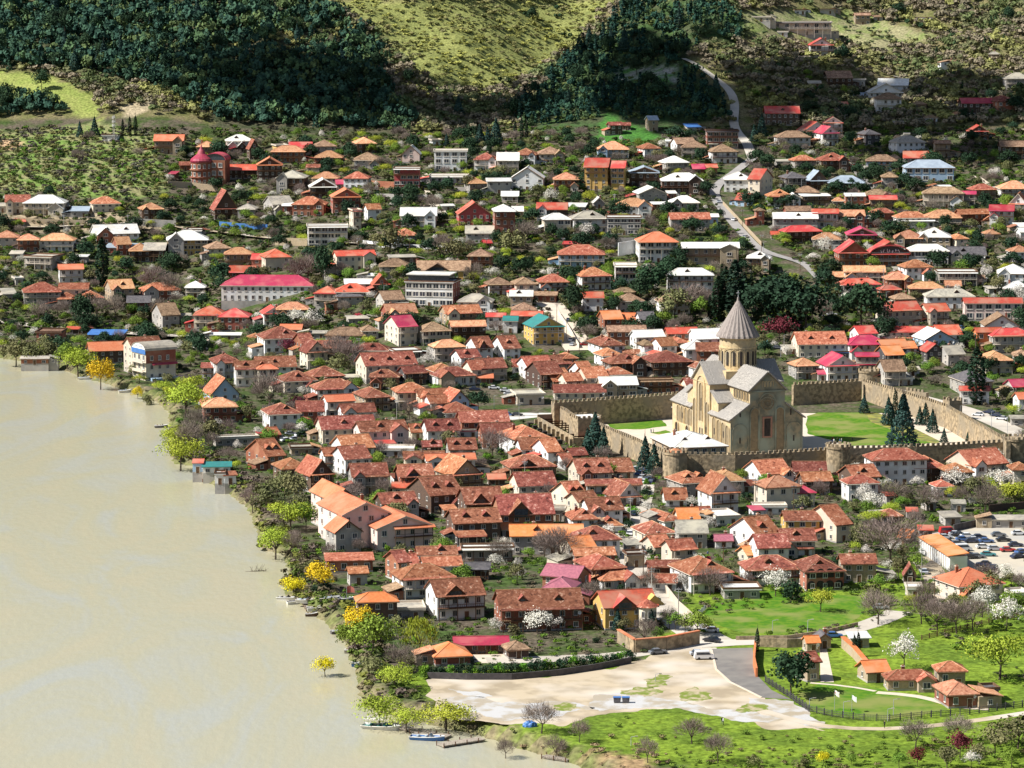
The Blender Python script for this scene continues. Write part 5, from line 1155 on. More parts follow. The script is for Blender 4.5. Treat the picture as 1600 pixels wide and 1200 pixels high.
# dome and lattice pergola behind the back wall
P = gz(1018, 590, 7); dm = empty('small_dome_house', (P.x, P.y, 3)); tag(dm, 'low house with a small tan brick dome behind the back fortress wall', 'house')
mb = MB(); mb.box(-8,8,-3,5,-1,4); mb.build('wall', WM['b'], dm)
mb = MB(); 
for (r0,z0),(r1,z1) in zip([(3,4),(2.8,5),(2.2,5.9),(1.2,6.5)],[(2.8,5),(2.2,5.9),(1.2,6.5),(.05,6.7)]): mb.cyl(0,0,z0,z1,r0,r1,n=16,cap=False)
mb.build('dome', WM['s'], dm)
# ================================================================ vegetation
def leafmat(name, c, rough=.8, var=.25):
    m, t, b = newmat(name); L = t.links.new; N = t.nodes.new
    b.inputs['Roughness'].default_value = rough; b.inputs['Specular IOR Level'].default_value = .15
    oi = N('ShaderNodeObjectInfo'); tc = N('ShaderNodeTexCoord'); nz = N('ShaderNodeTexNoise'); nz.inputs['Scale'].default_value = 5.0; nz.inputs['Detail'].default_value = 3
    L(tc.outputs['Object'], nz.inputs['Vector'])
    mr = N('ShaderNodeMapRange'); mr.inputs[1].default_value = .3; mr.inputs[2].default_value = .7; mr.inputs[3].default_value = 1 - var; mr.inputs[4].default_value = 1 + var; L(nz.outputs[0], mr.inputs[0])
    r2 = N('ShaderNodeMapRange'); r2.inputs[3].default_value = .8; r2.inputs[4].default_value = 1.2; L(oi.outputs['Random'], r2.inputs[0])
    mu = N('ShaderNodeMath'); mu.operation = 'MULTIPLY'; L(mr.outputs[0], mu.inputs[0]); L(r2.outputs[0], mu.inputs[1])
    hs = N('ShaderNodeHueSaturation'); hs.inputs['Color'].default_value = (*c, 1); L(mu.outputs[0], hs.inputs['Value'])
    fr = N('ShaderNodeMath'); fr.operation = 'MULTIPLY'; fr.inputs[1].default_value = 9.13; L(oi.outputs['Random'], fr.inputs[0])
    f2 = N('ShaderNodeMath'); f2.operation = 'FRACT'; L(fr.outputs[0], f2.inputs[0])
    rh = N('ShaderNodeMapRange'); rh.inputs[3].default_value = .48; rh.inputs[4].default_value = .52; L(f2.outputs[0], rh.inputs[0]); L(rh.outputs[0], hs.inputs['Hue'])
    L(hs.outputs[0], b.inputs['Base Color'])
    return m
LEAF = {'green': (.14, .22, .03), 'yellowgreen': (.33, .38, .04), 'yellow': (.66, .50, .02), 'olive': (.15, .15, .06), 'dark': (.022, .05, .022), 'blue': (.035, .075, .06),
        'blossom': (.62, .58, .50), 'twig': (.20, .155, .13), 'purple': (.13, .025, .035), 'cypress': (.015, .035, .018), 'magenta': (.42, .03, .07), 'bright': (.11, .22, .02)}
LM_ = {k: leafmat('leaves_' + k, v) for k, v in LEAF.items()}
M_BARK = mat('bark', (.12,.09,.065), (.07,.055,.04), 3, .95)
M_LAUREL = M_BARK
def rand_unit(n, g):
    v = g.normal(size=(n, 3)); return v / np.linalg.norm(v, axis=1)[:, None]
def quads(c, size, g, flat=None, asp=1.0):
    """leaf quads at centres c"""
    n = len(c); a = rand_unit(n, g); 
    if flat is not None: a = a * .6 + flat; a /= np.linalg.norm(a, axis=1)[:, None]
    u = np.cross(a, rand_unit(n, g)); u /= np.linalg.norm(u, axis=1)[:, None] + 1e-9; v = np.cross(a, u)
    s = (size * g.uniform(.6, 1.4, n))[:, None]
    u = u * s; v = v * s * asp
    return np.stack([c - u - v, c + u - v, c + u + v, c - u + v], 1).reshape(-1, 3)
def cloudpts(kind, n, g):
    """points of a crown in a box of unit height, width about 1"""
    if kind == 'cone':
        z = g.random(n) ** 1.35; tier = .82 + .3 * np.abs(np.sin(z * 22)); r = .30 * (1.02 - z) * tier * np.sqrt(g.uniform(.45, 1, n)); a = g.uniform(0, 6.283, n)
        return np.stack([r * np.cos(a), r * np.sin(a), .06 + z * .94], 1)
    if kind == 'column':
        z = g.random(n); r = .10 * np.sin(np.pi * np.clip(z * .9 + .12, 0, 1)) ** .6 * np.sqrt(g.uniform(.5, 1, n)); a = g.uniform(0, 6.283, n)
        return np.stack([r * np.cos(a), r * np.sin(a), .02 + z * .98], 1)
    nc = max(5, n // 45); d = rand_unit(nc, g); d[:, 2] = np.abs(d[:, 2]) * 1.0 - .25
    cc = d * (g.uniform(.35, 1, nc) ** .5)[:, None] * np.array([.37, .37, .36]) + np.array([0, 0, .55])
    rr = g.uniform(.10, .20, nc); k = g.integers(0, nc, n)
    return cc[k] + rand_unit(n, g) * (rr[k] * g.uniform(.5, 1, n) ** .5)[:, None]
def trunk_mb(h, spread, g, r=.03, n=5, base=.0):
    mb = MB(); top = Vector((g.uniform(-.03, .03), g.uniform(-.03, .03), h)); mb.tube((0,0,-.05), top, r, r*.6, n=6)
    for k in range(n):
        a = 6.283 * k / n + g.uniform(-.4, .4); b = top * g.uniform(.7, 1)
        e = b + Vector((math.cos(a)*spread*g.uniform(.6,1), math.sin(a)*spread*g.uniform(.6,1), g.uniform(.15,.38))); mb.tube(b, e, r*.5, r*.15, n=5)
        e2 = e + Vector((math.cos(a+.6)*spread*.4, math.sin(a+.6)*spread*.4, .1)); mb.tube(b.lerp(e,.6), e2, r*.25, r*.08, n=4)
    return mb
def proto(kind, leaf, nleaf, size, seed):
    """tree of unit height: returns (crown mesh, trunk mesh)"""
    g = np.random.default_rng(seed)
    if kind == 'bare':
        V = []
        mb = trunk_mb(.30, .2, g, .022, 6)
        n = nleaf; pts = cloudpts('round', n, g); org = np.array([0, 0, .28])
        d = pts - org; d /= np.linalg.norm(d, axis=1)[:, None]; d = d * .8 + rand_unit(n, g) * .5; d[:, 2] += .15
        L_ = g.uniform(.08, .17, n)[:, None]; p0 = pts - d * L_ * .5; p1 = pts + d * L_ * .5
        w = np.cross(d, rand_unit(n, g)); w /= np.linalg.norm(w, axis=1)[:, None]; w *= size
        V = np.stack([p0 - w, p0 + w, p1 + w * .3, p1 - w * .3], 1).reshape(-1, 3)
        return quadmesh('crown', V, n, LM_[leaf]), mb
    if kind == 'willow':
        n = nleaf; p = cloudpts('round', n, g); rad = np.linalg.norm(p[:, :2], axis=1); p[:, 2] = .25 + (p[:, 2] - .2) * .75 + .15 - (rad > .25) * g.uniform(0, .45, n)
        u = np.tile([0, 0, 1.0], (n, 1)) * (size * 2.6); v = rand_unit(n, g); v[:, 2] = 0; v *= size * .6
        V = np.stack([p - u - v, p - u + v, p + u + v, p + u - v], 1).reshape(-1, 3)
        return quadmesh('crown', V, n, LM_[leaf]), trunk_mb(.3, .2, g)
    p = cloudpts({'cone': 'cone', 'column': 'column'}.get(kind, 'round'), nleaf, g)
    if kind == 'bush': p = p * np.array([1.25, 1.25, 1.0]); p[:, 2] = np.abs((p[:, 2] - .35) / .62)
    if kind in ('round', 'multi'):
        k_ = g.uniform(1.5, 4, 3); ph_ = g.uniform(0, 6, 3); an_ = np.arctan2(p[:, 1], p[:, 0]); m_ = 1 + .22 * np.sin(an_ * 2 + ph_[0]) + .14 * np.sin(an_ * 3 + p[:, 2] * 9 + ph_[1]); p[:, 0] *= m_; p[:, 1] *= m_; p[:, 2] += .06 * np.sin(an_ * 2 + ph_[2])
    if kind == 'multi': p = p * np.array([1.25, 1.25, .9]) + np.array([0, 0, .05])
    cm_ = np.array([0, 0, .5]); fl = p - cm_; fl /= np.linalg.norm(fl, axis=1)[:, None]
    V = quads(p, size, g, fl * .7)
    tk = trunk_mb(.9 if kind in ('cone', 'column') else (.12 if kind == 'bush' else .36), .02 if kind in ('cone', 'column') else .2, g, .02 if kind != 'multi' else .028, 3 if kind in ('cone','column') else 6)
    return quadmesh('crown', V, nleaf, LM_[leaf]), tk
KINDS = {  # code: (name, category, phrase, crown kind, leaf, n leaves, leaf size)
 'G': ('leafy_tree', 'tree', 'fresh green leafy tree', 'round', 'green', 2000, .0145),
 'Y': ('yellow_tree', 'tree', 'golden yellow tree', 'round', 'yellow', 2400, .0125),
 'y': ('lime_tree', 'tree', 'yellow-green spring tree', 'multi', 'yellowgreen', 2600, .012),
 'W': ('weeping_willow', 'tree', 'weeping yellow-green willow', 'willow', 'yellowgreen', 2200, .010),
 'O': ('olive_tree', 'tree', 'olive-green rounded tree', 'round', 'olive', 1200, .019),
 'E': ('cedar', 'tree', 'broad dark evergreen tree', 'round', 'dark', 1700, .020),
 'C': ('spruce', 'tree', 'dark conical spruce', 'cone', 'blue', 1500, .018),
 'T': ('cypress', 'tree', 'slim dark cypress', 'column', 'cypress', 900, .014),
 'B': ('bare_tree', 'tree', 'bare grey-brown tree', 'bare', 'twig', 1500, .0035),
 'L': ('blossom_tree', 'tree', 'white blossoming fruit tree', 'round', 'blossom', 1500, .012),
 'P': ('purple_tree', 'tree', 'dark purple-leaved tree', 'round', 'purple', 1200, .017),
 'M': ('magenta_shrub', 'shrub', 'magenta flowering shrub', 'bush', 'magenta', 700, .022),
 'S': ('shrub', 'shrub', 'rounded green shrub', 'bush', 'bright', 700, .03),
 's': ('dark_shrub', 'shrub', 'rounded dark evergreen shrub', 'bush', 'dark', 700, .03),
 'o': ('olive_shrub', 'shrub', 'dull olive shrub', 'bush', 'olive', 700, .028),
}
PR = {}
for c_, (nm, ct, ph, kd, lf, nl, sz) in KINDS.items():
    PR[c_] = []
    for v_ in range(5 if c_ in 'EGOBy' else 3):
        cm_, tk = proto(kd, lf, nl, sz, hash_ := (ord(c_) * 13 + v_))
        tm = bpy.data.meshes.new('trunk'); tm.from_pydata(tk.v, [], tk.f); tm.materials.append(M_BARK); tm.update()
        PR[c_].append((cm_, tm))
TPOS = []
def plant(code, px, py, hpx, z=None, wide=1.0, label_=None, P=None, hm=None):
    nm, ct, ph, kd, lf, nl, sz = KINDS[code]
    if P is None: P = gp(px, py)
    if hm is None: hm = hpx / (F / P.y)
    zz = float(T(P.x, P.y)); zz = max(zz, -.2)
    r = empty(nm, (P.x, P.y, zz - .1), random.uniform(0, 6.28)); r.scale = (hm * wide, hm * wide * random.uniform(.9, 1.1), hm)
    cm_, tm = random.choice(PR[code])
    put('crown', cm_, r)
    if ct == 'tree' or hm > 3: put('trunk', tm, r)
    tag(r, None, ct, {'shrub': 'shrubs of the town gardens'}.get(ct, 'trees among the houses'))
    size = 'tall' if hm > 9 else 'small' if hm < 4 else ''
    if label_: r['label'] = label_
    else: where(r, (size + ' ' if size else '') + ph, px, py, nm)
    TPOS.append((P.x, P.y, hm * .3))
    return r
for ln in """
E 748 642 36;E 896 492 50;E 1346 516 84 1.1;E 1200 512 92 1.2;E 1258 520 92 1.25;E 1228 516 75 1.2;E 1018 462 55 1.2;E 1044 448 52 1.2;E 1000 470 40 1.3;E 1383 534 46;E 1226 470 50
C 930 712 70;C 943 716 50;C 918 712 45;C 1008 738 58;C 1022 742 50;C 1410 702 88;C 1393 664 34;C 1413 662 48;C 1457 676 38;C 1437 664 30;C 1388 664 45;C 1350 646 30;C 1446 664 36;C 1475 692 24;C 1512 690 16
T 1525 632 92 1.6;T 160 446 76 1.4;T 1134 500 84 1.5;T 1148 505 100 1.5;T 1122 502 72 1.5;T 1162 490 66 1.4;T 1174 458 34;T 1335 1026 36;T 1341 1026 40;T 1183 1018 38;T 1399 648 42;T 1407 655 35;T 1128 440 30;T 1109 500 40
T 947 657 14;T 961 657 13;T 971 657 13;T 981 656 13;T 992 656 13;T 1001 656 13;T 1010 655 13;T 1023 655 12;T 1027 655 12
Y 560 1000 66;G 582 1026 78 1.1;G 545 1002 55;W 655 1022 66 1.1;Y 508 1038 38 1.2;y 592 1114 60 1.2;y 635 1124 50 1.1;y 697 1122 58 1.5;y 618 1078 48 1.4;Y 500 922 52 1.2;Y 458 918 38 1.2;y 430 858 62 1.1;y 455 830 56 1.1;O 415 800 50 1.1;B 395 790 52;O 470 810 44
y 290 652 62 1.2;y 282 722 64;B 296 705 56;y 300 625 46;y 122 580 56;Y 157 598 56 1.1;G 105 570 45;O 25 562 50 1.2;O 50 566 45;O 75 560 40;Y 215 612 24;o 230 620 20;y 275 700 50;B 305 680 50;O 332 700 50;O 460 790 60;G 478 830 50;O 445 780 50
E 1236 1086 78 1.15;B 1081 1162 46 1.5;B 1012 1192 46;B 846 1146 58 1.2;B 868 1165 46;B 905 1160 42;B 1122 1192 55;B 1372 976 62 1.4;L 1413 1046 66;y 1562 1062 88;B 1465 985 60 1.2;B 1495 990 60 1.3;B 1440 975 55 1.2;B 1520 985 60;L 1535 965 56 1.2;L 1572 985 60;O 1545 935 50
B 1392 882 84 1.5;y 1282 956 44;s 1235 940 42;L 1212 932 52;L 1090 900 40;G 1132 1030 0;B 1110 930 50 1.2;L 1065 925 35;P 467 640 26 1.2;S 480 660 24;G 475 678 30;P 1433 1198 36;P 1500 1185 50;L 1518 1200 32;M 560 500 14 1.5;M 1106 880 14;P 448 555 30
L 840 990 44 1.5;L 870 985 30 1.3;G 960 980 38;C 965 985 36;C 1018 985 34;G 1055 985 34;O 1070 990 30;O 890 975 34;B 875 885 70 1.3;B 850 870 50;B 780 880 48;B 420 640 66 1.1;B 525 570 50 1.3;B 545 575 50 1.2;O 530 590 44;L 670 575 26 1.6;L 460 510 30 1.5;L 490 512 32 1.5;B 770 715 50 1.3;B 640 655 36
B 790 1164 38;B 1120 1050 0;G 1300 940 0;B 1430 1170 55 1.2;B 1500 1160 50 1.3;O 1555 1180 50 1.4;O 1590 1170 60 1.4;O 1530 1195 40;O 1480 1200 40 1.3;G 1580 1200 40;Y 1287 1196 26;o 1250 1200 24 1.3;o 1180 1198 24;G 1330 1196 24;G 1405 1200 30
B 740 445 40;B 1270 500 45 1.3;B 1285 505 40;P 1218 535 46 1.2;O 1055 505 60 1.2;B 1075 490 56 1.3;G 1095 500 40;B 1105 495 50;L 1495 770 44 1.3;O 1520 790 50;L 1560 765 36 1.6;y 1585 790 46 1.4;B 1540 800 50 1.3;L 1360 800 36 1.4;B 1400 790 44 1.5;B 1450 800 46 1.3;B 1430 830 40
O 730 300 30;G 590 330 30;L 1555 725 26 1.4;L 1350 790 40;B 1310 840 40 1.3;O 1350 850 40;E 505 440 56 .8;B 480 440 50 1.4;B 460 445 46;B 240 460 50 1.3;B 270 465 44;E 345 445 40 1.3;B 150 500 44;B 60 505 40;B 100 500 36;B 180 500 44;E 130 510 50 1.1;B 250 500 40
O 610 395 44 1.4;O 710 410 40 1.3;B 820 380 40 1.4;O 800 400 46 1.3;B 690 400 40;O 975 290 30;E 980 300 0;E 905 300 26;y 920 320 26;L 860 320 30;O 840 315 30;L 730 350 20 1.4;L 918 375 30 1.4;y 950 360 24
O 1300 345 30;E 1330 300 24;L 1430 300 18;L 1555 280 22;O 1590 350 30;L 1288 400 36;L 1590 480 40;L 1540 440 30;O 1560 460 34;L 1370 540 20
C 750 228 36;C 775 226 42;E 719 226 30;C 698 228 20;C 762 228 30;T 192 212 26;T 203 212 30;T 212 212 32;C 125 215 26;C 148 212 30;T 805 218 30;T 815 218 34;T 823 218 28;C 1190 215 38;C 1178 222 28
""".strip().split('\n'):
    for it in ln.split(';'):
        q = it.split()
        if int(q[3]) == 0: continue
        plant(q[0], float(q[1]), float(q[2]), float(q[3]), wide=float(q[4]) if len(q) > 4 else 1.0)

for k in range(26):
    a = k / 25; plant('s' if k % 3 else 'S', 664 + a * 320, 1055 - (a * 20 if a < .5 else 10 + (a - .5) * 40) , 0, hm=random.uniform(2.6, 4), wide=random.uniform(1, 1.4)) if False else plant('s' if k % 3 else 'S', 664 + a * 320, 1055 - a * a * 24, random.uniform(16, 24), wide=random.uniform(1, 1.3))
for q in 'O 72 553 34;E 92 557 36;O 45 552 30;y 62 556 26;o 100 560 16;o 80 558 14'.split(';'):
    a_ = q.split(); plant(a_[0], float(a_[1]), float(a_[2]), float(a_[3]), wide=1.3)
# random garden trees and shrubs, kept clear of buildings, roads, yards
FA = np.array(FOOT)
NO = [[(850,600),(1080,590),(1350,570),(1600,660),(1600,735),(1330,745),(1000,750),(900,700),(840,655)], [(740,608),(870,608),(870,660),(740,665)],
      [(660,1010),(800,1005),(1010,1010),(1110,990),(1400,950),(1500,1000),(1500,1300),(600,1300)], [(1090,955),(1350,915),(1380,985),(1100,1000)],
      [(1430,820),(1600,805),(1600,905),(1440,905)], [(848,470),(872,470),(915,548),(880,550)], [(1105,290),(1135,290),(1230,395),(1290,440),(1240,440),(1130,345)], [(1300,960),(1600,960),(1600,1200),(1300,1200)],
      [(1060,90),(1090,90),(1165,150),(1185,250),(1130,300),(1110,290),(1150,230),(1135,150)], [(945,175),(1040,215),(930,222)]]
def free(x, y, px, py, r=1.5):
    if np.any(np.hypot(FA[:, 0] - x, FA[:, 1] - y) < FA[:, 2] * .92 + r): return False
    return not any(inpoly(px, py, p) for p in NO)
cnt = {}
cand = []
for yv in np.arange(760, 1930, 6.0):
    for xv in np.arange(-300, 320, 6.0):
        x = xv + random.uniform(-3, 3); y = yv + random.uniform(-3, 3)
        cand.append((x, y))
cand = np.array(cand); cz = T0(cand[:, 0], cand[:, 1]); cpx, cpy = proj(cand[:, 0], cand[:, 1], cz); cb = bank_dist(cand[:, 0], cand[:, 1])
idx = np.arange(len(cand)); random.Random(5).shuffle(il := list(idx))
for i in il:
    x, y, px, py = cand[i, 0], cand[i, 1], cpx[i], cpy[i]
    if px < -20 or px > 1620 or py < (120 if px > 1150 else 215) or (cb[i] < 1.5 and y < 1600): continue
    if not free(x, y, px, py): continue
    if any(abs(x - a) < r + 1 and abs(y - b) < r + 1 for a, b, r in TPOS[-60:]): continue
    if cb[i] < 12 and y < 1600: w = 'yOOoooSBBBBs'; pr = .65; 
    elif py > 560 and px < 1330: w = 'GOBBSsoLsB'; pr = .7
    elif py > 740: w = 'BBLLOOGSyB'; pr = .95
    elif py < 215: w = 'OOGGBEOLo'; pr = .35
    elif py < 310 and px > 1100: w = 'OOBBEGLsBo'; pr = .9
    elif px < 262 and py < 310: w = 'ooSsBoS'; pr = .75
    else: w = 'OOBBBBGSsEoLLyGEO'; pr = .95
    if random.random() > pr: continue
    c = random.choice(w)
    if cnt.get(c, 0) > 285: continue
    cnt[c] = cnt.get(c, 0) + 1
    hm = {'B': (4, 8), 'E': (5, 10), 'L': (3, 5.5), 'G': (3.5, 7), 'O': (3.5, 7), 'y': (3, 6), 'S': (1.5, 3), 's': (1.5, 3.2), 'o': (1.5, 3.5)}[c]
    plant(c, px, py, 0, P=Vector((x, y, 0)), hm=random.uniform(*hm), wide=random.uniform(.9, 1.4))
# ---- stuff: undergrowth between houses, hillside scrub, forest
def tmpl(kind, n, seed, size):
    g = np.random.default_rng(seed); p = cloudpts(kind, n, g)
    if kind == 'round': p[:, 2] = np.clip((p[:, 2] - .15) / .8, 0, 2); p[:, :2] *= 1.35
    fl = p - np.array([0, 0, .4]); fl /= np.linalg.norm(fl, axis=1)[:, None]
    return quads(p, size, g, fl * .8).reshape(-1, 4, 3)
def scatter(name, pts, label_, cat, sets, kind='stuff'):
    """pts: list of (x,y,z,height,width,colour,template)"""
    Vs = []; Cs = []
    for t_i in range(len(sets)):
        P_ = [p for p in pts if p[6] == t_i]
        if not P_: continue
        A_ = np.array([p[:5] for p in P_]); C_ = np.array([p[5] for p in P_]); Tm = sets[t_i]; n = len(A_)
        an = rng.uniform(0, 6.283, n); ca, sa = np.cos(an), np.sin(an)
        X = Tm[None, :, :, 0] * ca[:, None, None] - Tm[None, :, :, 1] * sa[:, None, None]; Y = Tm[None, :, :, 0] * sa[:, None, None] + Tm[None, :, :, 1] * ca[:, None, None]
        V = np.stack([X * A_[:, 4, None, None] + A_[:, 0, None, None], Y * A_[:, 4, None, None] + A_[:, 1, None, None], Tm[None, :, :, 2] * A_[:, 3, None, None] + A_[:, 2, None, None]], -1)
        Vs.append(V.reshape(-1, 3)); k = Tm.shape[0]
        Cs.append((C_[:, None, :] * rng.uniform(.75, 1.25, (n, k, 1))).reshape(-1, 3))
    V = np.concatenate(Vs); C = np.concatenate(Cs)
    me = quadmesh(name, V, len(V) // 4, M_VC, C)
    return tag(put(name, me), label_, cat, kind=kind)
m, t, b = newmat('foliage_by_plant'); L = t.links.new; N = t.nodes.new
a1 = N('ShaderNodeAttribute'); a1.attribute_name = 'Col'; L(a1.outputs['Color'], b.inputs['Base Color']); b.inputs['Roughness'].default_value = .9; b.inputs['Specular IOR Level'].default_value = .05
M_VC = m
SETS = [tmpl('round', 100, 1, .064), tmpl('round', 100, 2, .064), tmpl('cone', 90, 3, .06), tmpl('column', 70, 4, .045), tmpl('round', 100, 5, .064)]
def grid(x0, x1, y0, y1, st):
    gx_, gy_ = np.meshgrid(np.arange(x0, x1, st), np.arange(y0, y1, st)); gx_ = gx_.ravel() + rng.uniform(-st*.5, st*.5, gx_.size); gy_ = gy_.ravel() + rng.uniform(-st*.5, st*.5, gy_.size)
    z = T(gx_, gy_); px, py = proj(gx_, gy_, z); return gx_, gy_, z, px, py
def near_house(x, y, mg=.6):
    o = np.zeros(x.shape, bool)
    for fx, fy, fr in FOOT: o |= (np.abs(x - fx) < fr + mg) & (np.abs(y - fy) < fr + mg) & (np.hypot(x - fx, y - fy) < fr * .9 + mg)
    return o
# forest and mountain scrub
x, y, z, px, py = grid(-400, 400, 1790, 2120, 4.3)
vis = (px > -30) & (px < 1630) & (py > -25) & (py < 330) & ~near_house(x, y, 1.0)
for p in NO[6:]: vis &= ~inpoly(px, py, p)
x, y, z, px, py = (v[vis] for v in (x, y, z, px, py))
con = inpoly(px, py, Z_CONIF) | inpoly(px, py, Z_SHCONIF); spur = inpoly(px, py, Z_SPUR); yel = inpoly(px, py, Z_YELLOW); gl = inpoly(px, py, Z_GRASSL); rg = inpoly(px, py, Z_RIGHTG)
band = inpoly(px, py, [(330,78),(430,60),(560,40),(585,80),(470,92),(350,95)]) | inpoly(px, py, [(160,118),(300,150),(360,205),(250,195)])
clear = inpoly(px, py, [(960,104),(1062,104),(1062,130),(965,130)]) | inpoly(px, py, [(190,162),(235,158),(232,180),(192,182)]) | inpoly(px, py, [(560,222),(1000,228),(1000,260),(560,260)])
nzv = np.sin(x * .06) * np.sin(y * .045 + 1) + .5 * np.sin(x * .15 + y * .11)
fo, sp_, sc = [], [], []
def pick(L_, v):
    k = (v + 1.3) / 2.6 * len(L_) + random.gauss(0, .9); return L_[int(min(max(k, 0), len(L_) - 1))]
for i in range(len(x)):
    u = random.random()
    if clear[i] and u < .8: continue
    if con[i] and band[i] and u < .7:
        h = random.uniform(2, 5); fo.append((x[i], y[i], z[i]-.3, h, h*1.3, pick([(.10,.12,.045), (.16,.17,.06), (.22,.21,.075)], nzv[i]), 0)); continue
    if con[i]:
        if nzv[i] > .75 and u < .5: c = (0.210,0.203,0.084); h = random.uniform(2, 4); fo.append((x[i], y[i], z[i]-.3, h, h*1.1, c, 0)); continue
        h = random.uniform(4.5, 7) if random.random() < .45 else random.uniform(7, 12.5); c = random.choice([(.040,.085,.058), (.050,.10,.062), (.034,.076,.054), (.068,.12,.055), (.10,.14,.055)]); fo.append((x[i], y[i], z[i]-.6, h, h*random.uniform(.75, 1.05), c, random.choice([0,1,4,4,2])))
    elif spur[i]:
        if u < .10: h = random.uniform(9, 14); sp_.append((x[i], y[i], z[i]-.5, h, h*1.0, (0.020,0.050,0.039), 3))
        elif u < .75: h = random.uniform(4, 8); sp_.append((x[i], y[i], z[i]-.5, h, h*random.uniform(.75,1), random.choice([(0.028,0.070,0.048), (0.042,0.092,0.056), (0.070,0.112,0.049)]), random.choice([0,1,2])))
        elif u < .9: h = random.uniform(2, 4); sp_.append((x[i], y[i], z[i]-.3, h, h*1.2, (0.126,0.154,0.049), 0))
    elif gl[i]:
        if u < .04: h = random.uniform(1, 2.5); sc.append((x[i], y[i], z[i]-.2, h, h*1.2, (0.084,0.112,0.042), 0))
    elif yel[i]:
        if u < .85: h = random.uniform(1.0, 3.0); c = pick([(0.17,0.18,0.07), (0.21,0.20,0.09), (0.25,0.235,0.09), (0.28,0.28,0.09), (0.32,0.32,0.09), (0.35,0.35,0.09)], nzv[i]); sc.append((x[i], y[i], z[i]-.2, h, h*1.9, c, random.choice([0,1])))
        elif u < .86: h = random.uniform(3, 6); sc.append((x[i], y[i], z[i]-.2, h, h, (0.035,0.070,0.035), 1))
    elif rg[i]:
        if u < .22: h = random.uniform(1.5, 4); sc.append((x[i], y[i], z[i]-.2, h, h*1.3, random.choice([(0.070,0.098,0.042), (0.140,0.140,0.056)]), 1))
    else:
        if u < .9: h = random.uniform(2.8, 6.5); c = pick([(0.12,0.15,0.06), (0.15,0.155,0.075), (0.19,0.165,0.11), (0.23,0.19,0.13), (0.22,0.215,0.09), (0.25,0.25,0.085)], nzv[i]); sc.append((x[i], y[i], z[i]-.3, h, h*1.3, c, random.choice([0,1,4])))
        elif u < .93: h = random.uniform(4, 7); sc.append((x[i], y[i], z[i]-.3, h, h, (0.042,0.077,0.035), random.choice([1,2])))
for _ in range(230):     # separate big pines standing out of the forest edge and slopes
    q = rng.integers(0, len(x))
    if con[q] or spur[q] or random.random() < .12:
        if not near_house(x[q:q+1], y[q:q+1], 3)[0]: plant('E' if random.random() < .75 else 'C', px[q], py[q], 0, P=Vector((x[q], y[q], 0)), hm=random.uniform(9, 14), wide=random.uniform(.8, 1.1))
scatter('pine_forest', fo, 'dense dark pine forest covering the left mountainside', 'forest', SETS)
scatter('spur_woodland', sp_, 'dark cypress and pine woodland on the central spur beside the hill road', 'woodland', SETS)
scatter('mountain_scrub', sc, 'brown and olive leafless scrub over the mountain slopes', 'scrub', SETS)
# the left green hill and town undergrowth
ug = []
x, y, z, px, py = grid(-290, 290, 1170, 1800, 3.6)
vis = (px > -30) & (px < 1630) & (py > 200) & ~near_house(x, y, .4)
for p in NO: vis &= ~inpoly(px, py, p)
lh = inpoly(px, py, Z_LHILL)
vis &= bank_dist(x, y) > 1.0
for i in np.nonzero(vis)[0]:
    u = random.random()
    if lh[i]:
        if u < .75: h = random.uniform(1.2, 3.2); ug.append((x[i], y[i], z[i]-.2, h, h*1.5, random.choice([(0.104,0.104,0.072), (0.080,0.104,0.032), (0.136,0.128,0.048), (0.096,0.080,0.068), (0.072,0.128,0.024), (0.160,0.160,0.056)]), random.choice([0,1])))
    elif py[i] < 520 and u < .72: h = random.uniform(.8, 3.2); ug.append((x[i], y[i], z[i]-.2, h, h*1.5, random.choice([(0.072,0.096,0.028), (0.056,0.072,0.024), (0.104,0.084,0.060), (0.120,0.120,0.040), (0.040,0.060,0.020), (0.064,0.120,0.016)]), random.choice([0,1])))
    elif u < .5: h = random.uniform(.6, 2.2); ug.append((x[i], y[i], z[i]-.1, h, h*1.5, random.choice([(0.072,0.112,0.024), (0.048,0.064,0.024), (0.104,0.088,0.056)]), 0))
x, y, z, px, py = grid(-130, 200, 640, 1170, 2.6)
vis = (px > -30) & (px < 1630) & (py < 1240) & ~near_house(x, y, .3); bb = bank_dist(x, y); vis &= bb > 1.0
NO2 = [NO[0], NO[1], NO[4], [(665,1045),(1010,1020),(1110,990),(1200,998),(1345,982),(1400,955),(1480,1010),(1600,1080),(1600,1125),(1385,1150),(1200,1148),(1000,1120),(800,1140),(665,1120)], [(1095,965),(1345,930),(1350,975),(1160,990)], [(990,700),(1010,700),(1010,860),(1100,985),(1060,990),(990,900)]]
for p in NO2: vis &= ~inpoly(px, py, p)
for i in np.nonzero(vis)[0]:
    u = random.random()
    if bb[i] < 9 and py[i] < 1140:
        if u < .7: h = random.uniform(1, 3); ug.append((x[i], y[i], z[i]-.2, h, h*1.5, random.choice([(.12,.10,.06), (.10,.14,.03), (.16,.17,.04), (.13,.10,.08)]), random.choice([0,1])))
    elif py[i] > 1120:
        pr = .12 if py[i] < 1170 else .5
        if px[i] > 1400 and py[i] > 1140: pr = .5
        if px[i] < 1000 and py[i] > 1165: pr = .6
        if u < pr: h = random.uniform(.4, 1.4); ug.append((x[i], y[i], z[i]-.1, h, h*1.6, (.26,.19,.11) if px[i] < 1050 and py[i] > 1165 else random.choice([(.10,.16,.025), (.13,.19,.03), (.16,.14,.06)]), 0))
    elif u < .42: h = random.uniform(.5, 1.8); ug.append((x[i], y[i], z[i]-.1, h, h*1.5, random.choice([(.09,.15,.025), (.06,.08,.03), (.13,.11,.07), (.10,.17,.02)]), 0))
scatter('undergrowth', ug, 'low bushes and undergrowth filling gardens, slopes and the river bank', 'undergrowth', SETS)
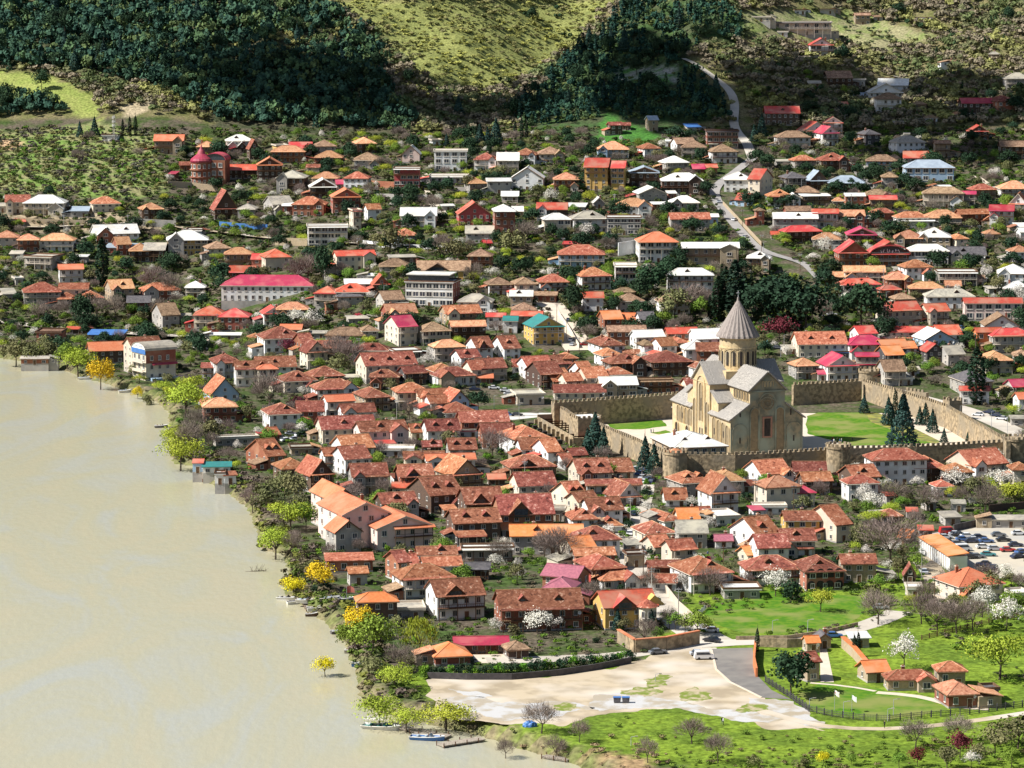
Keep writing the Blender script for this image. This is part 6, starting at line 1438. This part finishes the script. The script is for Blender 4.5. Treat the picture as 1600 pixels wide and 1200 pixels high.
# ================================================================ fences, vehicles, boats, people, lamps
def fence(pts, H, th, m, label_, name='garden_wall', cat='wall', cap=None, posts=None, group='walls and fences'):
    P = [gp(a, b) for a, b in pts]; root = empty(name, P[0]); tag(root, label_, cat, group); o = P[0]; mb = MB(); mc = MB(); mp = MB()
    for a, b in zip(P[:-1], P[1:]):
        a = a - o; b = b - o; d = (b - a); n = Vector((d.y, -d.x, 0)).normalized() * th / 2; up = Vector((0, 0, H))
        if posts:
            nn = max(1, int(d.length / posts))
            for k in range(nn):
                q = a.lerp(b, k / nn); pm = MB(); pm.box(q.x - .12, q.x + .12, q.y - .12, q.y + .12, q.z - .5, q.z + H + .15); pm.build('post', m, root)
            for z in (.25, .6, .9): mb.prism([a - n*.3 + up*z*.95, a + n*.3 + up*z*.95, b + n*.3 + up*z*.95, b - n*.3 + up*z*.95], (0, 0, .08))
            npk = int(d.length / .35)
            for k in range(npk): q = a.lerp(b, k / npk); mb.box(q.x-.03, q.x+.03, q.y-.03, q.y+.03, q.z, q.z + H*.95)
        else:
            mb.prism([a - n, a + n, b + n, b - n], up + Vector((0,0,0))); mb.prism([a - n - up, a + n - up, b + n - up, b - n - up], up - Vector((0,0,.002)))
            if cap: mc.prism([a - n*1.5 + up*1.003, a + n*1.5 + up*1.003, b + n*1.5 + up*1.003, b - n*1.5 + up*1.003], (0, 0, .25))
    mb.build('rail' if posts else 'wall', m, root)
    if mp.v: mp.build('post', m, root)
    if mc.v: mc.build('coping', cap, root)
fence([(1196,1066),(1230,1088),(1264,1112),(1300,1120),(1350,1126),(1390,1127),(1440,1122),(1500,1118),(1545,1112),(1610,1103)], 1.5, .2, RM['k'], 'dark metal fence with posts curving round the garden lawn', 'metal_fence', 'fence', posts=2.2)
fence([(966,1004),(992,1020),(1040,1016),(1092,1006)], 3.2, .6, M_STONE, 'curved stone garden wall with orange tile coping in front of the corner villa', cap=RM['o'])
fence([(668,1060),(730,1062),(800,1062),(870,1056),(930,1047),(986,1036)], 1.5, .3, WM['k'], 'long dark fence wall edging the dirt lot below the red-roofed cafe')
fence([(1180,1015),(1178,1040),(1182,1058)], 2.2, .5, WM['o'], 'orange brick pillar wall at the garden corner beside the asphalt')
fence([(1182,1010),(1230,1012),(1272,1010)], 2.2, .4, M_STONE, 'stone wall along the road behind the little stone chapel')
fence([(1317,1012),(1335,1028),(1357,1054)], 2.6, .8, WM['s'], 'slanting stone garden wall with orange coping right of the chapel', cap=RM['O'])
fence([(1088,975),(1060,950),(1040,925)], 1.6, .3, WM['c'], 'pale slatted wall along the town street above the village green', cap=M_PAVE)
fence([(1150,1000),(1230,999),(1290,990),(1340,978)], 1.0, .3, M_STONE, 'low stone wall between the road and the village green')
fence([(0,345),(60,350),(130,352)], 2.5, .5, WM['s'], 'tan retaining wall under the upper-left white house')
fence([(205,352),(275,356)], 3.5, .5, WM['g'], 'concrete retaining wall right of the peach-roofed veranda house')
fence([(343,354),(365,356)], 2.5, .3, RM['B'], 'short blue sheet fence below the red A-frame', 'sheet_fence', 'fence')
fence([(365,357),(400,358),(418,359)], 2.6, .3, RM['B'], 'long blue sheet metal fence below the red A-frame', 'sheet_fence', 'fence')
fence([(430,383),(480,384)], 3.5, .4, WM['s'], 'tan boundary wall left of the white modern block')
fence([(558,382),(620,388),(700,392)], 2.2, .4, WM['w'], 'white and teal street wall under the terrace-road houses')
fence([(588,312),(668,314)], 3.0, .6, WM['g'], 'grey retaining wall below the red glass-fronted house')
fence([(706,298),(760,300),(800,302)], 2.0, .6, WM['g'], 'upper grey garden retaining wall right of the villa drive')
fence([(710,318),(760,320)], 2.0, .6, WM['s'], 'lower stone garden retaining wall right of the villa drive')
fence([(580,292),(616,294)], 3.2, .3, WM['b'], 'brick boundary wall left of the red glass-fronted house')
fence([(944,387),(995,387)], 4.5, .5, WM['g'], 'tall grey concrete wall left of the orange-roofed white villa')
fence([(966,400),(992,396)], 6, .4, WM['w'], 'white balustraded terrace wall beside the orange-roofed white villa')
fence([(872,492),(888,515),(905,545)], 1.8, .3, WM['c'], 'pale wall on the right of the straight pale lane')
fence([(1130,320),(1160,352),(1190,384)], 1.6, .4, WM['s'], 'stone parapet along the right side of the uphill road')
fence([(262,292),(300,294),(340,300)], 3.0, .6, WM['s'], 'stone terrace wall with pillars below the red turreted villa')
fence([(600,940),(640,932),(660,925)], 2.4, .5, WM['k'], 'dark stone quay wall below the pink guesthouse')
fence([(1080,720),(1075,700)], .5, .3, M_STONE, 'low kerb wall beside the near round tower')
fence([(1440,1000),(1500,985),(1600,960)], 1.2, .2, M_WOOD, 'thin orchard fence behind the blossom trees', 'orchard_fence', 'fence', posts=3)
fence([(1095,985),(1088,965),(1105,950)], 1.2, .2, M_METAL, 'wire fence corner of the village green', 'wire_fence', 'fence', posts=3)
fence([(1545,800),(1600,795)], 2.2, .4, WM['d'], 'dark hedge-topped wall behind the car park')
fence([(1490,830),(1545,818)], 2.0, .4, WM['k'], 'dark wall on the far side of the car park')
fence([(1455,635),(1478,646)], 2.6, .4, WM['c'], 'cream wall patch outside the east fortress wall')
fence([(690,785),(760,782)], 2.2, .4, WM['s'], 'tan courtyard wall between two dark red-roofed houses')
fence([(775,945),(830,944),(870,942)], 2.0, .4, WM['g'], 'grey garden wall behind the magenta-roofed house')

# ---- cars
def carmat(n, c): return mat('car_paint_' + n, c, c, 1, .25, .6)
CP = {'white': (.7,.7,.7), 'black': (.02,.02,.025), 'blue': (.05,.12,.30), 'silver': (.42,.44,.47), 'red': (.5,.03,.03), 'teal': (.05,.25,.28), 'navy': (.02,.03,.07), 'grey': (.16,.17,.19)}
CARS = {}
def car_proto(colr, van=False):
    k = (colr, van)
    if k in CARS: return CARS[k]
    cm = carmat(colr, CP[colr]); L_, w, h = (4.9, 1.9, 2.1) if van else (4.4, 1.75, 1.42)
    prof = [(-L_/2,.35),(-L_/2+.05,.8),(-L_/2+.3,h-.05),(L_/2-1.3,h),(L_/2-.6,1.15),(L_/2-.05,.95),(L_/2,.35)] if van else [(-L_/2,.35),(-L_/2,.8),(-L_/2+.25,.92),(L_/2-1.1,.9),(L_/2-.1,.72),(L_/2,.35)]
    b = MB(); b.prism([(x,-w/2,z) for x, z in prof], (0,w,0))
    me1 = bpy.data.meshes.new('car_body'); me1.from_pydata(b.v, [], b.f); me1.materials.append(cm); me1.update()
    c = MB()
    if van: c.prism([(-L_/2+.5,-w/2-.02,1.25),(-L_/2+.6,-w/2-.02,1.85),(L_/2-1.4,-w/2-.02,1.85),(L_/2-.85,-w/2-.02,1.25)], (0,w+.04,0), 0)
    else:
        a = [(-1.75,.91),(-1.2,h-.02),(.35,h-.02),(1.05,.9)]; c.prism([(x,-w/2+.12,z) for x, z in a], (0,w-.24,0), 0)
        c.prism([(-1.15,-w/2+.16,h-.02),(.3,-w/2+.16,h-.02),(.25,-w/2+.2,h+.03),(-1.1,-w/2+.2,h+.03)], (0,w-.36,0), 1)
    me2 = bpy.data.meshes.new('car_cabin'); me2.from_pydata(c.v, [], c.f); me2.materials.append(M_GLASS); me2.materials.append(cm); me2.polygons.foreach_set('material_index', c.m); me2.update()
    wh = MB(); n = 12
    for s in (-.1, .1): pass
    V = [(.33*math.cos(2*math.pi*i/n), -.1, .33*math.sin(2*math.pi*i/n)) for i in range(n)] + [(.33*math.cos(2*math.pi*i/n), .1, .33*math.sin(2*math.pi*i/n)) for i in range(n)]
    wh.add(V, [(i,(i+1) % n,n+(i+1) % n,n+i) for i in range(n)] + [tuple(range(n)), tuple(range(n,2*n))[::-1]])
    me3 = bpy.data.meshes.new('wheel'); me3.from_pydata(wh.v, [], wh.f); me3.materials.append(M_BLACK); me3.update()
    lt = MB(); lt.box(-.04,.04,-.18,.18,-.08,.08); me4 = bpy.data.meshes.new('headlight'); me4.from_pydata(lt.v, [], lt.f); me4.materials.append(M_METAL); me4.update()
    CARS[k] = (me1, me2, me3, me4, L_, w); return CARS[k]
def car(px, py, colr, rot, label_=None, van=False):
    me1, me2, me3, me4, L_, w = car_proto(colr, van); P = gp(px, py); r = empty('parked_car' if not van else 'parked_van', (P.x, P.y, P.z + .04), R(rot))
    put('body', me1, r); put('cabin', me2, r)
    for x in (-1.35, 1.35):
        for y in (-w/2+.05, w/2-.05): put('wheel', me3, r, (x, y, .33))
    for y in (-.6, .6): put('headlight', me4, r, (L_/2 + .01, y, .65))
    tag(r, label_, 'van' if van else 'car', 'cars parked around the town')
    if not label_: where(r, f"{colr} {'van' if van else 'car'} parked", px, py, 'car')
for q in """1110 988 silver 175;1112 1003 black 150;1028 1022 grey 20;1100 1030 white 5 v;1092 1024 silver 10;1303 996 blue 0;1376 952 silver 0
1592 836 white 5;1488 856 navy 8;1496 852 grey 8;1472 850 teal 8;1485 863 silver 10;1494 872 black 10;1527 872 grey 5;1523 846 silver 5;1500 838 black 5;1512 840 white 5;1530 842 navy 5;1541 848 blue 5;1555 860 silver 5;1560 838 grey 5;1575 862 red 5;1550 890 navy 170;1470 860 white 8;1478 868 navy 60;1590 872 navy 30;1568 846 black 5;1587 854 navy 5;1537 857 white 5;1544 869 teal 0;1537 884 navy 170;1505 861 white 10 v;1510 868 navy 10;1516 873 black 10;1505 845 blue 5;1518 848 navy 5;1477 842 silver 5;1483 850 black 5;1597 865 blue 30;1465 908 white 100;1443 896 silver 95;1480 834 red 10 v;1494 837 silver 0
1000 742 blue 60;1005 748 silver 60;1012 752 navy 60;1018 750 black 60;995 735 white 60;1007 755 white 60;1020 755 navy 60;1012 735 blue 70;1310 738 white 10;984 836 white 85;990 805 navy 80
1528 650 white 150;1545 646 navy 150;1556 651 navy 150;1565 656 white 150;795 650 blue 0;808 650 black 0;772 608 white 0;790 612 white 0;742 610 navy 0;796 617 white 5
470 682 white 30;462 688 silver 30;448 690 white 30;478 678 grey 30;490 680 navy 20;440 686 white 40;455 680 silver 10
888 502 navy 90;915 540 red 10;892 533 white 80;895 540 silver 70;1123 317 silver 95;1148 345 white 60;1155 380 grey 60;1170 385 black 60;1165 372 silver 60;1210 327 white 0;607 385 white 0;645 388 black 0
215 512 silver 0;227 520 navy 0;295 530 navy 0;165 532 silver 0;18 517 blue 0;50 512 red 0;10 502 black 0;75 515 grey 0;140 535 silver 5;1502 514 blue 10;1512 520 navy 80;1288 498 silver 0;1300 493 white 0;1215 545 grey 0;1228 548 silver 0;622 600 silver 20""".replace('\n', ';').split(';'):
    a = q.split(); car(float(a[0]), float(a[1]), a[2], float(a[3]), None, len(a) > 4)
# ---- boats and docks
def boat(px, py, L_, rot, hull, inner, label_, canopy=None):
    P = gz(px, py, 0.0); zt = float(T(P.x, P.y)); P = gp(px, py) if zt > 1.5 else P; r = empty('moored_boat', (P.x, P.y, max(0.0, float(T(P.x, P.y)) + .15)), R(rot)); tag(r, label_, 'boat', 'boats moored along the bank')
    mb = MB(); n = 14; w = L_ * .17; top, bot = [], []
    for k in range(n):
        t_ = k / (n - 1); x = -L_/2 + L_ * t_; b = w * (1 - max(0, (t_ - .45) / .55) ** 2.2) ** .8 if t_ < 1 else 0.01
        top.append((x, b, .75 + .35 * t_ ** 2)); bot.append((x * .93, b * .7, -.2))
    V = [(x, y, z) for x, y, z in top] + [(x, -y, z) for x, y, z in top] + [(x, y, z) for x, y, z in bot] + [(x, -y, z) for x, y, z in bot]
    Fs = [(k, k+1, 2*n+k+1, 2*n+k) for k in range(n-1)] + [(n+k+1, n+k, 3*n+k, 3*n+k+1) for k in range(n-1)] + [(0, 2*n, 3*n, n)]
    mb.add(V, Fs); mb.build('hull', hull, r)
    mb = MB(); V = [(x*.97, y*.86, z - .28) for x, y, z in top] + [(x*.97, -y*.86, z - .28) for x, y, z in top]; mb.add(V, [(k, n+k, n+k+1, k+1) for k in range(n-1)]); mb.build('deck', inner, r)
    mb = MB()
    for k in range(n-1):
        for s in (1, -1): mb.tube((top[k][0], s*top[k][1], top[k][2]), (top[k+1][0], s*top[k+1][1], top[k+1][2]), .09, n=4)
    mb.build('gunwale', RM['w'], r)
    mb = MB()
    for x in (-L_*.28, -L_*.05): mb.box(x-.25, x+.25, -w*.75, w*.75, .5, .95)
    mb.prism([(L_*.08,-w*.6,.7),(L_*.08,-w*.6,1.5),(L_*.16,-w*.5,.7)], (0,w*1.2,0)); mb.build('seat', inner, r)
    if canopy:
        mb = MB(); mb.box(-L_*.42, L_*.1, -w*.95, w*.95, 2.3, 2.42); mb.build('canopy', canopy, r)
        mb = MB()
        for x in (-L_*.4, L_*.07):
            for y in (-w*.8, w*.8): mb.tube((x,y,.6),(x,y,2.35),.05,n=5)
        mb.build('canopy_post', M_METAL, r)
boat(596, 1139, 9.0, -18, RM['w'], RM['T'], 'white passenger boat with a pale canopy moored at the long dock', RM['w'])
boat(668, 1156, 8.0, -14, RM['B'], RM['s'], 'blue and white open motorboat moored between the docks')
boat(448, 938, 5.5, -20, RM['w'], RM['k'], 'small white motorboat moored by the upper jetty')
boat(487, 963, 3.4, 0, WM['d'], M_WOOD, 'little brown rowing boat below the upper jetty')
boat(527, 990, 3.6, 25, RM['k'], M_METAL, 'dark dinghy drawn up under the yellow tree')
boat(132, 583, 5.5, 8, RM['w'], RM['s'], 'white boat moored below the first yellow-green bankside tree')
boat(195, 602, 5.0, 15, RM['w'], RM['s'], 'grey-white launch moored under the arched-roof riverside hotel')
boat(252, 668, 5.0, 5, RM['k'], M_WOOD, 'dark flat boat in front of the lime trees on the left bank')
boat(560, 1030, 3.5, 0, RM['B'], RM['s'], 'small blue rowing boat below the green bank tree')
boat(548, 1027, 3.2, -5, RM['g'], M_WOOD, 'small grey rowing boat beside the small blue one')
for bx_, by_, bl, br, hm_, im_, lb in ((462,926,5,20,'w','k','white cabin boat drawn up under the golden tree by the upper jetty'), (478,931,5.5,-10,'w','s','pale open boat beside the upper jetty, nearest the bank'), (497,941,6,10,'w','g','long white boat under covers above the picket bank'), (515,939,5.5,8,'g','s','grey covered boat just left of the torn red flag'), (536,940,6,6,'s','k','steel-blue covered boat under the torn red flag'), (575,938,5,0,'w','s','small white boat on the quay right of the red flag')):
    boat(bx_, by_, bl, br, RM[hm_], RM[im_], lb)
def dock(pts, w, label_):
    P = [gz(a, b, .6) for a, b in pts]; o = P[0]; r = empty('dock', (o.x, o.y, 0)); tag(r, label_, 'dock', 'docks of the river bank'); mb = MB(); mp = MB()
    for a, b in zip(P[:-1], P[1:]):
        a = a - o; b = b - o; a.z = b.z = .45; d = (b - a); L_ = d.length; d.normalize(); n = Vector((d.y, -d.x, 0)) * w / 2; k = 0
        while k < L_:
            q = a + d * k; mb.prism([q - n, q + n, q + n + d * .42, q - n + d * .42], (0, 0, .14)); k += .5
        mb.prism([a - n*.9 - Vector((0,0,.25)), a + n*.9 - Vector((0,0,.25)), b + n*.9 - Vector((0,0,.25)), b - n*.9 - Vector((0,0,.25))], (0,0,.24))
        for k in range(int(L_/3)+1):
            for s in (-1, 1): q = a + d*(k*3) + n*s; mp.tube((q.x, q.y, -2), (q.x, q.y, 1.1), .12)
    mb.build('deck', mat('grey_planks', (.36,.31,.25), (.24,.20,.16), 2, .9), r); mp.build('pile', M_WOOD, r)
dock([(608,1132),(650,1140)], 2.5, 'wooden dock behind the white passenger boat')
dock([(650,1140),(676,1147),(700,1150)], 3.6, 'wide wooden dock with benches behind the blue motorboat')
dock([(688,1163),(752,1153)], 3.0, 'outer wooden pontoon at the end of the docks')
dock([(470,928),(484,952)], 1.8, 'grey plank jetty beside the upper white motorboat')
dock([(455,934),(472,936)], 1.0, 'thin gangplank running to the small white motorboat')
dock([(312,748),(332,750)], 5, 'grey floating platform in front of the teal-roofed waterside cafe')
dock([(850,1180),(890,1186)], 2.0, 'dark low raft by the brown reed bank')
# dead branch in the river
P = gz(400, 893, 0); r = empty('drift_branch', P); tag(r, 'leafless drift branch sticking out of the muddy river', 'branch'); mb = MB(); rd = random.Random(3)
mb.tube((-3,0,-.1),(3,.4,.3),.16,.05)
for k in range(14):
    x = rd.uniform(-2.5, 2.8); mb.tube((x,.1,.1),(x+rd.uniform(-1,1.5), rd.uniform(-1,1), rd.uniform(.6,2.2)),.06,.02,n=4)
mb.build('branch', M_BARK, r)
# ---- bins
P = gp(971, 1098)
for k, dx in enumerate((-1.0, 1.0)):
    r = empty('wheeled_bin', (P.x + dx, P.y, P.z)); tag(r, ['left', 'right'][k] + ' one of the two dark blue wheeled bins on the dirt lot', 'bin', 'bins')
    mb = MB(); mb.prism([(-.75,-.5,.15),(.75,-.5,.15),(.85,-.6,1.25),(-.85,-.6,1.25)], (0,1.1,0)); mb.build('body', RM['k'], r)
    mb = MB(); mb.box(-.9,.9,-.65,.6,1.25,1.4); mb.build('lid', RM['B'], r)
    mb = MB()
    for x in (-.6,.6):
        for y in (-.4,.4): mb.tube((x-.06,y,.1),(x+.06,y,.1),.12,n=8)
    mb.build('wheel', M_BLACK, r)
# ---- flags
for px, py, hh, lab, cross in ((1304, 1110, 34, 'left white flag with a red cross on a tall pole on the garden lawn', True), (1331, 1112, 28, 'right plain white flag on a tall pole on the garden lawn', False)):
    P = gp(px, py); h = hh * P.y / F; r = empty('flagpole', P, R(-50)); tag(r, lab, 'flag', 'flags on the garden lawn'); mb = MB(); mb.tube((0,0,0),(0,0,h),.06,.04); mb.build('pole', M_METAL, r)
    mb = MB(); n = 6
    V = []; 
    for k in range(n+1): V += [(k*.22, .12*math.sin(k*1.3), h-.1-k*.05), (k*.22, .12*math.sin(k*1.3), h-1.1-k*.09)]
    mb.add(V, [(2*k,2*k+2,2*k+3,2*k+1) for k in range(n)]); mb.build('flag', WM['w'], r)
    if cross:
        mb = MB(); mb.add([(x, y-.02, z) for x, y, z in [(.0,0,h-.55),(1.3,.1,h-.85),(1.3,.1,h-1.05),(0,0,h-.75)]], [(0,1,2,3)]); mb.add([(.5,.05,h-.2),(.72,.05,h-.25),(.72,.05,h-1.35),(.5,.05,h-1.3)], [(0,1,2,3)]); mb.build('cross', RM['R'], r)
P = gp(542, 945); r = empty('red_flag', P); tag(r, 'torn bright red flag on a pole above the moored boats', 'flag'); mb = MB(); mb.tube((0,0,0),(0,0,5),.06,.04); mb.build('pole', M_METAL, r)
mb = MB(); mb.add([(0,0,4.9),(1.0,.2,5),(1.9,-.1,4.5),(2.1,.1,3.2),(1.1,.2,3.3),(0,0,3.1)], [(0,1,4,5),(1,2,3,4)]); mb.build('flag', RM['R'], r)
# ---- street lamps and poles
def lamp(px, py, hpx, label_=None):
    P = gp(px, py); h = hpx * P.y / F; r = empty('street_lamp', P); tag(r, label_, 'lamp', 'street lamps'); mb = MB(); mb.tube((0,0,-.2),(0,0,h),.09,.06,n=8); mb.tube((0,0,h),(1.1,0,h+.2),.05); mb.build('pole', M_METAL, r)
    mb = MB(); mb.box(.8,1.5,-.14,.14,h+.12,h+.26); mb.build('lamp_head', RM['g'], r)
    if not label_: where(r, 'slim grey street lamp', px, py, 'lamp')
for q in "1262 990 22;1207 989 20;1549 668 26;1574 676 26;772 640 22;811 655 24;1396 1118 26;1318 1118 22;1265 1105 14;1387 1127 20;1549 1105 20;1225 545 22;955 510 16;905 520 24;1165 390 20;1193 400 22;1220 560 20;1252 300 20;425 330 16;715 345 20;1500 660 26;1415 670 18;1512 1100 16;986 1165 14;1024 1065 12;1150 300 22;850 335 20;1480 470 24;1385 480 24;1320 200 20;600 470 24;830 460 22;1345 340 20".split(';'):
    a = q.split(); lamp(float(a[0]), float(a[1]), float(a[2]))
# ---- utility poles
UP = []
for q in "1005 905;1018 935;1060 968;985 820;1003 770;870 505;885 530;905 560;1160 355;1190 395;1250 425;420 395;300 372;200 362;100 362;560 400;640 400;735 300;960 330;1330 330;1440 345;1530 380;1380 450;1240 340;1060 330;880 400;760 400;690 520;560 560;620 660;500 680;660 740;820 760;1180 790;1240 800;1440 905;1460 950;1130 900;1545 790;90 470;250 500;340 520".split(';'):
    px, py = map(float, q.split()); P = gp(px, py); r = empty('utility_pole', P, random.uniform(-.5, .5)); tag(r, None, 'pole', 'utility poles'); mb = MB(); mb.tube((0,0,-1),(0,0,8.5),.13,.09,n=7); mb.build('pole', M_WOOD if random.random() < .6 else WM['g'], r)
    mb = MB(); mb.box(-.9,.9,-.06,.06,7.8,7.95); mb.box(-.6,.6,-.06,.06,7.2,7.32)
    for x_ in (-.8,-.3,.3,.8): mb.box(x_-.05,x_+.05,-.05,.05,7.95,8.15)
    mb.build('crossarm', M_METAL, r); where(r, 'thin utility pole', px, py, 'pole'); UP.append(P)
for k in range(len(UP) - 1):
    a, b = UP[k] + Vector((0,0,8)), UP[k+1] + Vector((0,0,8))
    if (a - b).length < 75:
        mb = MB(); pr_ = a
        for j in range(1, 9):
            t_ = j / 8; p = a.lerp(b, t_) - Vector((0, 0, 1.2 * 4 * t_ * (1 - t_))); mb.tube(pr_ - a, p - a, .03, n=3); pr_ = p
        r = mb.build('power_cable', M_BLACK, None, loc=a); tag(r, None, 'cable', 'overhead cables'); px, py = proj(*(a.lerp(b, .5))); where(r, 'thin sagging overhead cable', float(px), float(py), 'cable')
# ---- radio mast
P = gp(178, 222); r = empty('radio_mast', P); tag(r, 'white lattice radio mast beside the white hillside cabin', 'mast'); mb = MB(); h = 42 * P.y / F
for a in range(3):
    x, y = .6*math.cos(a*2.09), .6*math.sin(a*2.09); mb.tube((x,y,-1),(x*.6,y*.6,h),.1)
for k in range(12):
    z0, z1 = k*h/12, (k+1)*h/12
    for a in range(3): mb.tube((.6*math.cos(a*2.09),.6*math.sin(a*2.09),z0),(.6*math.cos(a*2.09+2.09),.6*math.sin(a*2.09+2.09),z1),.05,n=4)
mb.build('lattice', RM['w'], r); mb = MB()
for z in (h*.95, h*.8, h*.66): mb.box(-.9,-.4,-.3,.3,z-1.2,z); mb.box(.4,.9,-.3,.3,z-1.2,z); mb.box(-.3,.3,-.9,-.5,z-1,z)
mb.build('antenna', RM['w'], r)
# ---- gazebo, umbrella, tarp
P = gp(828, 1135); r = empty('blue_tarp', P); tag(r, 'crumpled bright blue tarpaulin tent under the bare tree', 'tarpaulin'); bm = bmesh.new(); bmesh.ops.create_icosphere(bm, subdivisions=3, radius=1)
for v in bm.verts: v.co = Vector((v.co.x*1.6, v.co.y*1.1, max(0, v.co.z)*1.3)) * (1 + .15*math.sin(v.co.x*9)*math.cos(v.co.y*8))
me = bpy.data.meshes.new('tarpaulin'); bm.to_mesh(me); bm.free(); me.materials.append(RM['B']); put('tarpaulin', me, r)
# ---- people
def person_mesh(stride, seed):
    J = [(0,0,.95),(0,0,1.18),(0,0,1.42),(0,0,1.54),(0,.01,1.70), (-.10,0,.90),(-.11,stride*.5,.50),(-.11,stride,.08),(-.11,stride-.14,.04), (.10,0,.90),(.11,-stride*.5,.50),(.11,-stride,.08),(.11,-stride-.14,.04),
         (-.20,0,1.40),(-.26,-stride*.4,1.13),(-.26,-stride*.8-.04,.90),(.20,0,1.40),(.26,stride*.4,1.13),(.26,stride*.8-.04,.90)]
    E_ = [(0,1),(1,2),(2,3),(3,4),(0,5),(5,6),(6,7),(7,8),(0,9),(9,10),(10,11),(11,12),(2,13),(13,14),(14,15),(2,16),(16,17),(17,18)]
    Rr = [.14,.13,.15,.065,.105,.10,.07,.045,.045,.10,.07,.045,.045,.07,.05,.035,.07,.05,.035]
    me = bpy.data.meshes.new('person'); me.from_pydata(J, E_, []); o = bpy.data.objects.new('tmp_person', me); COL.objects.link(o)
    md = o.modifiers.new('s', 'SKIN'); 
    for i, r_ in enumerate(Rr): me.skin_vertices[0].data[i].radius = (r_, r_ * .8)
    me.skin_vertices[0].data[0].use_root = True
    o.modifiers.new('u', 'SUBSURF').levels = 1
    dg = bpy.context.evaluated_depsgraph_get(); out = bpy.data.meshes.new_from_object(o.evaluated_get(dg)); bpy.data.objects.remove(o); return out
SKIN = mat('skin', (.45,.28,.20), (.42,.25,.18), 1, .7)
CL = {'black': (.02,.02,.02), 'white': (.6,.6,.58), 'blue': (.06,.12,.3), 'red': (.4,.04,.04), 'grey': (.18,.18,.18)}
for q in "1300 692 black blue;1303 693 white black;1308 692 black black;1312 693 blue black;1315 692 white blue;1332 690 black black;1018 676 white grey;1021 677 grey black;1382 1138 black black;1128 1132 black grey;1130 1133 white black;1017 677 black blue;1301 690 red blue;1106 870 blue black".split(';'):
    a = q.split(); me = person_mesh(random.uniform(.05, .3), 0)
    for m_ in (mat('cloth_' + a[2], CL[a[2]], CL[a[2]], 1), mat('cloth_' + a[3], CL[a[3]], CL[a[3]], 1), SKIN, mat('hair', (.03,.02,.015))): me.materials.append(m_)
    for f in me.polygons:
        z = f.center.z; f.material_index = 3 if z > 1.72 or (z > 1.6 and f.center.y > .03) else 2 if z > 1.5 or (abs(f.center.x) > .2 and z < .95) else 0 if z > .93 else 1
        f.use_smooth = True
    P = gp(float(a[0]), float(a[1])); r = put('person', me, None, (P.x, P.y, P.z + .03), random.uniform(0, 6.28)); tag(r, None, 'person', 'people walking outdoors')
    where(r, f"walking figure in {a[2]} top and {a[3]} trousers", float(a[0]), float(a[1]), 'person')
finish_labels()
for o in list(bpy.data.objects):
    for k in ('_w', '_d', '_h'):
        if k in o: del o[k]
